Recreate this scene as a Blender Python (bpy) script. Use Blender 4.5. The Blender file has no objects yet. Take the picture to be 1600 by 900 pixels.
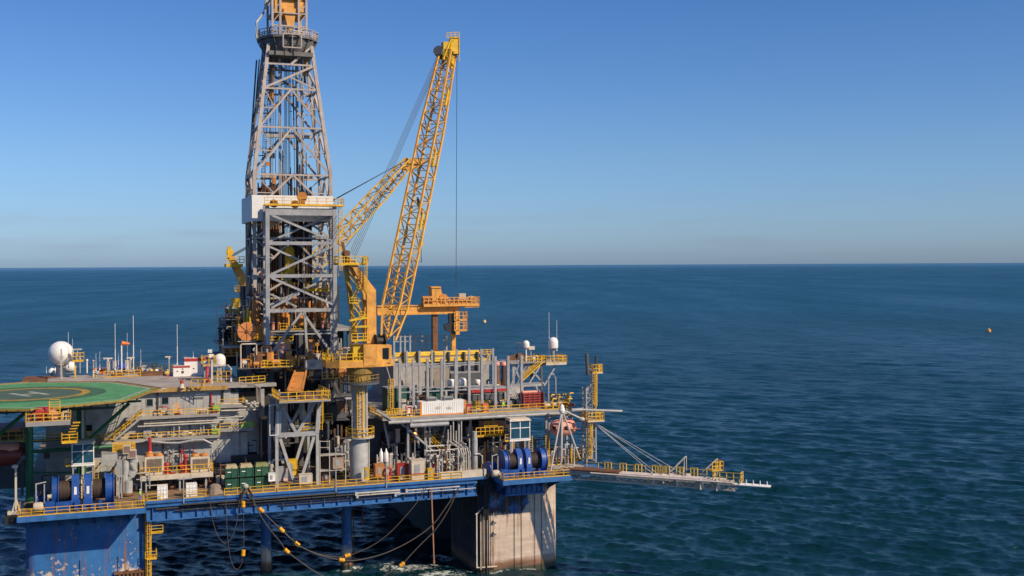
import bpy, bmesh, math, random
import numpy as np
from mathutils import Vector, Matrix
random.seed(11)
scene = bpy.context.scene
COL = scene.collection
R = math.radians
PI = math.pi
# ---------------------------------------------------------------- camera, world, sun, exposure
FPX, HC, ROLL = 1778.0, 56.3, 0.005            # focal length in photo pixels, eye height above the sea, roll
cd = bpy.data.cameras.new('camera'); cam = bpy.data.objects.new('camera', cd); COL.objects.link(cam)
cam.location = (0, 0, HC); cam.rotation_euler = (R(90), ROLL, 0)
cd.sensor_width = 36; cd.lens = 36 * FPX / 1600; cd.shift_y = -37 / 1600
cd.clip_start = 1; cd.clip_end = 200000
scene.camera = cam
TH = R(20.37); CT, ST = math.cos(TH), math.sin(TH)
SUN_EL = R(37)
_h = Vector((ST, -CT, 0)) * math.cos(R(38)) + Vector((CT, ST, 0)) * math.sin(R(38))
SUN = Vector((_h.x * math.cos(SUN_EL), _h.y * math.cos(SUN_EL), math.sin(SUN_EL)))
world = bpy.data.worlds.new('World'); scene.world = world; world.use_nodes = True
wn, wl = world.node_tree.nodes, world.node_tree.links
wn.clear()
sky = wn.new('ShaderNodeTexSky'); sky.sky_type = 'NISHITA'; sky.sun_disc = False
sky.sun_elevation = SUN_EL; sky.sun_rotation = math.atan2(SUN.x, SUN.y)
sky.altitude = 0; sky.air_density = 1.0; sky.dust_density = 0.6; sky.ozone_density = 3.2
bg = wn.new('ShaderNodeBackground'); bg.inputs['Strength'].default_value = 0.15
wo = wn.new('ShaderNodeOutputWorld')
# faint low cloud banks in the sky itself
wtc = wn.new('ShaderNodeTexCoord'); wmp = wn.new('ShaderNodeMapping'); wmp.inputs['Scale'].default_value = (5, 5, 42)
wno = wn.new('ShaderNodeTexNoise'); wno.inputs['Scale'].default_value = 1.6; wno.inputs['Detail'].default_value = 5
wsx = wn.new('ShaderNodeSeparateXYZ')
wr1 = wn.new('ShaderNodeMapRange'); wr1.inputs[1].default_value = .5; wr1.inputs[2].default_value = .72
wr2 = wn.new('ShaderNodeMapRange'); wr2.inputs[1].default_value = .075; wr2.inputs[2].default_value = .02
wmu = wn.new('ShaderNodeMath'); wmu.operation = 'MULTIPLY'
wmu2 = wn.new('ShaderNodeMath'); wmu2.operation = 'MULTIPLY'; wmu2.inputs[1].default_value = .28
wmix = wn.new('ShaderNodeMixRGB'); wmix.inputs[2].default_value = (3.9, 3.6, 3.0, 1)
wl.new(wtc.outputs['Generated'], wmp.inputs[0]); wl.new(wmp.outputs[0], wno.inputs['Vector'])
wl.new(wno.outputs[0], wr1.inputs[0]); wl.new(wtc.outputs['Generated'], wsx.inputs[0]); wl.new(wsx.outputs[2], wr2.inputs[0])
wl.new(wr1.outputs[0], wmu.inputs[0]); wl.new(wr2.outputs[0], wmu.inputs[1]); wl.new(wmu.outputs[0], wmu2.inputs[0])
wl.new(wmu2.outputs[0], wmix.inputs[0])
whs = wn.new('ShaderNodeHueSaturation'); whs.inputs['Saturation'].default_value = 1.0
wl.new(sky.outputs[0], wmix.inputs[1]); wl.new(wmix.outputs[0], whs.inputs['Color']); # the air over a warm sea is bluer than the sky model's: tint it by height above the horizon
wcr = wn.new('ShaderNodeValToRGB'); wcr.color_ramp.elements[0].position = 0; wcr.color_ramp.elements[0].color = (.415, .575, .93, 1)
wcr.color_ramp.elements[1].position = .22; wcr.color_ramp.elements[1].color = (.30, .48, .74, 1)
_e = wcr.color_ramp.elements.new(.095); _e.color = (.40, .55, .78, 1)
wtm = wn.new('ShaderNodeMixRGB'); wtm.blend_type = 'MULTIPLY'; wtm.inputs[0].default_value = 1
wl.new(wsx.outputs[2], wcr.inputs[0]); wl.new(whs.outputs[0], wtm.inputs[1]); wl.new(wcr.outputs[0], wtm.inputs[2])
wl.new(wtm.outputs[0], bg.inputs[0]); wl.new(bg.outputs[0], wo.inputs[0])
sd = bpy.data.lights.new('sun', 'SUN'); sd.energy = 5.0; sd.angle = R(.53); sd.color = (1, .82, .58)
sun = bpy.data.objects.new('sun', sd); COL.objects.link(sun)
sun.rotation_euler = SUN.to_track_quat('Z', 'Y').to_euler(); sun.location = (100, -50, 200)
vs = scene.view_settings; vs.view_transform = 'Standard'; vs.look = 'None'; vs.gamma = 1; vs.use_curve_mapping = False
vs.exposure = 0.0
# ---------------------------------------------------------------- the platform's own frame: u along the front edge, v into the platform, w up
OX, OY = -77.1317, 178.7782
def WP(p): return Vector((OX + p[0] * CT - p[1] * ST, OY + p[0] * ST + p[1] * CT, p[2]))
def _ray(px, py):
    dx, dy = px - 800, 413 - py
    return (dx + dy * ROLL) / FPX, (dy - dx * ROLL) / FPX
def A(px, py, v):                               # point of the platform's plane v seen at a photo pixel
    rx, rz = _ray(px, py)
    t = (v - OX * ST + OY * CT) / (-rx * ST + CT)
    X, Y = rx * t - OX, t - OY
    return Vector((X * CT + Y * ST, v, HC + rz * t))
def AW(px, py, w):                              # point of the level w seen at a photo pixel
    rx, rz = _ray(px, py); t = (w - HC) / rz
    X, Y = rx * t - OX, t - OY
    return Vector((X * CT + Y * ST, -X * ST + Y * CT, w))
def U(px, v, py=600): return A(px, py, v).x
def Wv(px, py, v): return A(px, py, v).z
# ---------------------------------------------------------------- materials
MATS = {}
def mat(name, col, rough=.55, metal=0, var=.25, rust=0, scale=.7, streak=1.0, bump=0, rustcol=(.12, .045, .018)):
    if name in MATS: return MATS[name]
    m = bpy.data.materials.new(name); m.use_nodes = True; MATS[name] = m
    n, l = m.node_tree.nodes, m.node_tree.links
    b = n['Principled BSDF']; b.inputs['Roughness'].default_value = rough; b.inputs['Metallic'].default_value = metal
    tc = n.new('ShaderNodeTexCoord')
    n1 = n.new('ShaderNodeTexNoise'); n1.inputs['Scale'].default_value = scale; n1.inputs['Detail'].default_value = 7; n1.inputs['Roughness'].default_value = .65
    l.new(tc.outputs['Object'], n1.inputs['Vector'])
    mr = n.new('ShaderNodeMapRange'); mr.inputs[1].default_value = .3; mr.inputs[2].default_value = .7
    l.new(n1.outputs[0], mr.inputs[0])
    mx = n.new('ShaderNodeMixRGB')
    mx.inputs[1].default_value = (*[c * (1 - var) for c in col], 1); mx.inputs[2].default_value = (*[min(.85, c * (1 + var * .6)) for c in col], 1)
    l.new(mr.outputs[0], mx.inputs[0]); out = mx.outputs[0]
    if rust:
        mp = n.new('ShaderNodeMapping'); mp.inputs['Scale'].default_value = (1.3, 1.3, .16 if streak else 1.3)
        n2 = n.new('ShaderNodeTexNoise'); n2.inputs['Scale'].default_value = 1.1; n2.inputs['Detail'].default_value = 8; n2.inputs['Roughness'].default_value = .7
        l.new(tc.outputs['Object'], mp.inputs[0]); l.new(mp.outputs[0], n2.inputs['Vector'])
        r2 = n.new('ShaderNodeMapRange'); r2.inputs[1].default_value = .72 - rust * .35; r2.inputs[2].default_value = .86 - rust * .3; r2.inputs[4].default_value = .85
        l.new(n2.outputs[0], r2.inputs[0])
        m2 = n.new('ShaderNodeMixRGB'); m2.inputs[2].default_value = (*rustcol, 1)
        l.new(r2.outputs[0], m2.inputs[0]); l.new(out, m2.inputs[1]); out = m2.outputs[0]
    l.new(out, b.inputs['Base Color'])
    if bump:
        bp = n.new('ShaderNodeBump'); bp.inputs['Strength'].default_value = bump; bp.inputs['Distance'].default_value = .05
        l.new(n1.outputs[0], bp.inputs['Height']); l.new(bp.outputs[0], b.inputs['Normal'])
    return m
YEL = mat('yellow_paint', (.74, .41, .02), .5, rust=.28, var=.35)
ORA = mat('crane_orange_paint', (.70, .335, .065), .55, rust=.4, var=.35)
YBR = mat('bright_yellow_paint', (.68, .42, .015), .5, rust=.3, var=.3)
GRY = mat('grey_steel_paint', (.32, .33, .35), .5, rust=.34)
LGR = mat('light_grey_wall_paint', (.37, .375, .37), .6, rust=.34, var=.3)
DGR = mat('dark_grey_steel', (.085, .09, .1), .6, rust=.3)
TAN = mat('weathered_derrick_steel', (.42, .36, .33), .55, rust=.42)
WHT = mat('white_paint', (.78, .77, .75), .45, var=.12, rust=.16)
BLU = mat('hull_blue_paint', (.03, .135, .37), .55, var=.4, rust=.32)
WBL = mat('winch_blue_paint', (.012, .075, .33), .45, var=.4, rust=.22)
DECK = mat('worn_deck_plate', (.24, .155, .09), .8, rust=.45, scale=.35, streak=0)
GRD = mat('grey_deck_plate', (.3, .29, .28), .8, rust=.25, scale=.3, streak=0, var=.3)
ROOF = mat('roof_deck_plate', (.36, .32, .29), .85, rust=.18, scale=.25, streak=0, var=.3)
GRN = mat('helideck_green_paint', (.085, .29, .10), .7, var=.35, scale=.35, rust=.5, streak=0, rustcol=(.24, .33, .13))
DGN = mat('worn_dark_green_paint', (.07, .115, .065), .7, var=.3, scale=.4, rust=.2, streak=0)
STG = mat('green_steel_paint', (.012, .13, .055), .5, var=.25)
RED = mat('red_paint', (.42, .03, .03), .5, rust=.1)
PNK = mat('sun_faded_orange', (.74, .31, .22), .6, var=.2)
DRD = mat('dark_red_paint', (.2, .03, .025), .5)
RUS = mat('rusty_brown_steel', (.17, .075, .035), .75, rust=.4, var=.4)
BRN = mat('orange_brown_steel', (.5, .2, .045), .65, rust=.4)
BLK = mat('black_rubber', (.018, .018, .02), .6)
PIP = mat('pale_pipe_paint', (.45, .43, .4), .5, rust=.36)
CRM = mat('cream_paint', (.56, .49, .4), .55, rust=.34)
SKG = mat('skip_green_paint', (.015, .085, .055), .6, rust=.25)
TLB = mat('tinted_blue_panel', (.01, .16, .32), .4)
GLS = mat('dark_window_glass', (.012, .02, .025), .08, var=.1)
ROP = mat('weathered_hose_rubber', (.075, .06, .05), .7)
CAB = mat('steel_wire_rope', (.06, .06, .065), .5, metal=.3)
ORG = mat('orange_plastic', (.75, .18, .02), .45)
FLO = mat('amber_float_plastic', (.85, .36, .015), .45)
HIV = mat('lime_vest_fabric', (.3, .7, .03), .8)
CVO = mat('orange_coverall_fabric', (.75, .15, .02), .8)
CVB = mat('blue_coverall_fabric', (.1, .22, .45), .8)
SKN = mat('skin', (.5, .3, .2), .6)
# ---------------------------------------------------------------- mesh builder
def _axes(d, up=Vector((0, 0, 1))):
    d = d.normalized()
    if abs(d.dot(up)) > .98: up = Vector((0, 1, 0)) if abs(d.y) < .9 else Vector((1, 0, 0))
    s = d.cross(up).normalized(); return s, s.cross(d).normalized()
class MB:
    def __init__(s): s.v = []; s.f = []
    def add(s, vs, fs):
        o = len(s.v); s.v += [Vector(p) for p in vs]; s.f += [[i + o for i in f] for f in fs]; return s
    BF = [(0, 3, 2, 1), (4, 5, 6, 7), (0, 1, 5, 4), (1, 2, 6, 5), (2, 3, 7, 6), (3, 0, 4, 7)]
    def box(s, u0, u1, v0, v1, w0, w1):
        return s.add([(u0, v0, w0), (u1, v0, w0), (u1, v1, w0), (u0, v1, w0), (u0, v0, w1), (u1, v0, w1), (u1, v1, w1), (u0, v1, w1)], MB.BF)
    def cbox(s, c, du, dv, dw, rz=0):
        cs, sn = math.cos(rz), math.sin(rz); P = []
        for z in (-dw / 2, dw / 2):
            for x, y in ((-1, -1), (1, -1), (1, 1), (-1, 1)):
                x *= du / 2; y *= dv / 2
                P.append((c[0] + x * cs - y * sn, c[1] + x * sn + y * cs, c[2] + z))
        return s.add(P, MB.BF)
    def beam(s, p, q, a, b=None, up=Vector((0, 0, 1))):
        b = b or a; p, q = Vector(p), Vector(q)
        x, y = _axes(q - p, up); x *= a / 2; y *= b / 2
        return s.add([p - x - y, p + x - y, p + x + y, p - x + y, q - x - y, q + x - y, q + x + y, q - x + y], MB.BF)
    def taper(s, p, q, a0, b0, a1, b1, up=Vector((0, 0, 1))):
        p, q = Vector(p), Vector(q); x, y = _axes(q - p, up)
        return s.add([p - x*a0/2 - y*b0/2, p + x*a0/2 - y*b0/2, p + x*a0/2 + y*b0/2, p - x*a0/2 + y*b0/2,
                      q - x*a1/2 - y*b1/2, q + x*a1/2 - y*b1/2, q + x*a1/2 + y*b1/2, q - x*a1/2 + y*b1/2], MB.BF)
    def tube(s, p, q, r, r2=None, n=8, cap=True):
        r2 = r if r2 is None else r2; p, q = Vector(p), Vector(q); x, y = _axes(q - p); vs = []
        for c, rr in ((p, r), (q, r2)):
            for i in range(n):
                a = 2 * PI * i / n; vs.append(c + x * (rr * math.cos(a)) + y * (rr * math.sin(a)))
        fs = [(i, (i + 1) % n, n + (i + 1) % n, n + i) for i in range(n)]
        if cap: fs += [tuple(range(n - 1, -1, -1)), tuple(range(n, 2 * n))]
        return s.add(vs, fs)
    def path(s, pts, r, n=6):
        pts = [Vector(p) for p in pts]; vs = []; fs = []
        for k, p in enumerate(pts):
            d = (pts[min(k + 1, len(pts) - 1)] - pts[max(k - 1, 0)])
            x, y = _axes(d if d.length > 1e-6 else Vector((0, 0, 1)))
            if k and (x.dot(px) < 0): x = -x; y = -y
            px = x
            for i in range(n):
                a = 2 * PI * i / n; vs.append(p + x * (r * math.cos(a)) + y * (r * math.sin(a)))
        for k in range(len(pts) - 1):
            for i in range(n): fs.append((k*n + i, k*n + (i+1) % n, (k+1)*n + (i+1) % n, (k+1)*n + i))
        fs += [tuple(range(n - 1, -1, -1)), tuple(range((len(pts)-1)*n, len(pts)*n))]
        return s.add(vs, fs)
    def lathe(s, c, prof, n=20, ax=(0, 0, 1)):
        ax = Vector(ax).normalized(); x, y = _axes(ax); c = Vector(c); vs = []; fs = []
        for r, z in prof:
            for i in range(n):
                a = 2 * PI * i / n; vs.append(c + ax * z + x * (r * math.cos(a)) + y * (r * math.sin(a)))
        m = len(prof)
        for k in range(m - 1):
            for i in range(n): fs.append((k*n + i, k*n + (i+1) % n, (k+1)*n + (i+1) % n, (k+1)*n + i))
        fs += [tuple(range(n - 1, -1, -1)), tuple(range((m-1)*n, m*n))]
        return s.add(vs, fs)
    def ball(s, c, r, n=20, sq=1.0):
        return s.lathe(c, [(max(.002, r * math.sin(PI * k / 12)), -r * sq * math.cos(PI * k / 12)) for k in range(13)], n)
    def prism(s, poly, w0, w1):
        n = len(poly); vs = [(p[0], p[1], w0) for p in poly] + [(p[0], p[1], w1) for p in poly]
        return s.add(vs, [tuple(range(n - 1, -1, -1)), tuple(range(n, 2*n))] + [(i, (i+1) % n, n + (i+1) % n, n + i) for i in range(n)])
    def extr(s, poly, v0, v1):                    # outline in (u, w), thickness in v
        n = len(poly); vs = [(p[0], v0, p[1]) for p in poly] + [(p[0], v1, p[1]) for p in poly]
        return s.add(vs, [tuple(range(n)), tuple(range(2*n - 1, n - 1, -1))] + [(i, n + i, n + (i+1) % n, (i+1) % n) for i in range(n)])
    def extu(s, poly, u0, u1):                    # outline in (v, w), thickness in u
        n = len(poly); vs = [(u0, p[0], p[1]) for p in poly] + [(u1, p[0], p[1]) for p in poly]
        return s.add(vs, [tuple(range(n)), tuple(range(2*n - 1, n - 1, -1))] + [(i, n + i, n + (i+1) % n, (i+1) % n) for i in range(n)])
    def rail(s, pts, h=1.15, t=.085, sp=1.9, kick=True):
        pts = [Vector(p) for p in pts]
        for a, b in zip(pts, pts[1:]):
            L = (b - a).length; k = max(1, round(L / sp))
            for z in (h, h * .55): s.beam(a + Vector((0, 0, z)), b + Vector((0, 0, z)), t)
            if kick: s.beam(a + Vector((0, 0, .09)), b + Vector((0, 0, .09)), .03, .16)
            for i in range(k + 1):
                p = a.lerp(b, i / k); s.beam(p, p + Vector((0, 0, h)), t * 1.1)
        return s
    def ladder(s, p, q, wd=.5, t=.07, cage=True, out=(0, -1, 0)):
        p, q = Vector(p), Vector(q); sd = Vector((1, 0, 0)) * wd / 2; o = Vector(out)
        for k in (-1, 1): s.beam(p + sd * k, q + sd * k, t)
        n = int((q - p).length / .45)
        for i in range(n): c = p.lerp(q, (i + .5) / n); s.beam(c - sd, c + sd, t * .7)
        if cage:
            m = max(2, int((q - p).length / 1.2))
            for i in range(1, m + 1):
                c = p.lerp(q, i / m); a = [c - sd, c - sd * 1.3 + o * .4, c - sd * .5 + o * .75, c + sd * .5 + o * .75, c + sd * 1.3 + o * .4, c + sd]
                for x, y in zip(a, a[1:]): s.beam(x, y, t * .8)
            for k in (-1.3, -.5, .5, 1.3):
                d = sd * k + o * (.4 if abs(k) > 1 else .75)
                s.beam(p.lerp(q, 1 / m) + d, q + d, t * .8)
        return s
    def frame(s, pts, t):                          # beams along a polyline
        for a, b in zip(pts, pts[1:]): s.beam(a, b, t)
        return s
BASE = {}
def _link(name, mb, m, base):
    me = bpy.data.meshes.new(name)
    me.from_pydata([p - base for p in mb.v], [], mb.f); me.update()
    bm = bmesh.new(); bm.from_mesh(me); bmesh.ops.recalc_face_normals(bm, faces=bm.faces); bm.to_mesh(me); bm.free()
    me.materials.append(m)
    o = bpy.data.objects.new(name, me); COL.objects.link(o); BASE[o.name] = base
    return o
def smooth(o, ang=35):
    for p in o.data.polygons: p.use_smooth = True
    try: o.data.set_sharp_from_angle(angle=R(ang))
    except Exception: pass
    return o
def tag(o, label, cat, group=None, kind=None):
    if label: o['label'] = label
    if cat: o['category'] = cat
    if group: o['group'] = group
    if kind: o['kind'] = kind
    return o
def thing(name, label, cat, base, group=None):
    o = bpy.data.objects.new(name, None); COL.objects.link(o); base = Vector(base)
    o.empty_display_size = .5; o.location = WP(base); o.rotation_euler = (0, 0, TH); BASE[o.name] = base
    return tag(o, label, cat, group)
def part(name, mb, m, parent, label=None, sm=False):
    o = _link(name, mb, m, BASE[parent.name]); o.parent = parent
    if label: o['label'] = label
    if sm: smooth(o)
    return o
def single(name, mb, m, label, cat, group=None, kind=None, sm=False):
    lo = [min(p[i] for p in mb.v) for i in range(3)]; hi = [max(p[i] for p in mb.v) for i in range(3)]
    base = Vector(((lo[0] + hi[0]) / 2, (lo[1] + hi[1]) / 2, lo[2]))
    o = _link(name, mb, m, base); o.location = WP(base); o.rotation_euler = (0, 0, TH)
    if sm: smooth(o)
    return tag(o, label, cat, group, kind)
def dup(root, base, rot=0, label=None, scale=1):
    def cp(o, par):
        c = o.copy(); COL.objects.link(c)
        if par: c.parent = par
        for ch in list(o.children): cp(ch, c)
        return c
    r = cp(root, None); r.location = WP(base); r.rotation_euler = (0, 0, TH + rot); r.scale = (scale,) * 3
    BASE[r.name] = Vector(base)
    if label: r['label'] = label
    return r
def lattice(ch, lc, p, q, a0, b0, a1, b1, n, tc, tl, up=Vector((0, 1, 0)), horiz=True):
    """four-chord lattice boom from p to q; a along the side axis, b along the other"""
    p, q = Vector(p), Vector(q); x, y = _axes(q - p, up)
    def cor(t):
        c = p.lerp(q, t); a = (a0 + (a1 - a0) * t) / 2; b = (b0 + (b1 - b0) * t) / 2
        return [c - x*a - y*b, c + x*a - y*b, c + x*a + y*b, c - x*a + y*b]
    c0, c1 = cor(0), cor(1)
    for i in range(4): ch.beam(c0[i], c1[i], tc)
    for k in range(n):
        k0, k1 = cor(k / n), cor((k + 1) / n)
        for i in range(4):
            j = (i + 1) % 4
            if (k + i) % 2: lc.beam(k0[i], k1[j], tl)
            else: lc.beam(k0[j], k1[i], tl)
            if horiz: lc.beam(k1[i], k1[j], tl)
    return cor
# ---------------------------------------------------------------- the sea
def make_sea():
    rs = [60.0]
    while rs[-1] < 60000:
        r = rs[-1]; rs.append(r + min(max(.5 * r * r / (1138 * HC), .6 if r > 170 else 4), .12 * r))
    rs = np.array(rs)
    az = np.concatenate([np.linspace(-180, -62, 24), np.linspace(-60, -32, 60), np.linspace(-31.95, 31.95, 1150), np.linspace(32, 60, 60), np.linspace(62, 178, 24)]) * PI / 180
    Rg, Az = np.meshgrid(rs, az, indexing='ij')
    X, Y = Rg * np.sin(Az), Rg * np.cos(Az); Z = np.zeros_like(X); DX = np.zeros_like(X); DY = np.zeros_like(X)
    dr = np.gradient(rs)[:, None]
    rng = np.random.RandomState(4)
    wind = math.atan2(-.88, -.48)
    for k in range(170):
        lam = 1.5 * (30 / 1.5) ** rng.rand(); th = wind + rng.randn() * (.34 if lam > 3 else .6)
        amp = .0062 * lam * (1 if lam < 4 else (4 / lam) ** .95)
        kk = 2 * PI / lam; kx, ky = kk * math.cos(th), kk * math.sin(th)
        att = np.clip((lam / dr - 1.6) / 2.2, 0, 1)
        ph = kx * X + ky * Y + rng.rand() * 2 * PI
        # gusty patches: amplitude wanders over tens of metres
        g = 1 + .45 * np.sin(X * .013 * math.cos(k) + Y * .013 * math.sin(k) + k)
        a = amp * att * g
        Z += a * np.cos(ph); DX -= 1.05 * a * math.cos(th) * np.sin(ph); DY -= 1.05 * a * math.sin(th) * np.sin(ph)
    X = X + DX; Y = Y + DY
    Z *= np.clip((60000 - Rg) / 30000, 0, 1)
    nr, na = X.shape
    co = np.stack([X, Y, Z], -1).reshape(-1, 3).astype(np.float32)
    co = np.concatenate([co, np.array([[0, 0, 0]], np.float32)])
    i, j = np.meshgrid(np.arange(nr - 1), np.arange(na), indexing='ij'); j2 = (j + 1) % na
    q = np.stack([i*na + j, i*na + j2, (i+1)*na + j2, (i+1)*na + j], -1).reshape(-1, 4)[:, ::-1]
    jj = np.arange(na); t = np.stack([np.full(na, nr*na), (jj + 1) % na, jj], -1)
    me = bpy.data.meshes.new('sea')
    nl = q.size + t.size; npoly = len(q) + len(t)
    me.vertices.add(len(co)); me.vertices.foreach_set('co', co.ravel())
    me.loops.add(nl); me.loops.foreach_set('vertex_index', np.concatenate([q.ravel(), t.ravel()]).astype(np.int32))
    me.polygons.add(npoly)
    ls = np.concatenate([np.arange(len(q)) * 4, q.size + np.arange(len(t)) * 3]).astype(np.int32)
    me.polygons.foreach_set('loop_start', ls)
    me.polygons.foreach_set('loop_total', np.concatenate([np.full(len(q), 4), np.full(len(t), 3)]).astype(np.int32))
    me.polygons.foreach_set('use_smooth', np.ones(npoly, bool))
    me.update(calc_edges=True)
    o = bpy.data.objects.new('sea', me); COL.objects.link(o); o['kind'] = 'structure'
    m = bpy.data.materials.new('sea_water'); m.use_nodes = True; n, l = m.node_tree.nodes, m.node_tree.links
    b = n['Principled BSDF']; b.inputs['IOR'].default_value = 1.33; b.inputs['Roughness'].default_value = .1
    tc = n.new('ShaderNodeTexCoord')
    def noise(sc, det, mapping=None, rough=.6):
        t = n.new('ShaderNodeTexNoise'); t.inputs['Scale'].default_value = sc; t.inputs['Detail'].default_value = det; t.inputs['Roughness'].default_value = rough
        if mapping:
            mp = n.new('ShaderNodeMapping'); mp.inputs['Scale'].default_value = mapping; mp.inputs['Rotation'].default_value = (0, 0, .45)
            l.new(tc.outputs['Object'], mp.inputs[0]); l.new(mp.outputs[0], t.inputs['Vector'])
        else: l.new(tc.outputs['Object'], t.inputs['Vector'])
        return t
    def math_(op, a, bb):
        t = n.new('ShaderNodeMath'); t.operation = op
        for k, x in enumerate((a, bb)):
            if isinstance(x, (int, float)): t.inputs[k].default_value = x
            else: l.new(x, t.inputs[k])
        return t.outputs[0]
    def mrange(x, a, bb, c=0, d=1):
        t = n.new('ShaderNodeMapRange'); l.new(x, t.inputs[0])
        for k, y in zip((1, 2, 3, 4), (a, bb, c, d)): t.inputs[k].default_value = y
        return t.outputs[0]
    ripple = noise(1.3, 5, (.5, 1, 1)); chop = noise(.3, 5, (.4, 1, 1)); far = noise(.012, 5, (1, .3, 1))
    h = math_('ADD', math_('MULTIPLY', ripple.outputs[0], .28), math_('MULTIPLY', chop.outputs[0], .8))
    h = math_('ADD', h, math_('MULTIPLY', far.outputs[0], 6.0))
    bp = n.new('ShaderNodeBump'); bp.inputs['Strength'].default_value = 1.0; bp.inputs['Distance'].default_value = SEA_BUMP
    l.new(h, bp.inputs['Height'])
    # wavelets too fine for the mesh tilt the surface a little everywhere, out to the horizon
    fac = noise(.055, 7, (.75, 1, 1), .92)
    vs_ = n.new('ShaderNodeVectorMath'); vs_.operation = 'SUBTRACT'; vs_.inputs[1].default_value = (.5, .5, .5); l.new(fac.outputs['Color'], vs_.inputs[0])
    vm_ = n.new('ShaderNodeVectorMath'); vm_.operation = 'MULTIPLY'; vm_.inputs[1].default_value = (SEA_TILT, SEA_TILT, 0); l.new(vs_.outputs[0], vm_.inputs[0])
    va_ = n.new('ShaderNodeVectorMath'); va_.operation = 'ADD'; l.new(vm_.outputs[0], va_.inputs[0]); l.new(bp.outputs[0], va_.inputs[1])
    vn_ = n.new('ShaderNodeVectorMath'); vn_.operation = 'NORMALIZE'; l.new(va_.outputs[0], vn_.inputs[0]); l.new(vn_.outputs[0], b.inputs['Normal'])
    # teal nearer, bluer further out, in broad patches
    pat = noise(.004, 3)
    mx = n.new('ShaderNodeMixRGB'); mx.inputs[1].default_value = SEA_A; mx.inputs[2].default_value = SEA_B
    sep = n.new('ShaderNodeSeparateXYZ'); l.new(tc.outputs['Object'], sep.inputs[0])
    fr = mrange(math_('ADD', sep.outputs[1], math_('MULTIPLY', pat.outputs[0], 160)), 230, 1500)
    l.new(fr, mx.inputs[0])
    # foam: wash round the risers and the column foot, and stray whitecaps
    def blob(p, rx, ry):
        mp = n.new('ShaderNodeMapping'); mp.vector_type = 'POINT'
        mp.inputs['Location'].default_value = (-p[0] / rx, -p[1] / ry, 0); mp.inputs['Scale'].default_value = (1 / rx, 1 / ry, 0)
        ln = n.new('ShaderNodeVectorMath'); ln.operation = 'LENGTH'
        l.new(tc.outputs['Object'], mp.inputs[0]); l.new(mp.outputs[0], ln.inputs[0])
        return mrange(ln.outputs['Value'], 1.0, .25)
    fo = None
    for (px, py, rx, ry) in ((640, 886, 13, 4.5), (690, 897, 9, 4), (545, 888, 4, 3), (600, 878, 7, 3), (880, 870, 2.5, 2), (700, 870, 6, 5), (418, 896, 3, 2), (760, 893, 7, 3), (820, 888, 6, 2)):
        P = WP(AW(px, py, 0)); t = blob(P, rx, ry); fo = t if fo is None else math_('MAXIMUM', fo, t)
    fn = noise(.85, 8, (1, 1, 1), .72)
    foam = mrange(math_('ADD', math_('MULTIPLY', fo, .33), fn.outputs[0]), .74, .9)
    foam = math_('MULTIPLY', foam, mrange(fo, 0, .25))
    m2 = n.new('ShaderNodeMixRGB'); m2.inputs[2].default_value = (.62, .68, .68, 1)
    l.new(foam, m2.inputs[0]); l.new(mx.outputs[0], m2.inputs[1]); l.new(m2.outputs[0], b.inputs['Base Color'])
    ln = n.new('ShaderNodeVectorMath'); ln.operation = 'LENGTH'; l.new(tc.outputs['Object'], ln.inputs[0])
    cr = n.new('ShaderNodeValToRGB'); l.new(mrange(ln.outputs['Value'], 150, 1150), cr.inputs[0])      # ripples too far off to resolve: rougher
    for k, (p_, r_) in enumerate(SEA_ROUGH):
        e = cr.color_ramp.elements[k] if k < 2 else cr.color_ramp.elements.new(p_)
        e.position = p_; e.color = (r_, r_, r_, 1)
    gust = noise(.006, 6, (1, .22, 1), .7)
    rg = math_('MULTIPLY', cr.outputs[0], math_('MULTIPLY', mrange(gust.outputs[0], .3, .7, .75, 1.25), mrange(ln.outputs['Value'], 5000, 25000, 1, .6)))
    l.new(math_('MAXIMUM', rg, mrange(foam, 0, 1, .1, .7)), b.inputs['Roughness'])
    me.materials.append(m)
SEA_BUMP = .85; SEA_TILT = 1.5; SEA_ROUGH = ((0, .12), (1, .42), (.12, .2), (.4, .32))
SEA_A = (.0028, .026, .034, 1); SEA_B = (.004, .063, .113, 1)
make_sea()
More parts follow.
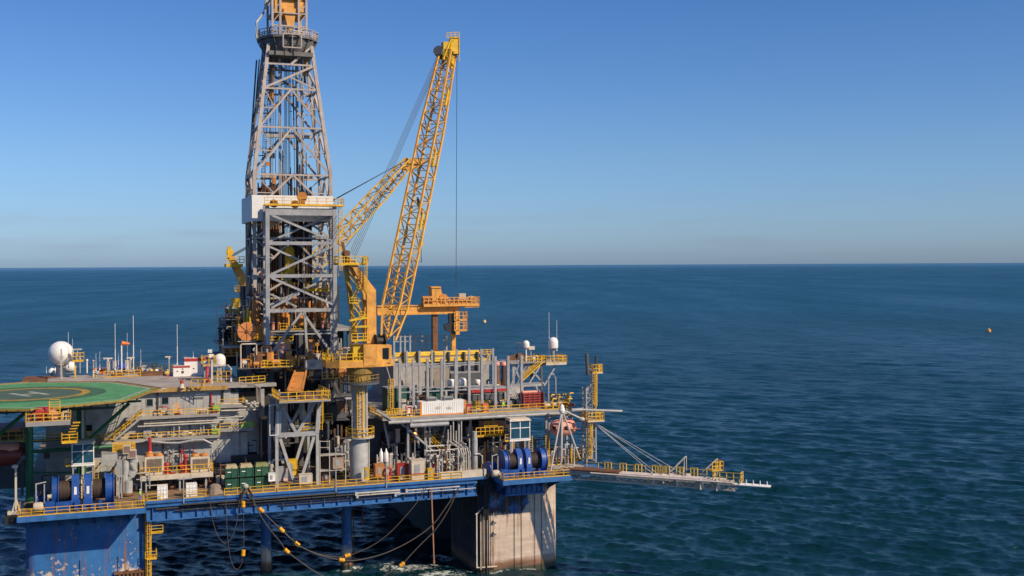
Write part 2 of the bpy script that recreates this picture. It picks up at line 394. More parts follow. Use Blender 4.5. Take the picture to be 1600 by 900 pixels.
# ================================================================ the hull
def column_mat(name, z0, z1, patch, dark=None, ulim=None):
    """hull blue above, worn to pale primer below, with rust runs and a stained waterline; dark, if given, paints in shade"""
    m = bpy.data.materials.new(name); m.use_nodes = True; n, l = m.node_tree.nodes, m.node_tree.links
    b = n['Principled BSDF']; b.inputs['Roughness'].default_value = .65
    tc = n.new('ShaderNodeTexCoord'); sp = n.new('ShaderNodeSeparateXYZ'); l.new(tc.outputs['Object'], sp.inputs[0])
    def noise(sc, mp_=(1, 1, 1), det=7, ro=.65):
        mp = n.new('ShaderNodeMapping'); mp.inputs['Scale'].default_value = mp_; t = n.new('ShaderNodeTexNoise')
        t.inputs['Scale'].default_value = sc; t.inputs['Detail'].default_value = det; t.inputs['Roughness'].default_value = ro
        l.new(tc.outputs['Object'], mp.inputs[0]); l.new(mp.outputs[0], t.inputs['Vector']); return t.outputs[0]
    def mth(op, a, c):
        t = n.new('ShaderNodeMath'); t.operation = op
        for k, x in enumerate((a, c)):
            if isinstance(x, (int, float)): t.inputs[k].default_value = x
            else: l.new(x, t.inputs[k])
        return t.outputs[0]
    def mr(x, a, c, d=0, e=1):
        t = n.new('ShaderNodeMapRange'); l.new(x, t.inputs[0])
        for k, y in zip((1, 2, 3, 4), (a, c, d, e)): t.inputs[k].default_value = y
        return t.outputs[0]
    def mix(f, a, c):
        t = n.new('ShaderNodeMixRGB'); l.new(f, t.inputs[0])
        for k, x in ((1, a), (2, c)):
            if isinstance(x, tuple): t.inputs[k].default_value = (*x, 1)
            else: l.new(x, t.inputs[k])
        return t.outputs[0]
    z = sp.outputs[2]
    big = noise(.35); fine = noise(1.6); run = noise(.9, (1.6, 1.6, .07), 8, .7); hor = noise(.5, (.3, .3, 1.6))
    blue = mix(mr(big, .3, .7), (.014, .085, .26), (.03, .16, .42))
    if dark: blue = mix(mr(big, .5, .62), dark, blue)  # shade mixed into the blue of the upper zone
    bare = mix(mr(hor, .3, .7), (.42, .33, .27), (.70, .57, .46))
    f = mth('ADD', mr(z, z0, z1), mth('MULTIPLY', mth('SUBTRACT', big, .5), patch))
    f = mth('ADD', f, mth('MULTIPLY', mth('SUBTRACT', fine, .5), patch * .8))
    if ulim: f = mth('SUBTRACT', f, mr(sp.outputs[0], ulim[1], ulim[2], 0, 1.2))  # edge of the painted shade rises here, following the shadow line
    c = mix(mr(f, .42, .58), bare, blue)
    if ulim: c = mix(mr(sp.outputs[0], ulim[0] + .25, ulim[0] - .05), c, dark)  # inner side painted dark to stand for its shade
    c = mix(mr(run, .53, .66, 0, .85), c, (.22, .1, .045))
    c = mix(mr(noise(.7, (.9, .9, .5), 9, .75), .6, .66, 0, .6), c, (.42, .4, .38))
    low = mth('ADD', z, mth('MULTIPLY', mth('SUBTRACT', hor, .5), 2.5))
    c = mix(mr(low, 2.6, 1.2), c, (.24, .12, .07)); c = mix(mr(low, 1.1, .5), c, (.045, .05, .03))
    l.new(c, b.inputs['Base Color']); return m
COLF = column_mat('worn_blue_column_paint', 1.5, 10.5, 2.2)
COLR = column_mat('pale_worn_shaded_column_paint', 8.6, 12.2, .9, (.016, .022, .038), (76.6, 84.5, 88))  # dark tone puts the balcony shadow and shaded inner face into the colour
COLD = mat('shade_navy_column_paint', (.014, .02, .036), .6, rust=.1)  # shade under the deck put into the rear columns' colour
hull = thing('platform_hull', 'blue edged semi submersible hull whose broad square columns stand in the sea', 'oil platform', (0, 0, 0))
L, D = 92.0, 79.0
part('main_deck', MB().box(.0, L, .06, D, 17.5, 18), DECK, hull, 'rust brown main deck')
part('deck_fascia', MB().box(18.4, 78.4, -.04, .055, 17.56, 18.02), BLU, hull, 'blue deck edge strip')
g = MB(); g.box(18.6, 75.4, .55, .8, 14.75, 17.25); g.box(18.6, 75.4, -.05, .55, 16.95, 17.24); g.box(18.6, 75.4, .1, .55, 14.6, 14.8)
u = 19.5
while u < 75: g.box(u, u + .09, .15, .55, 14.8, 16.95); u += 2.35
g.box(20, 75, 1.2, D - 1, 16.0, 17.48); g.box(18.6, 75.4, .3, .5, 17.2, 17.5)
part('edge_girder', g, BLU, hull, 'bright blue box girder under the deck edge')
pp = MB()
for (w, r, v, u0, u1) in ((16.55, .2, .25, 20, 52), (16.1, .13, .2, 23, 60), (16.6, .14, -.2, 30, 56), (15.6, .1, .3, 40, 73), (17.05, .16, -.35, 24, 50)):
    pp.tube((u0, v, w), (u1, v, w), r)
    uu = u0 + 1
    while uu < u1: pp.box(uu, uu + .12, v - r, .6, w - r - .1, w + r); uu += 4.1
part('deck_edge_pipe', pp, BLK, hull, 'dark pipes along the deck edge')
pq = MB()
for (a, b_, w, r) in ((53, 61, 16.75, .17), (53.2, 61, 16.35, .13), (62, 72, 16.6, .12), (60, 75, 16.1, .09)): pq.tube((a, -.22, w), (b_, -.22, w), r); pq.box(a, a + .4, -.35, .55, w - .4, w + .2)
part('deck_edge_pipe', pq, PIP, hull, 'pale pipes along the deck edge')
def rsq(u0, u1, v0, v1, r=1.6, n=5):
    P = []
    for cx, cy, a0 in ((u1 - r, v0 + r, -90), (u1 - r, v1 - r, 0), (u0 + r, v1 - r, 90), (u0 + r, v0 + r, 180)):
        for k in range(n + 1): a = R(a0 + 90 * k / n); P.append((cx + r * math.cos(a), cy + r * math.sin(a)))
    return P
for (u0, u1, v0, m) in ((.3, 18.6, 2, COLF), (75.9, 92, 2, COLR), (.3, 18.6, 61, COLD), (75.9, 92, 31, COLD)):  # last column lengthened to keep sun off the water under the deck
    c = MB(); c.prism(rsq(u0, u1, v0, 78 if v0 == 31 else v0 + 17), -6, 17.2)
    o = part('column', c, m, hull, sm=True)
# balconies in front of both front columns
for k, (u0, u1, lab) in enumerate(((-.4, 18.2, 'winch balcony'), (78.6, 92.2, 'winch balcony'))):
    b = MB(); b.box(u0, u1, -5, .02, 17.62, 17.98)
    bal = part('winch_balcony', b, DECK, hull)
    e = MB(); e.box(u0 - .02, u1 + .02, -5.12, -4.98, 17.15, 18.02); e.box(u0 - .12, u0, -5.1, 1.9, 17.15, 18.02); e.box(u1, u1 + .12, -5.1, 1.9, 17.15, 18.02)
    uu = u0 + .8
    while uu < u1:
        e.add([(uu, -4.9, 17.6), (uu, 1.9, 17.6), (uu, 1.9, 14.6), (uu, -4.9, 17.2), (uu+.12, -4.9, 17.6), (uu+.12, 1.9, 17.6), (uu+.12, 1.9, 14.6), (uu+.12, -4.9, 17.2)], MB.BF); uu += 2.6
    part('edge_beam', e, BLU, bal)
br = MB(); br.box(80.6, 88, -.6, 1.9, 14.6, 17.4)
for k in range(8): br.box(80.8 + k * .98, 80.95 + k * .98, -.85, -.6, 14.5, 17.4)
br.box(80.4, 88.2, -.9, 2, 14.3, 14.62)
part('sponson_box', br, BLU, hull)
# things fixed to the left column: ladder, brown fairlead pipes
ld = MB(); ld.ladder((18.9, 1.4, 4), (18.9, 1.4, 17.5), .7, .1); ld.rail([(18.4, .6, 8.5), (20.2, .6, 8.5), (20.2, 2.6, 8.5)]); ld.box(18.6, 20.2, .6, 2.6, 8.3, 8.5); ld.box(19.4, 21.2, 1, 3, 12.4, 12.6); ld.rail([(19.4, .9, 12.6), (21.2, .9, 12.6)])
part('column_ladder', ld, YEL, hull)
fp = MB()
for k in range(7): fp.tube((14.4 + k * .62, 1.5, -2), (14.4 + k * .62, 1.5, 6.2 + (k % 3) * .3), .23)
fp.box(13.6, 18.8, 1.2, 2, 6.2, 6.5); fp.tube((18.55, 1.3, -2), (18.55, 1.3, 17.5), .28)
part('fairlead_pipe', fp, RUS, hull)
for x in (8.4, 14.2, 83.2, 84.6, 87.2, 88.6): part('mooring_chain', MB().tube((x, 1.85, 17 if x > 50 else 9), (x, 1.85, -1), .05, n=4), BLK, hull)
ff = MB()
for k in range(5): ff.tube((75.9 + k * .52, 1.5 - (k % 2) * .5, -1), (75.9 + k * .52, 1.5 - (k % 2) * .5, 17.2 - (k % 3)), .13)
for k in range(3): ff.tube((76.6 + k * .4, .6, 10), (77.4 + k * .3, -.2, 18.6), .16)
part('fairlead_pipe', ff, BLK, hull)
fw = MB(); fw.beam((75.6, 1.1, 1.4), (75.6, 1.1, 11), .22); fw.beam((76.3, .9, 1), (76.3, .9, 11), .14); fw.beam((75.6, 1.1, 1.4), (79.6, 1.4, 1.2), .2); fw.beam((79, 1.4, 1.2), (79, 1.4, 11), .1); fw.beam((75.4, 1.1, 11), (77, 1.1, 12.3), .25)
for w in (7.2, 9.3): fw.box(79, 79.9, 1.2, 1.9, w, w + .25)
part('sea_fastening', fw, CRM, hull)
# caissons
CAIS = column_mat('rusty_riser_caisson_paint', .5, 9, 1.0)
for (px, py) in ((416, 893), (542, 886)):
    p = AW(px, py, 0); c = MB(); c.tube((p.x, p.y, -4), (p.x, p.y, 16.3), .95, n=20); c.tube((p.x, p.y, -1), (p.x, p.y, 1.1), 1.12, n=20)
    part('riser_caisson', c, CAIS, hull, sm=True)
cp = AW(542, 886, 0)
c = MB(); c.tube((cp.x + 1.2, cp.y - .3, .2), (cp.x + 1.2, cp.y - .3, 16), .1); c.tube((57.5, 14, 8), (57.5, 14, 16), .12); part('riser_caisson', c, RUS, hull)
hw = MB(); hw.box(50.5, 53.2, 3, 5, 14.3, 14.45); hw.rail([(50.5, 3, 14.45), (53.2, 3, 14.45)], 1.0); 
part('hanging_walkway', hw, YEL, hull)
# ---------------------------------------------------------------- guard rails of the main deck
def railing(pts, label, **k):
    return single('guard_rail', MB().rail(pts, **k), YEL, label, 'railing')
railing([(-.35, 1.6, 18), (-.35, -4.95, 18), (18.1, -4.95, 18), (18.1, .2, 18)], 'yellow guard rail round the left winch balcony above the blue column')
railing([(18.7, .12, 18), (21.2, .12, 18)], 'short yellow deck edge rail just right of the left winch balcony')
railing([(24.2, .12, 18), (28, .12, 18)], 'short yellow deck edge rail between the two white tote stacks')
railing([(31, .12, 18), (39.4, .12, 18)], 'yellow deck edge rail in front of the green skips')
railing([(39.8, .12, 18), (72.5, .12, 18)], 'long yellow deck edge rail below the crane pedestal and deck pumps')
railing([(78.7, 0, 18), (78.7, -4.95, 18), (92.1, -4.95, 18), (92.1, .5, 18)], 'yellow guard rail round the right winch balcony')
sk = MB(); sk.box(68.4, 77.2, .2, .5, 18, 19.3); sk.box(68.4, 77.2, .5, 1.4, 18, 18.15)
single('splash_wall', sk, CRM, 'low pale plate wall on the deck edge below the valve manifold', 'wall')
# ================================================================ living quarters
lq = thing('accommodation_block', 'pale grey stepped accommodation block with yellow walkways on its front', 'building', (24, 14, 18))
def ribwall(u0, u1, v0, v1, w0, w1, front=True, sp=1.15):
    m = MB(); m.box(u0, u1, v0, v1, w0, w1)
    u = u0 + .6
    while u < u1 - .2: m.box(u, u + .07, v0 - .05, v0, w0, w1); u += sp
    return m
LV = 13.5
part('wall', ribwall(3.0, 33.6, LV, 42, 18, 34.6), LGR, lq)
part('wall', ribwall(33.6, 35.0, LV + .3, 40, 18, 33.6), LGR, lq)
part('wall', ribwall(33.6, 38.6, LV + 2, 40, 22.5, 30.2), LGR, lq)
part('wall', ribwall(33.6, 36.6, LV + .8, 38, 18, 26.4), LGR, lq)
rf = MB(); rf.box(2.6, 36.4, LV - 1.0, 44, 34.6, 35.0)
part('roof', rf, ROOF, lq)
rr = MB(); rr.box(14, 33, LV - 1.15, LV - 1.0, 34.35, 35.12); part('roof_edge', rr, mat('worn_ochre_edge_paint', (.42, .25, .08), .6, rust=.5), lq)
ww = MB()
for k in range(9): ww.box(-2.5 + k * .1, 5, 30 + k * 1.5, 31.2 + k * 1.5, 34.1 + k * .12, 34.25 + k * .12)
part('stepped_roof_edge', ww, RUS, lq)
# walkways: floor, pipes below it, railing (thing > part > sub-part)
def walkway(parent, u0, u1, v0, v1, w, rails, label=None, m=None):
    f = MB(); f.box(u0, u1, v0, v1, w - .22, w); f.box(u0, u1, v0 - .06, v0, w - .34, w + .16)
    o = part('walkway', f, m or GRD, parent, label)
    r = MB(); r.rail(rails, 1.15, .1, 2.0); part('railing', r, YEL, o)
    return o
def rails3(u0, u1, v0, v1, w): return [(u0, v1, w), (u0, v0, w), (u1, v0, w), (u1, v1, w)]
wA = Wv(300, 665, LV - 2.2); wB = Wv(300, 690 + 4, LV - 2.2); wC = Wv(270, 741, 8); 
ua = U(215, LV - 2.2); ub = U(343, LV - 2.2)
w1 = walkway(lq, ua - 2, ub, LV - 2.2, LV, Wv(300, 649 , LV - 2.2), [(ua, LV - 2.1, Wv(300, 649, LV - 2.2)), (ub, LV - 2.1, Wv(300, 649, LV - 2.2))])
w2z = Wv(300, 683, LV - 2.2); w1z = Wv(300, 649, LV - 2.2)
w2 = walkway(lq, U(158, LV - 2.2), ub, LV - 2.2, LV, w2z, [(U(158, LV - 2.2), LV - 2.1, w2z), (ub, LV - 2.1, w2z)])
z = Wv(360, 634, LV - 1.6); w3 = walkway(lq, ub + .1, U(381, LV - 1.6), LV - 1.6, LV + 1.9, z, [(ub + .1, LV - 1.5, z), (U(381, LV), LV - 1.5, z), (U(381, LV), LV + 1.8, z)])
z = Wv(365, 671, LV - 1.6); w4 = walkway(lq, ub + .1, U(395, LV - 1.6), LV - 1.6, LV + 1.9, z, [(ub + .1, LV - 1.5, z), (U(395, LV), LV - 1.5, z), (U(395, LV), LV + 1.8, z)])
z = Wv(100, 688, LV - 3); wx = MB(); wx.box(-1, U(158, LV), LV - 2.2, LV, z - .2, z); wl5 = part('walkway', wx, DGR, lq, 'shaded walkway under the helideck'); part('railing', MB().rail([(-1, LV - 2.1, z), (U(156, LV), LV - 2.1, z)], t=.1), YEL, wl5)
# pipe runs under the walkways
for (z, u0, u1) in ((w1z - .75, ua + 1, ub + 4), (w1z - 1.15, ua + 1, ub + 3), (w1z - 1.55, ua, ub), (w2z - .8, U(230, 11), ub)):
    t = MB(); t.tube((u0, LV - 1.6, z), (u1, LV - 1.6, z), .13)
    u = u0 + 1
    while u < u1: t.box(u, u + .1, LV - 1.75, LV, z - .16, z + .16); u += 3.2
    part('pipe_run', t, PIP, lq)
t = MB(); t.path([A(228, 689, 11), A(262, 692, 11), A(280, 692, 11), A(300, 688, 11), A(318, 687, 11), A(332, 694, 11)], .2); t.path([A(160, 694, 11), A(200, 693, 11), A(228, 689, 11)], .16)
part('pipe_run', t, GRY, lq)
# stair between the two walkways
st = MB(); p, q = A(222, 650, LV - 2.6), A(178, 687, LV - 2.6)
for dv in (0, .95):
    st.beam(p + Vector((0, dv, -.15)), q + Vector((0, dv, -.15)), .1, .34)
for k in range(15): c = p.lerp(q, (k + .5) / 15); st.box(c.x - .16, c.x + .16, c.y, c.y + .95, c.z - .05, c.z + .03)
so = part('stair', st, GRY, lq)
sr = MB()
for dv in (0, .95):
    for h in (1.05, .55): sr.beam(p + Vector((0, dv, h)), q + Vector((0, dv, h)), .1)
    for k in range(6): c = p.lerp(q, k / 5) + Vector((0, dv, 0)); sr.beam(c, c + Vector((0, 0, 1.05)), .1)
sr.rail([q + Vector((0, 0, 0)), q + Vector((-1.6, 0, 0)), q + Vector((-1.6, .9, 0))], 1.1, .1)
part('stair_railing', sr, YEL, so)
def window(px, py, wd, hd, par=lq, v=LV, m=GLS):
    p = A(px, py, v - .06); f = MB()
    for a, b_, c, d in ((-wd/2, wd/2, hd/2, hd/2 + .1), (-wd/2, wd/2, -hd/2 - .1, -hd/2), (-wd/2 - .1, -wd/2, -hd/2 - .1, hd/2 + .1), (wd/2, wd/2 + .1, -hd/2 - .1, hd/2 + .1)):
        f.box(p.x + a, p.x + b_, v - .12, v + .02, p.z + c, p.z + d)
    o = part('window', f, GRY, par); part('pane', MB().box(p.x - wd/2, p.x + wd/2, v - .07, v - .04, p.z - hd/2, p.z + hd/2), m, o)
window(234, 629, 1.0, 1.2); window(258, 626, 1.1, 1.2); window(139, 669, 1.0, 1.1); window(73, 712, .9, 1.0, m=DGR)
def door(px, py, wd, hd, m, v=LV, par=lq):
    p = A(px, py, v); d = MB(); d.box(p.x - wd/2, p.x + wd/2, v - .11, v - .051, p.z, p.z + hd); o = part('door', d, m, par)
    part('handle', MB().box(p.x + wd/2 - .25, p.x + wd/2 - .15, v - .18, v - .11, p.z + .9, p.z + 1.1), DGR, o)
door(276, 648, 1.0, 2.1, mat('faded_orange_panel', (.62, .36, .2), .6)); door(298, 689, .9, 2.0, CRM)
def signpanel(px, py, wd, hd, m, v, par, nm='wall_panel'):
    p = A(px, py, v); part(nm, MB().box(p.x - wd/2, p.x + wd/2, v - .1, v - .05, p.z - hd/2, p.z + hd/2), m, par)
signpanel(275, 618, 1.4, .3, CRM, LV, lq); signpanel(313, 616, 1.7, .25, WHT, LV, lq); signpanel(310, 622, 1.7, .3, DGR, LV, lq)
for (px, py, hd, m) in ((234, 680, 2.3, RED), (245, 683, 3, DGR), (297, 676, 3.2, DGR), (320, 676, 3, DGR), (247, 628, 3.6, DGR), (330, 632, 4, RED), (348, 625, 3.4, BLK), (262, 680, 2.8, GRY), (268, 680, 3, GRY), (255, 700, 2.5, DGR), (265, 704, 3, GRY), (281, 700, 2, DGR)):
    p = A(px, py, LV - .25); t = MB(); t.tube((p.x, LV - .25, p.z - hd/2), (p.x, LV - .25, p.z + hd/2), .13); t.box(p.x - .2, p.x + .2, LV - .4, LV, p.z, p.z + .15)
    part('wall_pipe', t, m, lq)
for (px, py) in ((338, 637), (336, 674), (388, 663), (382, 668)):
    p = A(px, py, LV - 1.4); part('equipment_box', MB().box(p.x - .6, p.x + .7, LV - 1.6, LV - .6, p.z - .5, p.z + .5), mat('pale_green_box_paint', (.22, .42, .1), .6), lq)
# ================================================================ helideck
HW = 36.0; hc = (1.0, 2.4)
hd = thing('helideck', 'green octagonal helideck with a yellow landing circle and white H', 'helideck', (hc[0], hc[1], HW))
A_ = [R(a) for a in (-16, -1, 44, 89, 134, 179, 224, 269, 314)]
def octo(r): return [(hc[0] + r * math.cos(a), hc[1] + r * math.sin(a) * 1.04) for a in (R(3), R(48), R(93), R(138), R(183), R(228), R(273), R(318))]
OR = 18.8
part('deck_plate', MB().prism(octo(OR), HW - .35, HW), GRN, hd)
def ringmesh(r0, r1, w, n=64, h=.012):
    m = MB(); vs = []; fs = []
    for r in (r0, r1):
        for k in range(n): a = 2*PI*k/n; vs.append((hc[0] + r*math.cos(a), hc[1] + r*math.sin(a), w))
    fs = [(k, n + k, n + (k+1) % n, (k+1) % n) for k in range(n)]; m.add(vs, fs); return m
def disc(r, w, n=64):
    m = MB(); m.add([(hc[0] + r*math.cos(2*PI*k/n), hc[1] + r*math.sin(2*PI*k/n), w) for k in range(n)], [tuple(range(n))]); return m
part('landing_area', disc(8.6, HW + .006), DGN, hd)
part('dark_ring', ringmesh(9.0, 11.6, HW + .010), mat('scuffed_green_paint', (.055, .14, .06), .8, rust=.4, var=.5), hd)
part('aiming_circle', ringmesh(7.9, 9.1, HW + .016), mat('ochre_marking_paint', (.42, .25, .02), .8, var=.4, rust=.35, streak=0, rustcol=(.16, .14, .05)), hd)
HM = mat('worn_white_marking_paint', (.36, .37, .32), .85, var=.4, rust=.4, streak=0, rustcol=(.12, .14, .1))
h = MB(); ca, sa = math.cos(R(28)), math.sin(R(28))
def hq(x0, x1, y0, y1, w=HW + .022): h.add([(hc[0] + x*ca - y*sa, hc[1] + x*sa + y*ca, w) for x, y in ((x0, y0), (x1, y0), (x1, y1), (x0, y1))], [(0, 1, 2, 3)])
hq(-2.0, -1.1, -3.2, 3.2); hq(1.1, 2.0, -3.2, 3.2); hq(-1.1, 1.1, -.5, .5)
part('letter_marking', h, HM, hd)
bl = MB(); o0, o1 = octo(OR - .75), octo(OR - .25)
for k in range(8): bl.add([(*o0[k], HW + .008), (*o1[k], HW + .008), (*o1[(k+1) % 8], HW + .008), (*o0[(k+1) % 8], HW + .008)], [(0, 1, 2, 3)])
part('border_line', bl, HM, hd)
nt = MB(); o2 = octo(OR + 1.5); o1 = octo(OR + .05)
OCH = mat('worn_ochre_net_frame', (.3, .2, .05), .7, rust=.35)
for k in range(8):
    a, b_, c, d = [Vector((*p, 0)) for p in (o1[k], o1[(k+1) % 8], o2[(k+1) % 8], o2[k])]
    Z0, Z1 = Vector((0, 0, HW - .3)), Vector((0, 0, HW - .02))
    nt.beam(d + Z1, c + Z1, .14); nt.beam(a + Z0, b_ + Z0, .18, .3)
    for t in [i / 9 for i in range(10)]: nt.beam(a.lerp(b_, t) + Z0, d.lerp(c, t) + Z1, .1)
    for t in (.35, .7): nt.beam(a.lerp(d, t) + Z0.lerp(Z1, t), b_.lerp(c, t) + Z0.lerp(Z1, t), .07)
    for t in [i / 22 for i in range(23)]: nt.beam(a.lerp(b_, t) + Z0, d.lerp(c, t) + Z1, .035)
part('safety_net', nt, OCH, hd)
un = MB(); up = octo(OR - .3)
for k in range(-7, 8): 
    x = hc[0] + k * 2.3; s = math.sqrt(max(0, 17.2**2 - (k * 2.3)**2)); un.box(x - .12, x + .12, hc[1] - s, hc[1] + s, HW - 1.15, HW - .36)
for y in (-12, -5, 5, 12): s = math.sqrt(17.5**2 - y*y); un.box(hc[0] - s, hc[0] + s, hc[1] + y - .15, hc[1] + y + .15, HW - 1.5, HW - 1.16)
part('under_beam', un, mat('dark_green_steel', (.02, .06, .035), .6, rust=.3), hd)
gut = MB(); gut.path([A(110, 638, -9), A(170, 626, -4), A(228, 613, 4)], .16); gut.path([A(228, 613, 4), A(258, 607, 9)], .12); part('drain_pipe', gut, PIP, hd)
def leg(px, v, w0, w1, wd=.75):
    u = U(px, v, 680); t = MB(); t.tube((u, v, w0), (u, v, w1), wd, n=14); t.box(u - wd - .3, u + wd + .3, v - wd - .3, v + wd + .3, w1, w1 + .35); return part('support_leg', t, STG, hd, sm=True)
leg(46, 7, 18, HW - 1.5, .6); leg(127, 9, 18, HW - 1.5, .75); leg(-60, 8, 18, HW - 1.5, .7)
b = MB(); b.tube(A(202, 630, 9), A(136, 690, 9), .3); part('support_brace', b, STG, hd)
b = MB(); b.tube(A(46, 706, 7), A(180, 697, 9), .3); b.tube(A(46, 739, 7), A(120, 738, 7), .12); part('support_brace', b, STG, hd)
b = MB(); b.tube(A(45, 640, 7), A(-14, 690, 7), .3); part('support_brace', b, STG, hd)
b = MB(); b.box(U(127, 8), U(131, 8), 7.9, 8.1, 19, 34); part('drain_pipe', b, PIP, hd)
# fire monitor platform under the near rim, hung from the helideck
mp0 = A(40, 661, -19.5); mp1 = A(110, 656, -19.5); zf = mp0.z
m_ = MB(); m_.box(mp0.x, mp1.x, -19.5, -16.8, zf - .25, zf); m_.box(mp0.x, mp1.x, -19.6, -19.5, zf - .55, zf + .1)
for x in (mp0.x + .3, mp1.x - .3): m_.beam((x, -17, zf), (x, -17, HW - .4), .16); m_.beam((x, -19, zf - .2), (x, -16, zf - 1.6), .2)
mpo = part('monitor_platform', m_, GRD, hd)
m_ = MB(); m_.rail(rails3(mp0.x, mp1.x, -19.4, -16.9, zf), 1.2, .11, 1.2)
q = A(82, 645, -19); 
m_.beam((q.x - .4, -19, zf), (q.x - .4, -19, HW + 1.1), .12); m_.beam((q.x + 1, -19, zf), (q.x + 1, -19, HW + 1.1), .12)
for k in range(9): m_.beam((q.x - .4, -19, zf + .3 + k * .35), (q.x + 1, -19, zf + .3 + k * .35), .07)
part('railing', m_, YEL, mpo)
ls = MB(); ls.box(mp1.x - 1.2, mp1.x + .9, -19, -17, zf - 3.3, zf - 3.1); ls.rail(rails3(mp1.x - 1.2, mp1.x + .9, -19, -17, zf - 3.1), 1.1, .1, 1)
for k in range(7): ls.box(mp1.x - .9 + k * .2, mp1.x + .1 + k * .2, -18, -17.1, zf - 3.1 + k * .42, zf - 3.0 + k * .42)
part('access_stair', ls, YEL, hd)
fm = thing('fire_monitor', 'red fire monitor tank and hose reel on the yellow railed platform under the helideck', 'fire monitor', (mp0.x + 2, -18, zf))
t = MB(); t.lathe((mp0.x + 1.2, -17.6, zf + 1.3), [(.02, 0), (.6, .05), (.65, .5), (.65, 1.9), (.5, 2.2), (.02, 2.25)], 16, (1, 0, 0)); t.box(mp0.x + 1.4, mp0.x + 3, -18, -17.2, zf, zf + .8)
part('foam_tank', t, RED, fm, sm=True)
t = MB(); t.lathe((mp0.x + 3.6, -19, zf + .85), [(.25, 0), (.75, .02), (.75, .12), (.35, .14), (.35, .5), (.75, .52), (.75, .62), (.25, .64)], 18, (0, 1, 0)); part('hose_reel', t, PNK, fm)
t = MB(); t.path([(mp0.x + .6, -18.8, zf), (mp0.x + .6, -18.8, zf + .9), (mp0.x + .9, -18.9, zf + 1.2), (mp0.x + 2.2, -19.1, zf + 1.3)], .14); t.tube((mp0.x + 2.2, -19.1, zf + 1.3), (mp0.x + 2.9, -19.2, zf + 1.5), .14, .22); part('nozzle', t, RED, fm)
t = MB(); t.path([(mp0.x + 4.9, -18, zf), (mp0.x + 4.9, -18, zf + 1.2), (mp1.x - .4, -18, zf + 1.2)], .14); t.box(mp0.x + 5.2, mp1.x - .5, -18.4, -17.5, zf, zf + .7); part('pipework', t, CRM, fm)
# ================================================================ derrick, its front tower and the drill floor
UC, VC, DF, DK = 47.1, 32.6, 44.0, .76
der = thing('drilling_derrick', 'tall weathered grey drilling derrick with a white windwall and railed crown platform', 'derrick', (UC, VC, DF))
WK, WT, HB, HT = Wv(395, 272, 27), Wv(425, 70, 30), 7.35, 4.2
def dhalf(w): return HB if w < WK else HB + (HT - HB) * (w - WK) / (WT - WK)
def dcor(w):
    h = dhalf(w); k = h * DK; return [Vector((UC - h, VC - k, w)), Vector((UC + h, VC - k, w)), Vector((UC + h, VC + k, w)), Vector((UC - h, VC + k, w))]
for i in range(4):
    part('leg', MB().frame([dcor(DF)[i], dcor(WK)[i], dcor(WT)[i]], .64 if i in (0, 1) else .56), TAN, der)
lev = [DF, 50, Wv(450, 432, 27), Wv(450, 372, 27), Wv(450, 330, 27), WK] + [Wv(450, y, 28.5) for y in (200, 139, 100)] + [WT]
for k, (a, b_) in enumerate(zip(lev, lev[1:])):
    ca, cb = dcor(a), dcor(b_); girt, brace = MB(), MB(); sub = brace
    for i in range(4):
        j = (i + 1) % 4; m = (cb[i] + cb[j]) / 2
        girt.beam(cb[i], cb[j], .34)
        if k == 7: brace.beam(ca[i], cb[j], .42); sub.beam(ca[j], (ca[i] + cb[j]) / 2, .3)
        elif k == 8: brace.beam(ca[j].lerp(ca[i], .0), cb[i], .42) if i % 2 else brace.beam((ca[i] + ca[j]) / 2, cb[j], .42)
        else:
            brace.beam(ca[i], m, .38); brace.beam(ca[j], m, .38)
            if b_ - a > 5:
                sub.beam(ca[i].lerp(cb[i], .5), ca[i].lerp(m, .5), .2); sub.beam(ca[j].lerp(cb[j], .5), ca[j].lerp(m, .5), .2)
                sub.beam(cb[i], ca[i].lerp(m, .5), .18); sub.beam(cb[j], ca[j].lerp(m, .5), .18)
    part('girt', girt, TAN, der); part('brace', brace, TAN, der)
gr = MB()
for du, dv, t in ((-1.7, -.8, .5), (1.7, -.8, .5), (-3.2, 2, .25), (3.2, 2.5, .3), (2.6, -2.5, .18)): gr.beam((UC + du, VC + dv, DF), (UC + du, VC + dv, WT + 4), t)
part('guide_rail', gr, GRY, der)
rgd = random.Random(5)
for k in range(26):
    du, dv = rgd.uniform(-3.6, 3.6), rgd.uniform(-2.4, 2.6); w0 = rgd.uniform(DF + 2, 90); r = rgd.choice((.05, .08, .08, .14)); q = MB(); h = min(rgd.uniform(8, 26), WT - w0)
    f = lambda w: min(1, dhalf(w) / 6.2)
    q.tube((UC + du * f(w0), VC + dv * f(w0), w0), (UC + du * f(w0 + h), VC + dv * f(w0 + h), w0 + h), r, n=6)
    for j in range(int(h / 3)): w = w0 + j * 3; q.box(UC + du * f(w) - .18, UC + du * f(w) + .18, VC + dv * f(w) - .14, VC + dv * f(w) + .14, w, w + .14)
    part('service_pipe', q, rgd.choice((DGR, DGR, RUS, TAN, BLK)), der)
for k in range(16):
    w = rgd.uniform(DF + 3, 96); f_ = min(1, dhalf(w) / 6.2); u = UC + rgd.choice((-1, 1)) * rgd.uniform(2.4, 4.6) * f_; v = VC + rgd.uniform(-2, 2.4)
    part('junction_box', MB().box(u - .4, u + .4, v - .3, v + .3, w, w + rgd.uniform(.5, 1.3)), rgd.choice((DGR, CRM, BRN, GRY)), der)
dl = MB()
for du, dv in ((-.5, 0), (-.2, .3), (.15, 0), (.45, .3), (-1.1, -2), (.9, -2.6), (-2.6, 1), (2.2, 1.6)): dl.tube((UC + du, VC + dv, DF + 2), (UC + du * .8, VC + dv, WT + 2), .06, n=4)
part('drilling_line', dl, CAB, der)
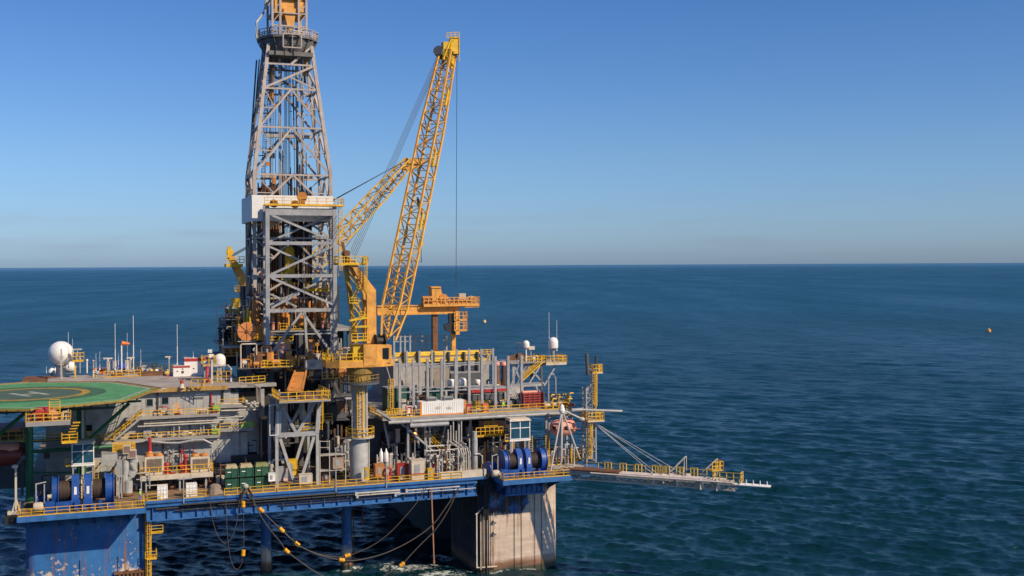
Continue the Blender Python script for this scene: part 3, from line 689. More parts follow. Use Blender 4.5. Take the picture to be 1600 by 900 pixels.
ld = MB(); ld.ladder((UC - 4.6, VC + 3.5, 70), (UC - 3.3, VC + 3, WT), .6, .07); ld.ladder((UC - 3.9, VC - 3, 70), (UC - 3.1, VC - 2.2, WT), .5, .06)
part('ladder', ld, DGR, der)
sp = MB()
for (du, w0, w1, r) in ((-3.4, Wv(436, 150, 30), WT - 1, .42), (3.1, Wv(480, 130, 30), WT - 3, .32)): sp.tube((UC + du, VC - 1.5, w0), (UC + du * .9, VC - 1.5, w1), r)
part('compensator_cylinder', sp, RUS, der)
sp = MB(); zz = Wv(436, 150, 30); sp.tube((UC - 3.4, VC - 1.5, zz - 1), (UC - 3.4, VC - 1.5, zz + 1), .5); sp.path([(UC - 3.4, VC - 1.5, zz - .9), (UC - 2.8, VC - 1.6, zz - 1.7), (UC - 1.6, VC - 1.6, zz - 1.4)], .2); sp.tube((UC + 3.05, VC - 1.5, Wv(480, 118, 30)), (UC + 3.0, VC - 1.5, Wv(480, 96, 30)), .42)
part('compensator_collar', sp, BRN, der)
mb_ = MB(); z = Wv(440, 211, 30)
mb_.box(UC - 4.4, UC + 4.6, VC - 1, VC - .2, z - .3, z + .3); part('racking_board', mb_, TAN, der); mb_ = MB(); z = Wv(440, 272, 29); mb_.box(UC - 5, UC + 5, VC - .5, VC + .4, z - .5, z + .4)
part('racking_board', mb_, TAN, der)
# crown platform
cz = Wv(460, 62, 30)
def ngon(r, n=10, c=(UC, VC)): return [(c[0] + r*math.cos(2*PI*(k+.5)/n), c[1] + r*math.sin(2*PI*(k+.5)/n)) for k in range(n)]
cpm = MB(); cpm.prism(ngon(6.0), cz - .1, cz + .25)
for k in range(10):
    a, b_ = ngon(5.9)[k], ngon(4.3)[k]; cpm.beam((*a, cz), (*b_, WT - 1.6), .22)
    a2 = ngon(5.9)[(k+1) % 10]; cpm.beam((*ngon(5.2)[k], cz - 1), (*ngon(5.2)[(k+1) % 10], cz - 1), .18)
cpm.lathe((UC, VC, WT - 1.4), [(4.4, 0), (5.2, 1.2), (5.6, cz - WT + 1.2)], 10); cpm.box(UC - 4.3, UC + 4.3, VC - 4.3, VC + 4.3, WT - 2.2, WT - 1.4)
crn = part('crown_platform', cpm, mat('grimy_grey_steel', (.15, .145, .14), .65, rust=.4), der)
r_ = MB(); pts = [(*p, cz + .25) for p in ngon(6.0)]; r_.rail(pts + [pts[0]], 1.5, .14, 1.3); r_.rail(pts + [pts[0]], .9, .12, .7); part('railing', r_, TAN, crn)
r_ = MB(); fp = Vector((UC - .2, VC - 6.0, cz)); r_.frame([fp + Vector((-1.6, 0, .4)), fp + Vector((1.9, 0, .4)), fp + Vector((1.9, 0, -2.2)), fp + Vector((-1.6, 0, -2.2)), fp + Vector((-1.6, 0, .4))], .22); r_.frame([fp + Vector((.2, 0, .4)), fp + Vector((.2, 0, -2.2))], .12); part('hanging_frame', r_, TAN, crn)
r_ = MB(); r_.path([(UC - 6.3, VC - 2, cz), (UC - 6.3, VC - 2, cz + 3), (UC - 4.6, VC - 1, cz + 5.5), (UC - 3.6, VC - 1, cz + 12)], .22); part('vent_pipe', r_, PIP, crn)
ct = MB()
for x, y in ((-3.4, -3.2), (3.2, -3.2), (3.2, 3.2), (-3.4, 3.2), (1.7, -3.2), (-1.9, -3.2)): ct.beam((UC + x, VC + y, cz), (UC + x, VC + y, cz + 12), .4)
for w in (2.5, 5, 8, 11): ct.frame([(UC - 3.4, VC - 3.2, cz + w), (UC + 3.2, VC - 3.2, cz + w), (UC + 3.2, VC + 3.2, cz + w), (UC - 3.4, VC + 3.2, cz + w), (UC - 3.4, VC - 3.2, cz + w)], .25)
for k in range(3): 
    for x0 in (-3.4, 1.7): ct.beam((UC + x0, VC - 3.2, cz + 1 + k * 2), (UC + x0 + 1.5, VC - 3.2, cz + 3 + k * 2), .16)
part('crown_frame', ct, TAN, der)
ob = MB(); ob.box(UC - 3.0, UC + 3.0, VC - 2.6, VC + 2.4, cz + 4.5, cz + 8.2); ob.extr([(UC - 1.3, cz + 6), (UC + 1.2, cz + 6), (UC + .8, cz + 2.2), (UC + .2, cz + 1.2), (UC - .4, cz + 2.4)], VC - 3, VC + 2)
ob.box(UC - 2.9, UC - 1.6, VC - 3, VC - 2.6, cz + 5, cz + 8); ob.box(UC + 1.2, UC + 2.9, VC - 3, VC - 2.6, cz + 5.4, cz + 7.4)
for k in range(4): ob.lathe((UC - 2 + k * 1.2, VC - 3, cz + 8.6), [(.02, -.2), (.9, -.2), (.9, .2), (.02, .2)], 16, (0, 1, 0))
part('crown_block', ob, ORA, der)
# windwall
z0, z1 = Wv(450, 346, 24), Wv(450, 305.5, 24)
u0, u1 = U(395, 24), U(521, 24)
def wallp(m, a, b_, t=.12, n=8):
    a, b_ = Vector(a), Vector(b_); d = b_ - a
    m.add([*(Vector((p.x, p.y, z)) for z in (z0, z1) for p in (a, b_)), *(Vector((p.x + .1, p.y + t, z)) for z in (z0, z1) for p in (a, b_))], [(0, 1, 3, 2), (4, 6, 7, 5), (0, 4, 5, 1), (2, 3, 7, 6), (0, 2, 6, 4), (1, 5, 7, 3)])
    for k in range(1, n): c = a.lerp(b_, k / n); m.box(c.x - .035, c.x + .035, c.y - .05, c.y + .05, z0, z1)
WW = mat('windwall_white', (.72, .72, .71), .55, var=.08, rust=.06)
m = MB(); wallp(m, (u0, 24, 0), (u1, 24, 0), n=5); part('windwall', m, WW, der)
m = MB(); wallp(m, (u0 - .06, 24.2, 0), (u0 - .06, 39, 0), n=4); part('windwall', m, WW, der)
m = MB(); wallp(m, (u1 - .2, 24.2, 0), (u1 - .2, 39, 0), n=4); part('windwall', m, WW, der)
m = MB(); wallp(m, (u0, 39, 0), (u1, 39, 0), n=5); part('windwall', m, WW, der)
m = MB()
for (a, b_) in (((u0 + .2, 26.5), (u1 - .4, 26.5)), ((u0 + .2, 38.2), (u1 - .4, 38.2))):
    for z in (z0 + .3, z1 - .4): m.beam((*a, z), (*b_, z), .3)
for u in (u0 + .3, u1 - .5):
    for z in (z0 + .3, z1 - .4): m.beam((u, 24.4, z), (u, 38.8, z), .3)
part('windwall_frame', m, DGR, der)
# side pipes and standing pipe racks inside
for (ua_, ub_, va, vb, m, w1, lab) in ((41.6, 45.2, 31, 36, RUS, 73, None), (48.6, 51.6, 31, 36, mat('dark_brown_pipe', (.07, .04, .025), .7, rust=.3), 72, None), (45.6, 46.6, 35, 37, RUS, 72, None)):
    b = MB(); u = ua_
    while u < ub_:
        v = va
        while v < vb: b.tube((u, v, DF), (u + random.uniform(-.1, .1), v, w1 - random.uniform(0, 4)), .16, n=5); v += .62
        u += .46
    part('drill_pipe_rack', b, m, der)
sb = MB()
for px, v in ((393, 28), (404, 27.5), (407, 27.5)): sb.tube((U(px, v), v, DF - 3), (U(px, v), v, 70), .16)
for px in (390, 392): sb.tube((U(px, VC + 5), VC + 5, DF - 3), (U(px, VC + 5), VC + 5, 76), .18)
sb.tube((U(391, VC + 5), VC + 5, 76), (UC - 5.5, VC + 4, WT - 2), .16); sb.tube((U(393, VC + 3), VC + 3, 76), (UC - 5.1, VC + 3, WT - 2), .12)
part('standpipe', sb, DGR, der)
td = MB(); z = Wv(455, 415, 33); td.box(UC - 1.0, UC + 1.0, VC - 1.6, VC + .2, z - 1.6, z + 2.2); td.tube((UC, VC - .8, z - 4.5), (UC, VC - .8, z - 1.6), .35); td.lathe((UC - .2, VC - 1.7, z + 2.8), [(.02, 0), (1.1, 0), (1.1, .9), (.02, .9)], 16, (0, 1, 0)); td.box(UC - 1.7, UC - 1, VC - 1.2, VC, z - 2.8, z - .4); td.box(UC + 1, UC + 2.1, VC - 1, VC, z - .4, z + 1.4); td.box(UC - 1.8, UC + 1.6, VC - 1.3, VC - .4, z - 3.8, z - 3.3)
part('top_drive', td, YBR, der)
# ---- front tower
twr = thing('pipe_handling_tower', 'square grey braced tower standing in front of the derrick legs', 'steel tower', (47.6, 21.5, 38.5))
VF, VB_ = 20.0, 23.2
tl, tr_ = U(419, VF), U(524, VF)
zt, zb = Wv(470, 322, VF), Wv(470, 556, VF)
for u in (tl, tr_):
    for v in (VF, VB_): part('leg', MB().beam((u, v, zb), (u, v, zt), .72, .6), GRY, twr)
cl_, cr_ = MB(), MB()
ys = (380, 431, 485, 522)
for v in (VF, VB_):
    cl_.beam((tl, v, Wv(470, 331, VF)), (tr_, v, Wv(470, 331, VF)), .5, 1.35 if v == VF else .4, up=Vector((0, 0, 1)))
    for y in ys[:3]: cl_.beam((tl, v, Wv(470, y, VF)), (tr_, v, Wv(470, y, VF)), .4, .62)
cl_.beam((tl, VF, Wv(470, 522, VF)), (tr_, VF, Wv(470, 522, VF)), .25)
for u in (tl, tr_):
    for y in (331,) + ys[:3]: cl_.beam((u, VF, Wv(470, y, VF)), (u, VB_, Wv(470, y, VF)), .4)
part('crossbeam', cl_, GRY, twr)
for a, b_ in (((424, 336), (521, 377)), ((423, 429), (521, 384)), ((424, 434), (521, 476)), ((424, 481), (468, 458))):
    cr_.beam(A(*a, VF), A(*b_, VF), .42)
    q, r2 = A(*a, VF), A(*b_, VF); cr_.beam(Vector((q.x, VB_, r2.z)), Vector((r2.x, VB_, q.z)), .36)
for a, b_ in (((472, 487), (421, 556)), ((472, 487), (514, 546)), ((476, 487), (480, 558))): cr_.beam(A(*a, VF), A(*b_, VF), .45)
for u in (tl, tr_):
    for y0, y1 in ((336, 380), (380, 431), (431, 485), (485, 552)): cr_.beam((u, VF, Wv(470, y0, VF)), (u, VB_, Wv(470, y1, VF)), .3)
part('brace', cr_, GRY, twr)
tp = MB(); tp.box(tl - .6, tr_ + 1.6, VF - .9, VF + 1.5, zt, zt + .22)
tpo = part('top_platform', tp, YEL, twr); r_ = MB(); r_.rail([(tl - .6, VF - .8, zt + .2), (tr_ + 1.6, VF - .8, zt + .2), (tr_ + 1.6, VF + 1.4, zt + .2)], 1.3, .09, 1.6); part('railing', r_, YEL, tpo)
r_ = MB(); r_.ladder((tr_ + 1.3, VF + 1.2, Wv(530, 432, VF)), (tr_ + 1.3, VF + 1.2, zt + 1.4), .7, .09); part('ladder', r_, YEL, twr)
sh = MB()
for (px, py, r) in ((428, 318, .75), (461, 319, .75)): p = A(px, py, VF - .2); sh.lathe(p, [(.02, -.35), (r, -.35), (r * .75, -.15), (r * .75, .15), (r, .35), (.02, .35)], 16, (.5, 1, 0)); sh.box(p.x - .3, p.x + .3, p.y - .2, p.y + .2, zt, p.z)
p = A(472, 308, VF); sh.lathe(p, [(.02, -.4), (1.0, -.4), (1.0, .4), (.02, .4)], 8, (.2, 1, 0)); sh.box(p.x - .5, p.x + .5, p.y - .3, p.y + .6, zt + .2, p.z - .6)
part('sheave', sh, BRN, twr)
wp = MB(); zz = Wv(490, 452, 25); wp.box(U(480, 25), U(522, 25), 24.5, 27, zz - .4, zz); wo_ = part('work_basket', wp, YBR, twr); r_ = MB(); r_.rail([(U(480, 25), 27, zz), (U(480, 25), 24.5, zz), (U(522, 25), 24.5, zz), (U(522, 25), 27, zz)], 1.4, .12, 1); part('railing', r_, YBR, wo_)
# ---- drill floor and substructure
sbs = thing('drill_floor', 'dark drill floor substructure crowded with pipes below the derrick', 'substructure', (47, 30, 18))
m = MB(); m.box(36.8, 59, 25, 50, DF - .5, DF); m.box(34, 37, 27, 48, DF - 3.4, DF - 3); part('floor', m, GRD, sbs)
for bb in ((38.8, 57.5, 30, 48, 18.05, DF - .5), (40, 60, 46, 52, DF, 52)): part('dark_wall', MB().box(*bb), mat('shade_dark_plate', (.035, .034, .036), .8, rust=.2), sbs)  # shade of the floors overhead put into the walls' near-black colour
m = MB()
for u in (38.2, 42.5, 48, 53, 58.5):
    for v in (24.5, 29.4): m.beam((u, v, 18), (u, v, DF - .5), .8)
for w in (24, 31, 37.4): m.beam((38, 24.5, w), (58.7, 24.5, w), .5, .7); m.beam((38, 24.5, w), (38, 48, w), .5, .7)
m.beam((38.2, 24.5, 24), (42.5, 24.5, 37), .5); m.beam((58.5, 24.5, 24), (53, 24.5, 37), .5)
part('frame', m, DGR, sbs)
m = MB()
for k in range(26):
    u = random.uniform(36, 59); v = random.uniform(22.5, 29); w = random.uniform(19, 40); 
    h = random.uniform(3, 12); m.tube((u, v, w), (u, v, min(w + h, 43)), random.choice((.12, .18, .28)))
    if k % 2: m.tube((u, v, w), (u + random.uniform(-5, 5), v, w), random.choice((.1, .16)))
part('pipework', m, DGR, sbs)
m = MB()
for k in range(12): u = random.uniform(36, 59); v = random.uniform(23, 28); w = random.uniform(20, 40); m.tube((u, v, w), (u, v, min(w + random.uniform(2, 8), 43)), .14)
part('pipework', m, PIP, sbs)
m = MB(); w = Wv(450, 534, 24); r_ = MB(); r_.rail([A(391, 532, 24), A(458, 532, 24)], 1.2, .11, 1.3); r_.rail([A(478, 532, 24), A(500, 532, 24)], 1.2, .11, 1.3); r_.rail([A(374, 600, 18), A(414, 597, 18)], 1.2, .11, 1.2); part('railing', r_, YEL, sbs)
m = MB(); p, q = A(390, 535, 24), A(500, 532, 24); m.box(p.x, A(458, 532, 24).x, 23.8, 30, p.z - .5, p.z - .1); m.box(A(478, 532, 24).x, q.x, 23.8, 30, p.z - .5, p.z - .1)
p, q = A(372, 600, 18), A(432, 600, 18); m.box(p.x, q.x, 18, 30, p.z - .7, p.z - .1); part('lower_floor', m, LGR, sbs)
m = MB(); z1_ = A(375, 480, 30).z
u0_, u1_ = U(346, 36), U(400, 36); m.box(u0_ + 1, u1_, 36, 50, 38, Wv(370, 500, 36)); m.box(u0_ + .3, u0_ + 3, 35, 42, 36.5, Wv(350, 510, 35)); m.box(u0_ - .4, u1_ - 2, 34.5, 48, Wv(370, 556, 34.5) - .4, Wv(370, 556, 34.5)); part('mud_tower', m, BLK, sbs)
r_ = MB(); 
for y in (482, 500, 520): r_.rail([A(346, y, 35), A(372, y, 35)], 1.2, .11, 1); r_.rail([A(376, y - 4, 35), A(396, y - 4, 35)], 1.1, .1, 1)
r_.beam(A(338, 480, 35), A(338, 545, 35), .12); r_.beam(A(338, 480, 35), A(356, 479, 35), .14); r_.beam(A(338, 494, 35), A(356, 493, 35), .14); part('railing', r_, PIP, sbs)
m = MB()
for k in range(7): m.lathe(A(349, 515 + k * 4.6, 34.2), [(.25, -.12), (1.15 - .05 * k, -.12), (1.15 - .05 * k, .12), (.25, .12)], 14, (.3, .2, 1))
part('hose_coil', m, BLK, sbs)
tb_ = thing('tensioner_bank', 'orange brown hanging tensioner cylinders glimpsed through the grey tower', 'tensioners', A(470, 535, 26))
for px, y0, y1, r in ((443, 470, 500, .45), (446, 495, 520, .3), (427, 478, 500, .3), (460, 462, 482, .4), (492, 474, 502, .45), (500, 470, 496, .5), (507, 478, 505, .35), (483, 470, 490, .3), (398, 470, 500, .55), (402, 492, 512, .35), (470, 488, 508, .7)):
    p, q = A(px, y1, 26.2), A(px, y0, 26.2); part('cylinder', MB().tube(p, q, r, n=10), BRN, tb_); part('rod', MB().tube(q, q + Vector((0, 0, 2.5)), r * .4, n=6), RUS, tb_)
# individual pieces of deck machinery round the drill floor
def reel(px, py, v, r, wd, m, label, name='cable_reel', cat='reel', ax=(.2, 1, 0), stand=True):
    p = A(px, py, v); t = thing(name, label, cat, (p.x, v, p.z - r))
    d = MB(); d.lathe(p, [(.02, -wd/2), (r, -wd/2), (r, -wd/2 + .1), (r * .5, -wd/2 + .12), (r * .5, wd/2 - .12), (r, wd/2 - .1), (r, wd/2), (.02, wd/2)], 24, ax); part('drum', d, m, t)
    k_ = MB(); x, y = _axes(Vector(ax).normalized())
    for k in range(8): a = k * PI / 4; e = x * math.cos(a) + y * math.sin(a); f = Vector(ax).normalized() * (-wd/2 - .04); k_.beam(p + f + e * .2, p + f + e * r * .95, .07)
    k_.lathe(p, [(.02, -wd/2 - .2), (.25, -wd/2 - .2), (.25, wd/2 + .1), (.02, wd/2 + .1)], 10, ax); part('spoke', k_, RUS, t)
    if stand: s = MB(); s.beam(p + Vector((-r*.6, -.1, -r)), p, .16); s.beam(p + Vector((r*.6, -.1, -r)), p, .16); s.box(p.x - r, p.x + r, v - wd/2, v + wd/2, p.z - r - .15, p.z - r); part('stand', s, GRY, t)
    return t
reel(386, 518, 23, 1.75, .7, mat('faded_orange_reel', (.72, .27, .08), .6), 'big faded orange hose reel left of the grey tower')
def boxy(px, py, wd, hd_, v, m, name, label, cat, dp=1.5, lid=None):
    p = A(px, py, v); t = thing(name, label, cat, (p.x, v + dp/2, p.z))
    b = MB(); b.box(p.x - wd/2, p.x + wd/2, v, v + dp, p.z + .12, p.z + hd_)
    part('body', b, m, t)
    f = MB(); 
    for x in (-wd/2 - .04, wd/2 - .04):
        for y in (v - .04, v + dp - .04): f.box(p.x + x, p.x + x + .08, y, y + .08, p.z, p.z + hd_ + .04)
    f.box(p.x - wd/2 - .05, p.x + wd/2 + .05, v - .05, v + dp + .05, p.z + hd_, p.z + hd_ + .06); f.box(p.x - wd/2, p.x + wd/2, v - .05, v + dp, p.z, p.z + .12)
    part('edge_frame', f, lid or m, t)
    s = MB(); s.box(p.x - wd*.3, p.x + wd*.1, v - .06, v, p.z + hd_*.25, p.z + hd_*.8); part('access_panel', s, lid or GRY, t)
    return t
boxy(440, 568, 1.6, 3.6, 20.4, PNK, 'tool_locker', 'tall pink red locker behind the foot of the grey tower', 'locker')
boxy(450, 574, .9, 5.2, 21, ORA, 'control_column', 'orange yellow machine column beside the pink red locker', 'machine', .9)
boxy(487, 572, 1.1, 5.0, 22, BRN, 'mud_standpipe_housing', 'brown orange pipe housing right of the dark drill floor opening', 'machine', 1)
boxy(491, 577, 3.0, 1.6, 14, CRM, 'winch_housing', 'pale weathered winch housing right of the tilted orange catwalk chute', 'machine')
# catwalk machine chute
ch = thing('pipe_chute', 'tilted orange brown pipe chute above the grey trestle', 'chute', A(462, 609, 3))
m = MB(); a, b_ = A(461, 612, 3), A(470, 582, 8); m.taper(a, b_, 2.4, .25, 1.9, .25); part('slide', m, BRN, ch)
m = MB()
for s in (-1.25, 1.25): m.beam(a + Vector((s, 0, .2)), b_ + Vector((s * .8, 0, .2)), .25, .5); m.beam(a + Vector((s, 0, .2)), a + Vector((s, 2.6, .2)), .2)
for t in (.2, .5, .8): c = a.lerp(b_, t); m.beam(c + Vector((-1.2, 0, .15)), c + Vector((1.2, 0, .15)), .12)
part('side_rail', m, BRN, ch)
# ---- grey trestle under the chute
tre = thing('grey_trestle', 'grey steel trestle with splayed legs carrying a yellow railed platform', 'trestle', (A(465, 755, 4).x, 6, 18))
V1 = 4.0; zt_ = A(470, 629, V1 - 4.5).z; zm = A(470, 678, V1).z
for v in (V1, V1 + 8.5):
    for px_ in (432.5, 496): u = U(px_, V1, 740); part('leg', MB().beam((u, v, 18), (u, v, zm), .52), LGR, tre); part('leg', MB().beam((u + (.6 if px_ < 450 else -.6), v, zm - .6), (u + (3.2 if px_ < 450 else -3.2), v, 18), .5), LGR, tre)
    t = MB(); u0_, u1_ = U(432, V1, 670), U(495, V1, 670); uc = (u0_ + u1_) / 2
    t.beam((u0_, v, zm), (u1_, v, zm), .6, .75); t.beam((u0_ + .5, v, zt_), (uc, v, zm), .5); t.beam((u1_ + .1, v, zt_), (uc, v, zm), .5)
    t.beam((u0_ + .2, v, zm), (u0_ + .5, v, zt_), .95, .7); t.beam((u1_, v, zm), (u1_ + .5, v, zt_), .7); part('truss', t, GRY, tre)
t = MB(); t.box(u0_ - .2, u1_ + 1.6, V1 - 4.5, V1 + 8, zt_, zt_ + .3); t.beam((u0_ + .3, V1 - 4.2, zt_ - .1), (u0_ + .3, V1, zt_ - 1.8), .25); t.beam((u1_, V1 - 4.2, zt_ - .1), (u1_, V1, zt_ - 1.8), .25); t.box(u0_ + 3, u1_ + .8, V1 + 2, V1 + 5, zm + .3, zm + .45); tpl = part('platform', t, GRD, tre)
t = MB(); t.rail([(u0_ - .1, V1 + 4, zt_ + .3), (u0_ - .1, V1 - 4.4, zt_ + .3), (u1_ + 1.5, V1 - 4.4, zt_ + .3), (u1_ + 1.5, V1 + 6, zt_ + .3)], 1.5, .12, 1.5); t.rail([(u0_ + 3.5, V1 + 1, zm + .45), (u1_ + .7, V1 + 1, zm + .45)], 1.2, .12, 1.2); t.ladder((u1_ + 1.2, V1 + 3, zm), (u1_ + 1.2, V1 + 3, zt_ + 1.2), .7, .09); part('railing', t, YEL, tpl)
t = MB(); t.tube((uc - 2, V1 + 3, zm - 1), (uc - 2, V1 + 3, zt_), .95, n=14); t.tube((uc + 1.5, V1 + 3.4, zm + 2), (uc + 1.5, V1 + 3.4, zt_), .5); part('tank', t, LGR, tre)
t = MB(); p = A(428, 660, V1 - .3); t.frame([p + Vector((-.7, 0, 3)), p + Vector((.7, 0, 3)), p + Vector((.7, 0, -2.2)), p + Vector((-.7, 0, -2.2)), p + Vector((-.7, 0, 3))], .12); part('access_frame', t, WHT, tre)
t = MB()
for k in range(16): u = random.uniform(u0_ + .2, u1_ + .5); v = random.uniform(V1 - 3.6, V1 + 2); t.box(u, u + random.uniform(.3, 1.0), v, v + .6, zt_ + .3, zt_ + random.uniform(.6, 1.7))
part('deck_gear', t, RUS, tre)
# ================================================================ cranes
def boom_head(mb, p, d, s):
    x, y = _axes(d)
    return mb
VCN = 5.2
cx, cy = A(561, 745, VCN).x, VCN
crane = thing('pedestal_crane', 'large orange lattice boom crane on a grey pedestal at the deck edge', 'crane', (cx, cy, 18))
zr = A(561, 682, VCN).z; zu = A(565, 597, VCN).z; zs = A(565, 571, VCN).z; zd = A(565, 562, VCN).z
t = MB(); t.lathe((cx, cy, 18), [(1.75, 0), (1.75, .4), (1.62, .42), (1.62, zr - 18 - 1.2), (1.3, zr - 18 - .4), (1.2, zr - 18), (1.2, zu - 18), (1.9, zs - 18)], 32); part('pedestal', t, LGR, crane, sm=True)
t = MB(); t.lathe((cx + .2, cy, zr - .2), [(1.3, 0), (2.55, .02), (2.55, .32), (1.3, .33)], 24); rg = part('ring_platform', t, LGR, crane)
rpts = [(cx + .2 + 2.5*math.cos(2*PI*k/16), cy + 2.5*math.sin(2*PI*k/16), zr + .12) for k in range(17)]
t = MB(); t.rail(rpts, 1.5, .12, .9); part('railing', t, YEL, rg)
t = MB(); t.lathe((cx + .3, cy, zu - .3), [(1.3, 0), (3.4, .05), (3.4, .4), (1.3, .45)], 24); rg = part('ring_platform', t, DGR, crane)
t = MB(); t.rail([(cx + .3 + 3.3*math.cos(2*PI*k/18), cy + 3.3*math.sin(2*PI*k/18), zu + .12) for k in range(19)], 1.3, .09, 1.6, kick=False); part('railing', t, mat('grimy_yellow_rail', (.34, .22, .05), .7, rust=.5), rg)
t = MB(); t.lathe((cx + .3, cy, zu + .1), [(1.9, 0), (1.9, (zs - zu) * .4), (2.3, (zs - zu) * .5), (2.3, zs - zu)], 28); part('slewing_ring', t, mat('dull_mustard_paint', (.26, .17, .04), .7, rust=.55), crane)
t = MB(); t.ladder((cx, cy - 1.25, zr + .2), (cx, cy - 1.25, zu + 1), 1.0, .1); part('ladder', t, YEL, crane)
t = MB(); t.tube((cx + 1.3, cy - .5, zr), (cx + 1.3, cy - .5, zu), .22); t.tube((cx - 1.25, cy - .3, zr), (cx - 1.25, cy - .3, zu), .13); t.tube((cx + 1.75, cy - .3, 18), (cx + 1.75, cy - .3, zr), .12); part('service_pipe', t, PIP, crane)
# slewing deck
t = MB(); ul, ur = U(508, VCN, 560), U(600, VCN, 560); t.prism([(ul, cy - 1.0), (ul + 2, cy - 2.6), (ur - 1, cy - 2.6), (ur + 1.4, cy - 1.4), (ur + 1.4, cy + 2.6), (ul, cy + 2.6)], zd - 1.15, zd); t.box(cx - 1.2, cx + 2.2, cy - 2, cy + 2, zs - .4, zd - 1.1); sd_ = part('slewing_deck', t, ORA, crane)
t = MB(); t.rail([(ul, cy + 2.5, zd), (ul, cy - .9, zd), (ul + 2, cy - 2.5, zd), (U(568, VCN), cy - 2.5, zd)], 1.35, .12, 1.2); part('railing', t, YBR, sd_)
t = MB(); a, b_ = U(568, VCN - 2.4), U(587, VCN - 2.4); zc = A(580, 538, VCN - 2).z; zf_ = A(580, 568, VCN - 2).z
t.box(a, b_, cy - 2.7, cy + .5, zd - .9, zc); t.add([(b_, cy - 2.5, zd - .9), (U(612, VCN - 2), cy - 2.1, zd - .5), (U(612, VCN - 2), cy + .2, zd - .5), (b_, cy + .4, zd - .9), (b_, cy - 2.5, zc), (U(612, VCN - 2), cy - 2.1, zc - .2), (U(612, VCN - 2), cy + .2, zc - .2), (b_, cy + .4, zc)], MB.BF)
cab = part('cab', t, ORA, crane)
t = MB(); p = A(603, 552, cy - 2.4); t.box(p.x - .55, p.x + .55, cy - 2.42, cy - 2.2, p.z - .95, p.z + .95); part('cab_window', t, GLS, cab, 'dark front window of the crane cab')
t = MB(); p = A(577, 549, cy - 2.75); t.box(p.x - .75, p.x + .7, cy - 2.76, cy - 2.7, p.z - 1, p.z + .9); part('cab_door', t, mat('faded_crane_orange', (.66, .33, .07), .6, rust=.35), cab)
t = MB(); a, b_ = U(552, VCN - 1.5), U(567.5, VCN - 1.5); t.box(a, b_, cy - 1.6, cy + 1, zd, A(560, 540, VCN).z + .3); part('machinery_house', t, YBR, crane)
# A-frame
def afr(mb, v, off=0):
    P = [(A(x + off, y, VCN)) for x, y in ((586, 536), (585, 453), (577, 443), (552, 408), (540, 400), (540, 412), (549, 418), (566, 450), (571, 460), (571, 536))]
    mb.extr([(p.x, p.z) for p in P], v, v + .95)
t = MB(); afr(t, cy - 1.2); part('a_frame', t, ORA, crane)
t = MB(); afr(t, cy + 1.6); t.beam(A(578, 470, VCN) + Vector((0, -1, 0)), A(578, 470, VCN) + Vector((0, 2, 0)), .5); t.beam(A(545, 405, VCN) + Vector((0, -1, 0)), A(545, 405, VCN) + Vector((0, 2, 0)), .5); part('a_frame', t, ORA, crane)
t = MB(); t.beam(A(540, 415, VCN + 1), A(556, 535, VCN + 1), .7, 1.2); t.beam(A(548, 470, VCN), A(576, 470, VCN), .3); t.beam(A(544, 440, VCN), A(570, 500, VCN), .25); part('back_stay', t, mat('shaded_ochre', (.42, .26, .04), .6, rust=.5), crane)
t = MB(); zz = A(550, 412, VCN).z; t.box(U(527, VCN), U(573, VCN), cy - 1.6, cy + 2.6, zz - .25, zz); ap = part('top_walkway', t, YBR, crane); t = MB(); t.rail([(U(527, VCN), cy + 2.5, zz), (U(527, VCN), cy - 1.5, zz), (U(573, VCN), cy - 1.5, zz), (U(573, VCN), cy + 2.5, zz)], 1.3, .11, 1.1); t.ladder(A(570, 460, VCN - 1.7), A(570, 402, VCN - 1.7), .6, .08); part('railing', t, YBR, ap)
t = MB()
for dv in (-.8, .3, 1.4): t.lathe(A(541, 396, VCN) + Vector((0, dv, 0)), [(.02, -.2), (.55, -.2), (.45, 0), (.55, .2), (.02, .2)], 16, (0, 1, 0)); 
t.beam(A(541, 408, VCN), A(535, 378, VCN), .45); part('sheave', t, RUS, crane)
t = MB(); zz = A(560, 508, VCN).z; t.box(U(553, VCN - 2), U(578, VCN - 2), cy - 3, cy - 1.3, zz - .3, zz); t.box(U(545, VCN), U(572, VCN), cy - 2.6, cy - 1.5, A(560, 532, VCN).z, A(560, 530, VCN).z + .1); ap = part('access_platform', t, YBR, crane); t = MB(); z = A(560, 531, VCN).z; t.rail([(U(545, VCN), cy - 2.6, z), (U(572, VCN), cy - 2.6, z)], 1.3, .12, 1); t.beam(A(546, 501, VCN - 3), A(576, 496, VCN - 3), .3); t.beam(A(546, 501, VCN - 3), A(575, 491, VCN - 3), .15); part('railing', t, YBR, ap)
t = MB(); p = A(590, 532, VCN); 
for dv in (-1.2, .8): t.lathe(p + Vector((0, dv, 0)), [(.02, -.9), (1.2, -.9), (1.2, -.75), (.7, -.7), (.7, .7), (1.2, .75), (1.2, .9), (.02, .9)], 18, (1, .2, 0))
t.box(p.x - 1.8, p.x + 2, cy - 2, cy + 2, p.z - 1.2, p.z - .7); part('hoist_winch', t, BLK, crane)
t = MB()
for y0, y1, x0, x1 in ((432, 452, 546, 562), (452, 474, 562, 550), (474, 496, 550, 566), (496, 520, 566, 550)):
    a, b_ = A(x0, y0, VCN - .6), A(x1, y1, VCN - .6)
    for dv in (0, .7): 
        for h in (0, .9): t.beam(a + Vector((0, dv, h)), b_ + Vector((0, dv, h)), .1)
    t.box(min(b_.x, b_.x + .9), max(b_.x, b_.x + .9), b_.y - .2, b_.y + .9, b_.z - .12, b_.z); t.rail([b_ + Vector((-.5, -.2, 0)), b_ + Vector((1.2, -.2, 0))], 1.0, .09, .8)
for y in (430, 470, 515): t.beam(A(544, y, VCN + 1), A(571, y, VCN + .6), .2)
part('zigzag_stair', t, YBR, crane)
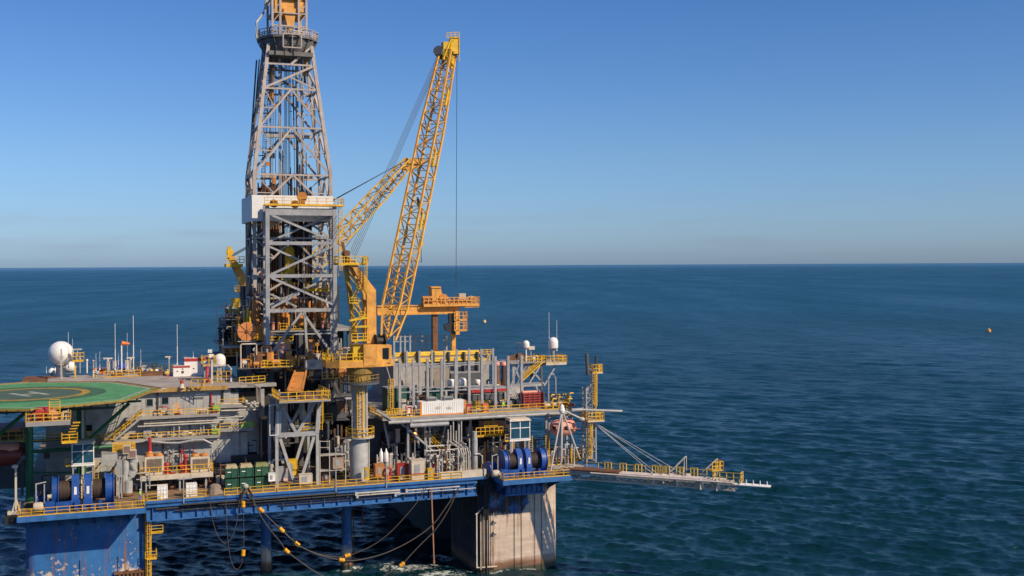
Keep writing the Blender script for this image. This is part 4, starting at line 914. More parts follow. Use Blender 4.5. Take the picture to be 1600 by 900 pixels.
# boom
pb = A(607, 528, VCN - .3); tipv = VCN + 12; pt_ = A(700, 82, tipv)
dirb = (pt_ - pb).normalized()
def boom_axes(p, q): return _axes(q - p, Vector((0, 0, 1)))
chd, lac = MB(), MB()
pm0 = pb.lerp(pt_, .10)
UPB = Vector((1, -.8, 0))
lattice(chd, lac, pb, pm0, 2.6, 1.6, 3.4, 3.4, 2, .34, .17, UPB)
lattice(chd, lac, pm0, pb.lerp(pt_, .72), 3.4, 3.4, 3.4, 3.4, 15, .36, .17, UPB)
lattice(chd, lac, pb.lerp(pt_, .72), pt_, 3.4, 3.4, 2.5, 2.3, 7, .36, .16, UPB)
bo = part('boom_chord', chd, mat('boom_yellow_paint', (.74, .38, .06), .55, rust=.4), crane); part('boom_lacing', lac, mat('boom_lacing_yellow', (.58, .33, .07), .6, rust=.45), crane)
bx, by = _axes(dirb, UPB)
t = MB(); e = pt_; tip = A(708, 64, tipv)
for s in (-1.1, 1.1): 
    for pq_ in ((pt_ + bx * s - dirb * 2.2, tip + bx * s * .6), (pt_ + bx * s * .9 + by * .9 - dirb * 3, tip + bx * s * .5)): t.beam(*pq_, .45, .8)
t.beam(pt_ - bx * 1.4 - dirb, pt_ + bx * 1.4 - dirb, .8); t.beam(tip - bx * .8, tip + bx * .8, .8); t.box(tip.x - .3, tip.x + 1.1, tip.y - .7, tip.y + .7, tip.z - 2.6, tip.z + .6); t.box(tip.x - 2.2, tip.x + .2, tip.y - .8, tip.y + .8, tip.z - 2.2, tip.z - .4)
part('boom_head', t, YBR, crane)
t = MB(); t.rail([tip + Vector((-1.6, -1, .3)), tip + Vector((.9, -1, .6))], 1.0, .1, .8); t.beam(tip + Vector((1, -.8, .6)), tip + Vector((1, -.8, -4)), .12); part('railing', t, YBR, crane)
t = MB(); c = pt_ - by * 1.2 - dirb * 1.5
for s in (-.7, 0, .7): t.lathe(A(687, 82, tipv) + bx * s, [(.02, -.22), (1.0, -.22), (.8, 0), (1.0, .22), (.02, .22)], 16, tuple(bx))
t.lathe(A(711, 70, tipv), [(.02, -.22), (.9, -.22), (.75, 0), (.9, .22), (.02, .22)], 16, tuple(bx)); part('boom_sheave', t, DGR, crane)
t = MB()
for f in (.36, .58, .8): 
    c = pb.lerp(pt_, f) + Vector((1.3, -1.2, 0)); t.beam(c, c + dirb * 3.2, .35, .5); t.beam(c + dirb * 3.2, c + dirb * 4.4 + Vector((-.7, 0, 0)), .3)
part('boom_walkway', t, YBR, crane)
t = MB(); s0 = A(546, 392, VCN)
for k in range(5): t.tube(s0 + Vector((.3 * k, -.8 + .5 * k, -.35 * k)), A(688 - k * .9, 84 + k * 2, tipv) + bx * (k - 2) * .4, .05, n=4)
part('boom_stay_wire', t, CAB, crane)
t = MB(); t.tube(A(711, 75, tipv) + Vector((.4, 0, 0)), A(709.5, 452, tipv) + Vector((.4, 0, 0)), .055, n=5); t.tube(tip + Vector((.5, .5, 0)), A(711, 100, tipv), .05, n=4); part('hoist_wire', t, CAB, crane)
pj = A(655, 318, tipv - 5); t = MB(); t.beam(pj, pb.lerp(pt_, .47), .4); t.lathe(pj, [(.02, -.2), (.5, -.2), (.5, .2), (.02, .2)], 12, (0, 1, 0)); part('auxiliary_sheave', t, DGR, crane)
hk = thing('hook_block', 'small yellow hook block hanging on a thin wire beside the orange boom', 'crane hook', A(658, 412, tipv - 5))
p = A(658, 380, tipv - 5); t = MB(); t.lathe(p, [(.02, -.2), (.42, -.2), (.42, .2), (.02, .2)], 12, (0, 1, 0)); t.box(p.x - .3, p.x + .3, p.y - .25, p.y + .25, p.z - .5, p.z + .8); part('block', t, YEL, hk)
t = MB(); t.tube(p, A(657.5, 320, tipv - 5), .05, n=4); part('wire', t, CAB, hk)
t = MB(); t.tube(p, p + Vector((0, 0, -3)), .07); t.path([p + Vector((0, 0, -2.8)), p + Vector((.15, 0, -3.2)), p + Vector((0, 0, -3.6)), p + Vector((-.25, 0, -3.4))], .09); part('hook', t, DGR, hk)
# ---- far crane
VFC = 62.0
fc = thing('far_crane', 'far orange crane whose low lattice boom crosses behind the derrick', 'crane', A(384, 500, VFC))
def fcp(x, y, v=VFC): return A(x, y, v)
t = MB(); P = [fcp(x, y) for x, y in ((393, 482), (392, 448), (384, 432), (372, 412), (364, 401), (357, 402), (362, 416), (373, 440), (375, 482))]; t.extr([(p.x, p.z) for p in P], VFC - .8, VFC + .8); part('a_frame', t, ORA, fc)
t = MB(); t.box(fcp(352, 410).x, fcp(378, 410).x, VFC - 1.8, VFC + 1.8, fcp(360, 413).z - .6, fcp(360, 411).z - .2); t.box(fcp(366, 440).x, fcp(378, 440).x, VFC - 1.8, VFC - .8, fcp(360, 456).z, fcp(360, 454).z + .1); fw_ = part('platform', t, YBR, fc)
t = MB(); z = fcp(360, 411).z; t.rail([(fcp(352, 410).x, VFC - 1.7, z), (fcp(380, 410).x, VFC - 1.7, z)], 1.4, .13, 1); part('railing', t, YEL, fw_); t = MB(); z = fcp(360, 455).z; t.rail([(fcp(365, 440).x, VFC - 1.8, z), (fcp(378, 440).x, VFC - 1.8, z)], 1.3, .13, 1); part('railing', t, YEL, fw_)
t = MB(); t.beam(fcp(358, 405), fcp(358, 385), .8); t.lathe(fcp(359, 394), [(.02, -.3), (.8, -.3), (.8, .3), (.02, .3)], 12, (0, 1, 0)); t.box(fcp(362, 470).x, fcp(376, 470).x, VFC - 1, VFC + 1, fcp(362, 480).z, fcp(362, 466).z); part('mast_head', t, YBR, fc)
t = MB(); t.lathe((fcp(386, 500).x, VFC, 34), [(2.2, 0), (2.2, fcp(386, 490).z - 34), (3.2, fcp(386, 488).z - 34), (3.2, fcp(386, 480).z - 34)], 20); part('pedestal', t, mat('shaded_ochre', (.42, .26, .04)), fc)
p0, p1 = fcp(404, 506), fcp(640, 252); dF = (p1 - p0).normalized()
ch2, la2 = MB(), MB(); UP2 = Vector((.2, -1, .2))
lattice(ch2, la2, p0, p0.lerp(p1, .1), 1.6, .8, 3.0, 2.4, 2, .3, .17, Vector((.6, -.8, 0))); lattice(ch2, la2, p0.lerp(p1, .1), p0.lerp(p1, .8), 3.0, 2.4, 3.0, 2.4, 14, .34, .17, Vector((.6, -.8, 0))); lattice(ch2, la2, p0.lerp(p1, .8), p1, 3.0, 2.4, 1.9, 1.5, 5, .34, .17, Vector((.6, -.8, 0)))
part('boom_chord', ch2, YEL, fc); part('boom_lacing', la2, mat('boom_lacing_yellow', (.7, .4, .08)), fc)
t = MB(); t.beam(p1 - dF * 2.5, p1 + Vector((3.6, 0, .2)), 1.0, 1.4); t.box(p1.x - .6, p1.x + 2.2, VFC - 1, VFC + 1, p1.z - .6, p1.z + .6); t.beam(p1 + Vector((2, 0, 0)), p1 + Vector((2.3, 0, -3.5)), .6); part('boom_head', t, ORA, fc)
t = MB()
for k in range(3): t.tube(fcp(362, 398 + k * 2) + Vector((0, k * .5, 0)), p1 + Vector((-.5, k * .5 - .5, .4)), .07, n=4)
part('boom_stay_wire', t, CAB, fc)
t = MB()
for k in range(2): t.tube(fcp(535 + k * 5, 386) , fcp(637, 256), .05, n=4)
part('hoist_wire', t, CAB, fc)
# ================================================================ the right hand module and its upper deck
V8 = 8.0; UD = A(740, 646, V8).z; ux0, ux1 = U(597, V8, 652), U(890, V8, 640)
mod = thing('process_module', 'long dark walled process module below the upper pipe deck', 'process module', ((ux0 + ux1)/2, 25, 18))
t = MB(); t.box(ux0, ux1, V8 - .4, 56, UD - .45, UD); t.box(ux0 - 2, ux0, 12, 50, UD - .45, UD); part('upper_deck', t, GRD, mod)
SLATE = mat('dark_slate_wall_paint', (.085, .1, .125), .7, rust=.2)
t = ribwall(ux0 - 1, 88, 17.5, 50, 18.02, UD - .5, sp=2.2); part('wall', t, SLATE, mod)
for bb in ((62, 68, 15.2, 17.4, 18.02, 24.5), (79, 86, 14, 17.4, 18.02, 25.5)): part('dark_wall', MB().box(*bb), mat('shade_dark_plate', (.035, .034, .036)), mod)
t = MB(); t.tube((ux0 + 1, V8 - .7, UD - .75), (ux1 + .5, V8 - .7, UD - .75), .3); part('edge_pipe', t, LGR, mod)
t = MB(); t.tube((U(638, V8), V8 - 1, UD - 1.5), (U(698, V8), V8 - 1, UD - 1.5), .4, n=12); t.box(U(640, V8), U(642, V8), V8 - 1.1, V8, UD - 1.8, UD - .4); part('edge_pipe', t, GRY, mod)
for px, v in ((637, 8.4), (716, 8.4), (664, 9.5), (671, 9.5), (735, 13), (770, 13), (853, 8.5), (885, 14)): part('support_post', MB().beam((U(px, v), v, 18), (U(px, v), v, UD - .45), .38), GRY, mod)
for p, q, v in (((622, 657), (692, 718), 9), ((588, 640), (622, 662), 7.5), ((648, 662), (655, 700), 10), ((697, 660), (690, 690), 12), ((735, 655), (730, 690), 12), ((600, 660), (608, 700), 12)): part('brace', MB().beam(A(*p, v), A(*q, v), .35), GRY, mod)
t = MB(); a, b_ = A(665, 682, 11), A(702, 716, 11); t.beam(a, b_, .9, .15)
for dv in (-.45, .45): 
    for h in (.6, 1.1): t.beam(a + Vector((0, dv, h)), b_ + Vector((0, dv, h)), .09)
t.beam(A(640, 685, 11), A(648, 690, 11), .12); part('stair', t, YEL, mod)
t = MB(); t.rail([(ux0, 40, UD), (ux0, V8 - .3, UD), (U(656, V8), V8 - .3, UD)], 1.25, .1, 1.2); t.rail([(U(729, V8), V8 - .3, UD), (ux1, V8 - .3, UD), (ux1, 12, UD)], 1.25, .1, 1.7); part('railing', t, YEL, mod)
t = MB(); t.rail([(U(606, V8), V8 + .8, UD), (U(630, V8), V8 + .8, UD)], 1.5, .12, .5); t.ladder(A(610, 650, V8 + 1), A(610, 592, V8 + 1), .8, .1); part('ladder', t, YEL, mod)
lampm = bpy.data.materials.new('orange_lamp_glow'); lampm.use_nodes = True; nb = lampm.node_tree.nodes['Principled BSDF']; nb.inputs['Base Color'].default_value = (.8, .3, .05, 1); nb.inputs['Emission Color'].default_value = (1, .28, .05, 1); nb.inputs['Emission Strength'].default_value = 6
p = A(648, 678, 9.3); lm = thing('warning_lamp', 'small glowing orange lamp on a post before the dark module wall', 'lamp', (p.x, p.y, 18))
part('lens', MB().ball(p, .3, 12), lampm, lm); part('post', MB().tube((p.x, p.y, 18), p - Vector((0, 0, .2)), .1), GRY, lm)
# ---- pipe racks on the upper deck
def rack(label, v, pxs, ytop, rails, h0, braces=(), t_=.42, name='pipe_rack', toffs=None):
    r = thing(name, label, 'pipe rack', (U(sum(pxs)/len(pxs), v, 600), v, h0))
    for k, px in enumerate(pxs):
        u = U(px, v, 600); y = ytop - (toffs[k] if toffs else 0); part('post', MB().beam((u, v, h0), (u, v, A(px, y, v).z), t_, t_ * .8), GRY, r)
    u0, u1 = U(pxs[0], v, 600), U(pxs[-1], v, 600)
    for y in rails: part('rail', MB().beam((u0, v + .1, A(700, y, v).z), (u1, v + .1, A(700, y, v).z), .2), GRY, r)
    for a, b_ in braces: part('brace', MB().beam(A(*a, v + .15), A(*b_, v + .15), .18), GRY, r)
    return r
rack('front grey pipe rack of tall posts along the upper deck edge', 12.5, (624.5, 646, 668, 690, 712, 733, 753, 774, 794, 815), 561, (568, 610), UD, (((628, 574), (646, 622)), ((640, 622), (646, 606)), ((814, 562), (797, 605)), ((797, 605), (812, 632)), ((803, 608), (815, 635))), toffs=(0, 0, 1, 1, 2, 3, 4, 4, 5, 6), t_=.5)
rack('second grey pipe rack with posts taller than the front one', 20, (616, 635.5, 655.5, 675, 694.5, 714, 733, 752, 770.5), 549, (571, 605), UD, (((766, 553), (753, 590)), ((604, 573), (612, 600)), ((612, 600), (606, 618)), ((753, 590), (762, 604))), t_=.38, toffs=(1, 1, 1, 2, 2, 3, 4, 4, 5))
rack('rear grey pipe rack seen against the sea beside the gantry legs', 50, (616, 626, 633, 641, 649, 657, 666, 682, 698), 524, (524, 531.5, 549), 36.22, (((696, 533), (688, 552)),), t_=.36, toffs=(0, 4, 0, 4, 0, 4, 0, 0, 0))
# ---- gantry crane
VG = 46.0
gc = thing('gantry_crane', 'orange gantry crane with a machinery deck over its box girder', 'gantry crane', A(700, 560, VG))
t = MB(); p, q = A(588, 490, VG), A(708, 489, VG); t.box(p.x, q.x, VG - .9, VG + .9, q.z, A(650, 477.5, VG).z); t.box(p.x, q.x, VG - 1.2, VG + 1.2, q.z - .15, q.z + .2); t.box(p.x, q.x, VG - 1.15, VG + 1.15, A(650, 478, VG).z, A(650, 476.5, VG).z)
t.add([Vector((q.x - .2, VG - .9, q.z)), A(716, 480, VG) + Vector((0, -.9, -.5)), A(716, 474, VG) + Vector((0, -.9, 0)), Vector((q.x - .2, VG - .9, A(650, 477, VG).z)), Vector((q.x - .2, VG + .9, q.z)), A(716, 480, VG) + Vector((0, .9, -.5)), A(716, 474, VG) + Vector((0, .9, 0)), Vector((q.x - .2, VG + .9, A(650, 477, VG).z))], [(0, 1, 2, 3), (7, 6, 5, 4), (0, 4, 5, 1), (1, 5, 6, 2), (2, 6, 7, 3), (3, 7, 4, 0)])
part('girder', t, ORA, gc)
t = MB(); zd_ = A(700, 475, VG).z; t.box(A(658, 475, VG).x, A(744, 475, VG).x, VG - 2.2, VG + 2.2, zd_ - .45, zd_); t.box(A(722, 475, VG).x, A(744, 475, VG).x, VG - 2, VG + 2, A(700, 479, VG).z - .2, zd_ - .4); gd = part('machinery_deck', t, ORA, gc)
t = MB(); zr_ = A(700, 475, VG).z; t.rail([(A(658, 475, VG).x, VG - 2.2, zr_), (A(744, 475, VG).x, VG - 2.2, zr_), (A(744, 475, VG).x, VG + 2.2, zr_)], 1.5, .14, 1); part('railing', t, ORA, gd)
t = MB(); t.extr([(A(x, y, VG).x, A(x, y, VG).z) for x, y in ((673, 475), (672, 449), (686, 449), (688, 458), (692, 475))], VG - 1.3, VG + 1.3); t.box(A(671, 448, VG).x, A(686, 448, VG).x, VG - 1.5, VG + 1.5, A(678, 450, VG).z, A(678, 447.5, VG).z); part('winch_tower', t, ORA, gc)
t = MB(); t.lathe(A(690, 466, VG) + Vector((0, -1.6, 0)), [(.02, 0), (1.0, 0), (1.0, 3), (.02, 3)], 16, (0, 1, 0)); t.lathe(A(664, 468, VG) + Vector((-1, -1.2, 0)), [(.02, 0), (.8, 0), (.8, 2.2), (.02, 2.2)], 14, (1, 0, 0)); t.box(A(660, 470, VG).x, A(672, 470, VG).x, VG - 1.6, VG + 1, zd_, A(660, 467, VG).z)
for k in range(8): u = A(694 + k * 4, 470, VG).x; t.box(u, u + .4 + .3 * (k % 3), VG - 1.2, VG + .6, zd_, zd_ + .6 + .5 * (k % 2))
part('hoist_machinery', t, BRN, gc)
t = MB(); p = A(721, 464, VG); t.box(p.x - .8, p.x + .7, VG - 1, VG + 1, p.z - 1, p.z + .8); part('electric_cabinet', t, mat('pale_beige_paint', (.5, .42, .32), .6), gc)
for x0, x1, m in ((675, 683, RUS),): 
    t = MB(); t.box(A(x0, 500, VG).x, A(x1, 500, VG).x, VG - .6, VG + .6, 36.22, A(680, 489, VG).z); t.box(A(676, 500, VG).x, A(682, 500, VG).x, VG - .7, VG - .6, A(680, 512, VG).z, A(680, 508, VG).z); part('leg', t, m, gc)
t = MB(); t.box(A(705, 500, VG).x, A(711, 500, VG).x, VG - .5, VG + .5, 36.22, A(680, 489, VG).z); part('leg', t, ORA, gc)
t = MB(); t.extr([(A(x, y, VG).x, A(x, y, VG).z) for x, y in ((698, 489), (712, 489), (712, 515), (708, 522), (694, 516), (691, 508), (699, 504))], VG - 1.5, VG - .7); part('operator_cab', t, BLK, gc)
t = MB()
for y0 in (499, 515): 
    z = A(715, y0, VG).z; t.box(A(706, y0, VG).x, A(726, y0, VG).x, VG - 2, VG + 1, z - .25, z)
t.box(A(708, 516, VG).x, A(714, 516, VG).x, VG - 2, VG - 1, A(715, 522, VG).z, A(715, 486, VG).z)
gp = part('leg_platform', t, ORA, gc); t = MB()
for y0 in (499, 515): z = A(715, y0, VG).z; t.rail([(A(706, y0, VG).x, VG - 2, z), (A(726, y0, VG).x, VG - 2, z), (A(726, y0, VG).x, VG + 1, z)], 1.7, .14, .9)
part('railing', t, ORA, gp)
# supporting base under the gantry and rear rack (mid deck)
t = MB(); t.box(A(612, 556, 36).x, A(764, 556, 36).x, 36, 54, UD, 36.2); single('machinery_house', t, mat('warm_grey_house_paint', (.34, .31, .28), .7, rust=.3), 'long warm grey machinery house under the yellow pipe bundle', 'machinery house')
# yellow bundle
yb = thing('yellow_pipe_bundle', 'long bundle of bright yellow horizontal pipes lying behind the grey racks', 'pipe bundle', (A(690, 560, 34).x, 34, 37))
for k, (y, r, x0, x1) in enumerate(((553.5, .36, 617, 748), (556.5, .3, 617, 750), (563, .3, 617, 752), (566, .26, 625, 758))):
    p, q = A(x0, y, 34 - k * .3), A(x1, y, 34 - k * .3); part('pipe', MB().tube((p.x, 34 - k * .3, p.z), (q.x, 34 - k * .3, p.z), r, n=10), YBR, yb)
t = MB(); 
for x in (630, 652, 676, 700, 724, 745): p = A(x, 550, 33); t.box(p.x, p.x + .3, 32.4, 34.6, UD, p.z)
part('saddle', t, DGR, yb)
t = MB(); p, q = A(752, 568, 33), A(765, 553, 33); t.frame([(p.x, 33, p.z), (q.x, 33, p.z), (q.x, 33, q.z), (p.x, 33, q.z), (p.x, 33, p.z), (q.x, 33, q.z)], .25); t.rail([(p.x, 32, q.z), (q.x, 32, q.z)], 1.0, .12, .8); part('end_frame', t, YEL, yb)
# ---- machines on the upper deck
def deckhouse(px0, px1, y0, y1, v, dp, m, name, label, cat, rib=0, extra=None):
    p, q = A(px0, y1, v), A(px1, y0, v); z0 = min(UD + 0.0, p.z) if extra is None else p.z
    t = thing(name, label, cat, ((p.x + q.x)/2, v, z0)); b = MB(); b.box(p.x, q.x, v, v + dp, z0, q.z)
    if rib:
        u = p.x + rib
        while u < q.x - .1: b.box(u - .06, u + .06, v - .07, v, z0 + .15, q.z - .15); u += rib
    part('body', b, m, t); e = MB(); e.box(p.x - .06, q.x + .06, v - .08, v + dp, q.z, q.z + .1); part('roof_lip', e, GRY, t); return t, p, q
WGR = mat('weathered_beige_grey', (.4, .37, .34), .7, rust=.3)
t, p, q = deckhouse(618, 668, 570, 603, 28, 6, WGR, 'mud_tank_house', 'beige grey machine house behind the left half of the racks', 'machine house')
t, p, q = deckhouse(672, 702, 574, 607, 27, 5, mat('brown_grey_paint', (.3, .25, .2), .7, rust=.4), 'pump_house', 'brown grey pump house just right of the beige grey machine house', 'machine house')
t, p, q = deckhouse(705, 752, 582, 614, 30, 6, DGR, 'dark_machine_house', 'dark machine house behind the small white tanks of the rack', 'machine house')
t, p, q = deckhouse(733, 794, 614.5, 632, 17, 3, DGR, 'dark_skid', 'low dark machinery skid carrying the long red basket', 'skid')
t, p, q = deckhouse(735, 792, 605, 614, 17.2, 2.6, RED, 'red_basket', 'long red cargo basket lying on a dark skid behind the front rack', 'cargo basket', rib=1.1, extra=1)
t, p, q = deckhouse(605, 640, 606, 624, 16, 4, mat('dark_green_tank_paint', (.02, .09, .07), .6, rust=.2), 'green_tank', 'dark green tank at the left end of the front rack', 'tank')
t, p, q = deckhouse(666, 700, 606, 618, 19, 3, mat('dark_green_tank_paint', (.02, .09, .07)), 'green_skid', 'low dark green skid between the two grey racks', 'skid')
t, p, q = deckhouse(794, 818, 602, 612, 26, 2.6, PIP, 'grey_container', 'pale grey container at the right end behind the red basket', 'container')
t, p, q = deckhouse(814, 846, 599, 604.5, 37, 2, LGR, 'grey_duct', 'light grey horizontal duct under the radome stair', 'duct', extra=1)
for px, py, r in ((705, 599, .8), (722, 598, .9), (746, 599, .75)):
    p = A(px, py, 22); o = thing('white_tank', {705: 'small white rounded tank nearest the left among the rack tanks', 722: 'larger white rounded tank in the middle of the rack tanks', 746: 'small white rounded tank behind the red basket end'}[px], 'tank', (p.x, 22, UD))
    part('shell', MB().lathe((p.x, 22, p.z - r), [(.02, 0), (r * .8, .1), (r, .4), (r, r * 1.6), (r * .7, r * 2), (.02, r * 2.1)], 16), WHT, o, sm=True); part('stand', MB().box(p.x - r * .8, p.x + r * .8, 21.4, 22.6, UD, p.z - r), DGR, o)
for px, lab in ((777, 'brown cone topped mixing stack nearer the racks'), (787, 'darker brown cone topped mixing stack nearer the radome tower')):
    p = A(px, 608, 24); o = thing('mixing_stack', lab, 'stack', (p.x, 24, UD)); part('shell', MB().lathe((p.x, 24, UD), [(.95, 0), (1.0, 2.8), (.75, 3.8), (.45, 4.6), (.5, A(px, 571, 24).z - UD - .5), (.3, A(px, 570, 24).z - UD)], 14), RUS if px == 777 else mat('soot_brown', (.06, .035, .025), .8), o, sm=True)
    part('cap', MB().lathe((p.x, 24, A(px, 571, 24).z), [(.52, 0), (.55, .3), (.35, .9), (.02, 1.0)], 12), PNK, o)
rs_ = thing('red_pump_stack', 'red slatted pump unit at the right end of the front rack', 'pump unit', A(836, 640, 11))
t = MB(); p, q = A(819, 638, 11), A(850, 615, 11); t.box(p.x, q.x, 11.3, 14, UD, q.z)
part('body', t, DRD, rs_); t = MB()
for k in range(6): z = UD + .3 + k * .48; t.box(p.x - .05, q.x + .05, 11.1, 11.3, z, z + .22)
for k in range(5): u = p.x + k * (q.x - p.x) / 4; t.box(u - .08, u + .08, 11.05, 11.32, UD, q.z + .25)
part('slat', t, mat('worn_red_slat', (.32, .04, .035), .6, rust=.35), rs_); part('top_pipe', MB().tube((p.x, 12, q.z + .3), (q.x, 12, q.z + .3), .3), PNK, rs_)
# reefer pair
def reefer(px0, px1, y0, y1, v, label):
    p, q = A(px0, y1, v), A(px1, y0, v); z0 = UD + .02; t = thing('white_container', label, 'container', ((p.x + q.x)/2, v, z0)); b = MB(); b.box(p.x, q.x, v, v + 2.5, z0 + .1, q.z)
    u = p.x + .3
    while u < q.x - .2: b.box(u, u + .12, v - .05, v, z0 + .25, q.z - .2); u += .42
    part('box', b, WHT, t); e = MB()
    for x in (p.x - .05, q.x - .25): e.box(x, x + .3, v - .1, v + .2, z0, q.z + .05)
    e.box(p.x, q.x, v - .08, v + .1, z0, z0 + .22); part('corner_post', e, mat('container_orange', (.7, .27, .07), .55), t)
    for f in (.18, .55):
        c = p.x + (q.x - p.x) * f; a = MB(); a.box(c, c + 1.7, v + .4, v + 2, q.z, q.z + .65); o = part('cooling_unit', a, LGR, t); part('grille', MB().box(c + .1, c + 1.6, v + .36, v + .4, q.z + .12, q.z + .55), DGR, o)
    d = MB(); d.box(p.x + 3, p.x + 3.9, v - .09, v - .05, q.z - 1.4, q.z - .9); d.box(p.x + 5, p.x + 6, v - .09, v - .05, q.z - 1.5, q.z - 1.1); part('panel', d, CRM, t)
reefer(657, 727, 625, 649, V8 + .3, 'white ribbed container with orange corner posts on the upper deck edge')
for px, lab, m in ((640, 'small red and white hose cabinet left of the white container', RED), (733, 'small red drum rack right of the white container', RED), (759, 'orange red box below the front rack posts', ORG)): boxy(px, 651 - (px - 600) * .035, 1.0, 1.7, V8 + .6, m, 'hose_cabinet', lab, 'cabinet', .9, WHT if px == 640 else None)
# assorted valves on the right end of the upper deck
vt = thing('valve_skid', 'yellow and cream valve skid on the right corner of the upper deck', 'valve skid', A(870, 640, 9))
t = MB()
for k in range(20): p = A(854 + k * 1.9, 638, 8.5 + (k % 5)); h = random.uniform(.5, 2.4); t.tube((p.x, p.y, UD), (p.x, p.y, UD + h), .13); t.tube((p.x, p.y, UD + h), (p.x + .8, p.y, UD + h), .15)
part('valve', t, YEL, vt); t = MB()
for k in range(8): p = A(858 + k * 4, 634, 9 + (k % 3)); t.ball((p.x, p.y, UD + .5 + (k % 3) * .5), .35, 10)
t.tube(A(852, 634, 9), A(884, 628, 9), .3); part('pipework', t, CRM, vt)
t = MB(); p = A(857, 635, 10); t.path([p, p + Vector((0, 0, 5.5)), p + Vector((.4, 0, 6.2)), p + Vector((1.1, 0, 6.2)), p + Vector((1.5, 0, 5.5)), p + Vector((1.5, 0, 0))], .18); part('vent_loop', t, GRY, vt)
t = MB(); p = A(893, 636, 8); 
for k in range(4): t.lathe(A(884 + k * 4, 631 + k % 2 * 2, 8.2), [(.02, -.05), (.35, -.05), (.35, .05), (.02, .05)], 12, (.3, .5, 1)); t.tube(A(884 + k * 4, 640, 8.2), A(884 + k * 4, 631, 8.2), .08)
part('hand_wheel', t, RED, vt)
# ---- radome tower
VT = 40.0
rt = thing('radome_tower', 'braced grey tower with a yellow stair and two railed antenna platforms', 'steel tower', A(845, 625, VT))
def tb(a, b_, m, t_, nm='brace', v=VT, dv=0): part(nm, MB().beam(A(*a, v) + Vector((0, dv, 0)), A(*b_, v) + Vector((0, dv, 0)), t_), m, rt)
for px in (802, 846): 
    for dv in (0, 6): u = U(px, VT, 620); part('leg', MB().beam((u, VT + dv, UD), (u, VT + dv, A(px, 567, VT).z), .5), DGR if px == 846 else GRY, rt)
for a, b_, m in (((802, 567), (824, 625), GRY), ((824, 567), (802, 612), GRY), ((821, 568), (850, 600), GRY), ((846, 625), (836, 600), GRY), ((870, 568), (850, 603), GRY), ((846, 568), (821, 608), GRY)): tb(a, b_, m, .36)
t = MB(); p, q = A(795, 566, VT), A(850, 566, VT); t.box(p.x, q.x, VT - 1, VT + 7, p.z - .3, p.z); part('platform', t, GRD, rt)
t = MB(); p, q = A(853.5, 567, VT - 1), A(885.5, 567, VT - 1); t.box(p.x, q.x, VT - 1, VT + 5, p.z - .55, p.z); ap = part('platform', t, CRM, rt); t = MB(); t.rail(rails3(p.x, q.x, VT - 1, VT + 4.8, p.z), 1.5, .13, .9); t.rail(rails3(A(818, 566, VT).x, A(850, 566, VT).x, VT - .9, VT + 6, A(830, 566, VT).z), 1.4, .13, 1); part('railing', t, YEL, ap)
t = MB(); a, b_ = A(848, 566, VT - 1.3), A(817, 594, VT - 1.3)
for dv in (0, .9):
    t.beam(a + Vector((0, dv, 0)), b_ + Vector((0, dv, 0)), .12, .3)
    for h in (.6, 1.15): t.beam(a + Vector((0, dv, h)), b_ + Vector((0, dv, h)), .11)
for k in range(14): c = a.lerp(b_, k / 13); t.box(c.x - .14, c.x + .14, c.y, c.y + .9, c.z - .03, c.z + .03)
part('stair', t, YEL, rt)
t = MB()
for k in range(12): p = A(796 + k * 1.7, 566, VT + (k % 4)); t.box(p.x, p.x + random.uniform(.4, 1.2), p.y, p.y + .8, p.z, p.z + random.uniform(.6, 2))
part('equipment', t, RUS, rt)
def radome(name, label, p, r, pedh, body_h, m=WHT, ped=GRY, mast=None, d=.35):
    o = thing(name, label, 'radome', Vector(p) - Vector((0, 0, pedh))); P = Vector(p)
    part('dome', MB().lathe(P, [(r * .9, 0), (r * .97, .08), (r, body_h * .4), (r, body_h)] + [(max(.01, r * math.cos(a)), body_h + r * math.sin(a)) for a in [PI/2 * k / 8 for k in range(1, 9)]], 24), m, o, sm=True)
    s = MB(); s.tube(P - Vector((0, 0, pedh)), P, d)
    s.lathe(P, [(r * .5, -.25), (r * .8, -.02), (r * .5, 0)], 16)
    part('pedestal', s, ped, o); return o
p = A(867, 544.5, VT); radome('radome', 'large white radome above the railed right antenna platform', (p.x, VT + 1, p.z), 1.12, p.z - A(868, 567, VT).z, 1.35)
p = A(824.5, 544, VT); radome('radome', 'small white radome on a thin post left of the large one', (p.x, VT + 1, p.z), .76, p.z - A(825, 566, VT).z, .9, ped=WHT, d=.16)
t = MB(); p = A(832, 544, VT); t.box(p.x - .6, p.x + .8, VT + .6, VT + 1.6, p.z - .4, p.z + .35); t.tube((p.x, VT + 1, A(832, 566, VT).z), (p.x, VT + 1, p.z), .1); single('antenna_box', t, CRM, 'pale antenna box beside the small white radome', 'antenna')
t = MB(); p = A(813, 536, VT); t.box(p.x - .7, p.x + .8, VT + .8, VT + 1.1, p.z - .1, p.z + .1); t.tube((p.x, VT + 1, A(813, 566, VT).z), (p.x, VT + 1, p.z), .1); single('radar_antenna', t, DGR, 'small dark bar antenna left of the small white radome', 'antenna')
def whip(px, y0, y1, v, label, r=.05, name='whip_antenna', m=WHT):
    p = A(px, y1, v); q = A(px, y0, v); t = MB(); t.tube(p, p.lerp(q, .45), r * 1.6, n=6); t.tube(p.lerp(q, .45), Vector((p.x, p.y, q.z)), r, n=5); t.box(p.x - .12, p.x + .12, p.y - .12, p.y + .12, p.z, p.z + .3); return single(name, t, m, label, 'antenna')
whip(858, 488, 556, VT + 2, 'taller whip antenna beside the large white radome', .045); whip(870, 500, 548, VT + 3, 'shorter whip antenna behind the large white radome', .045)
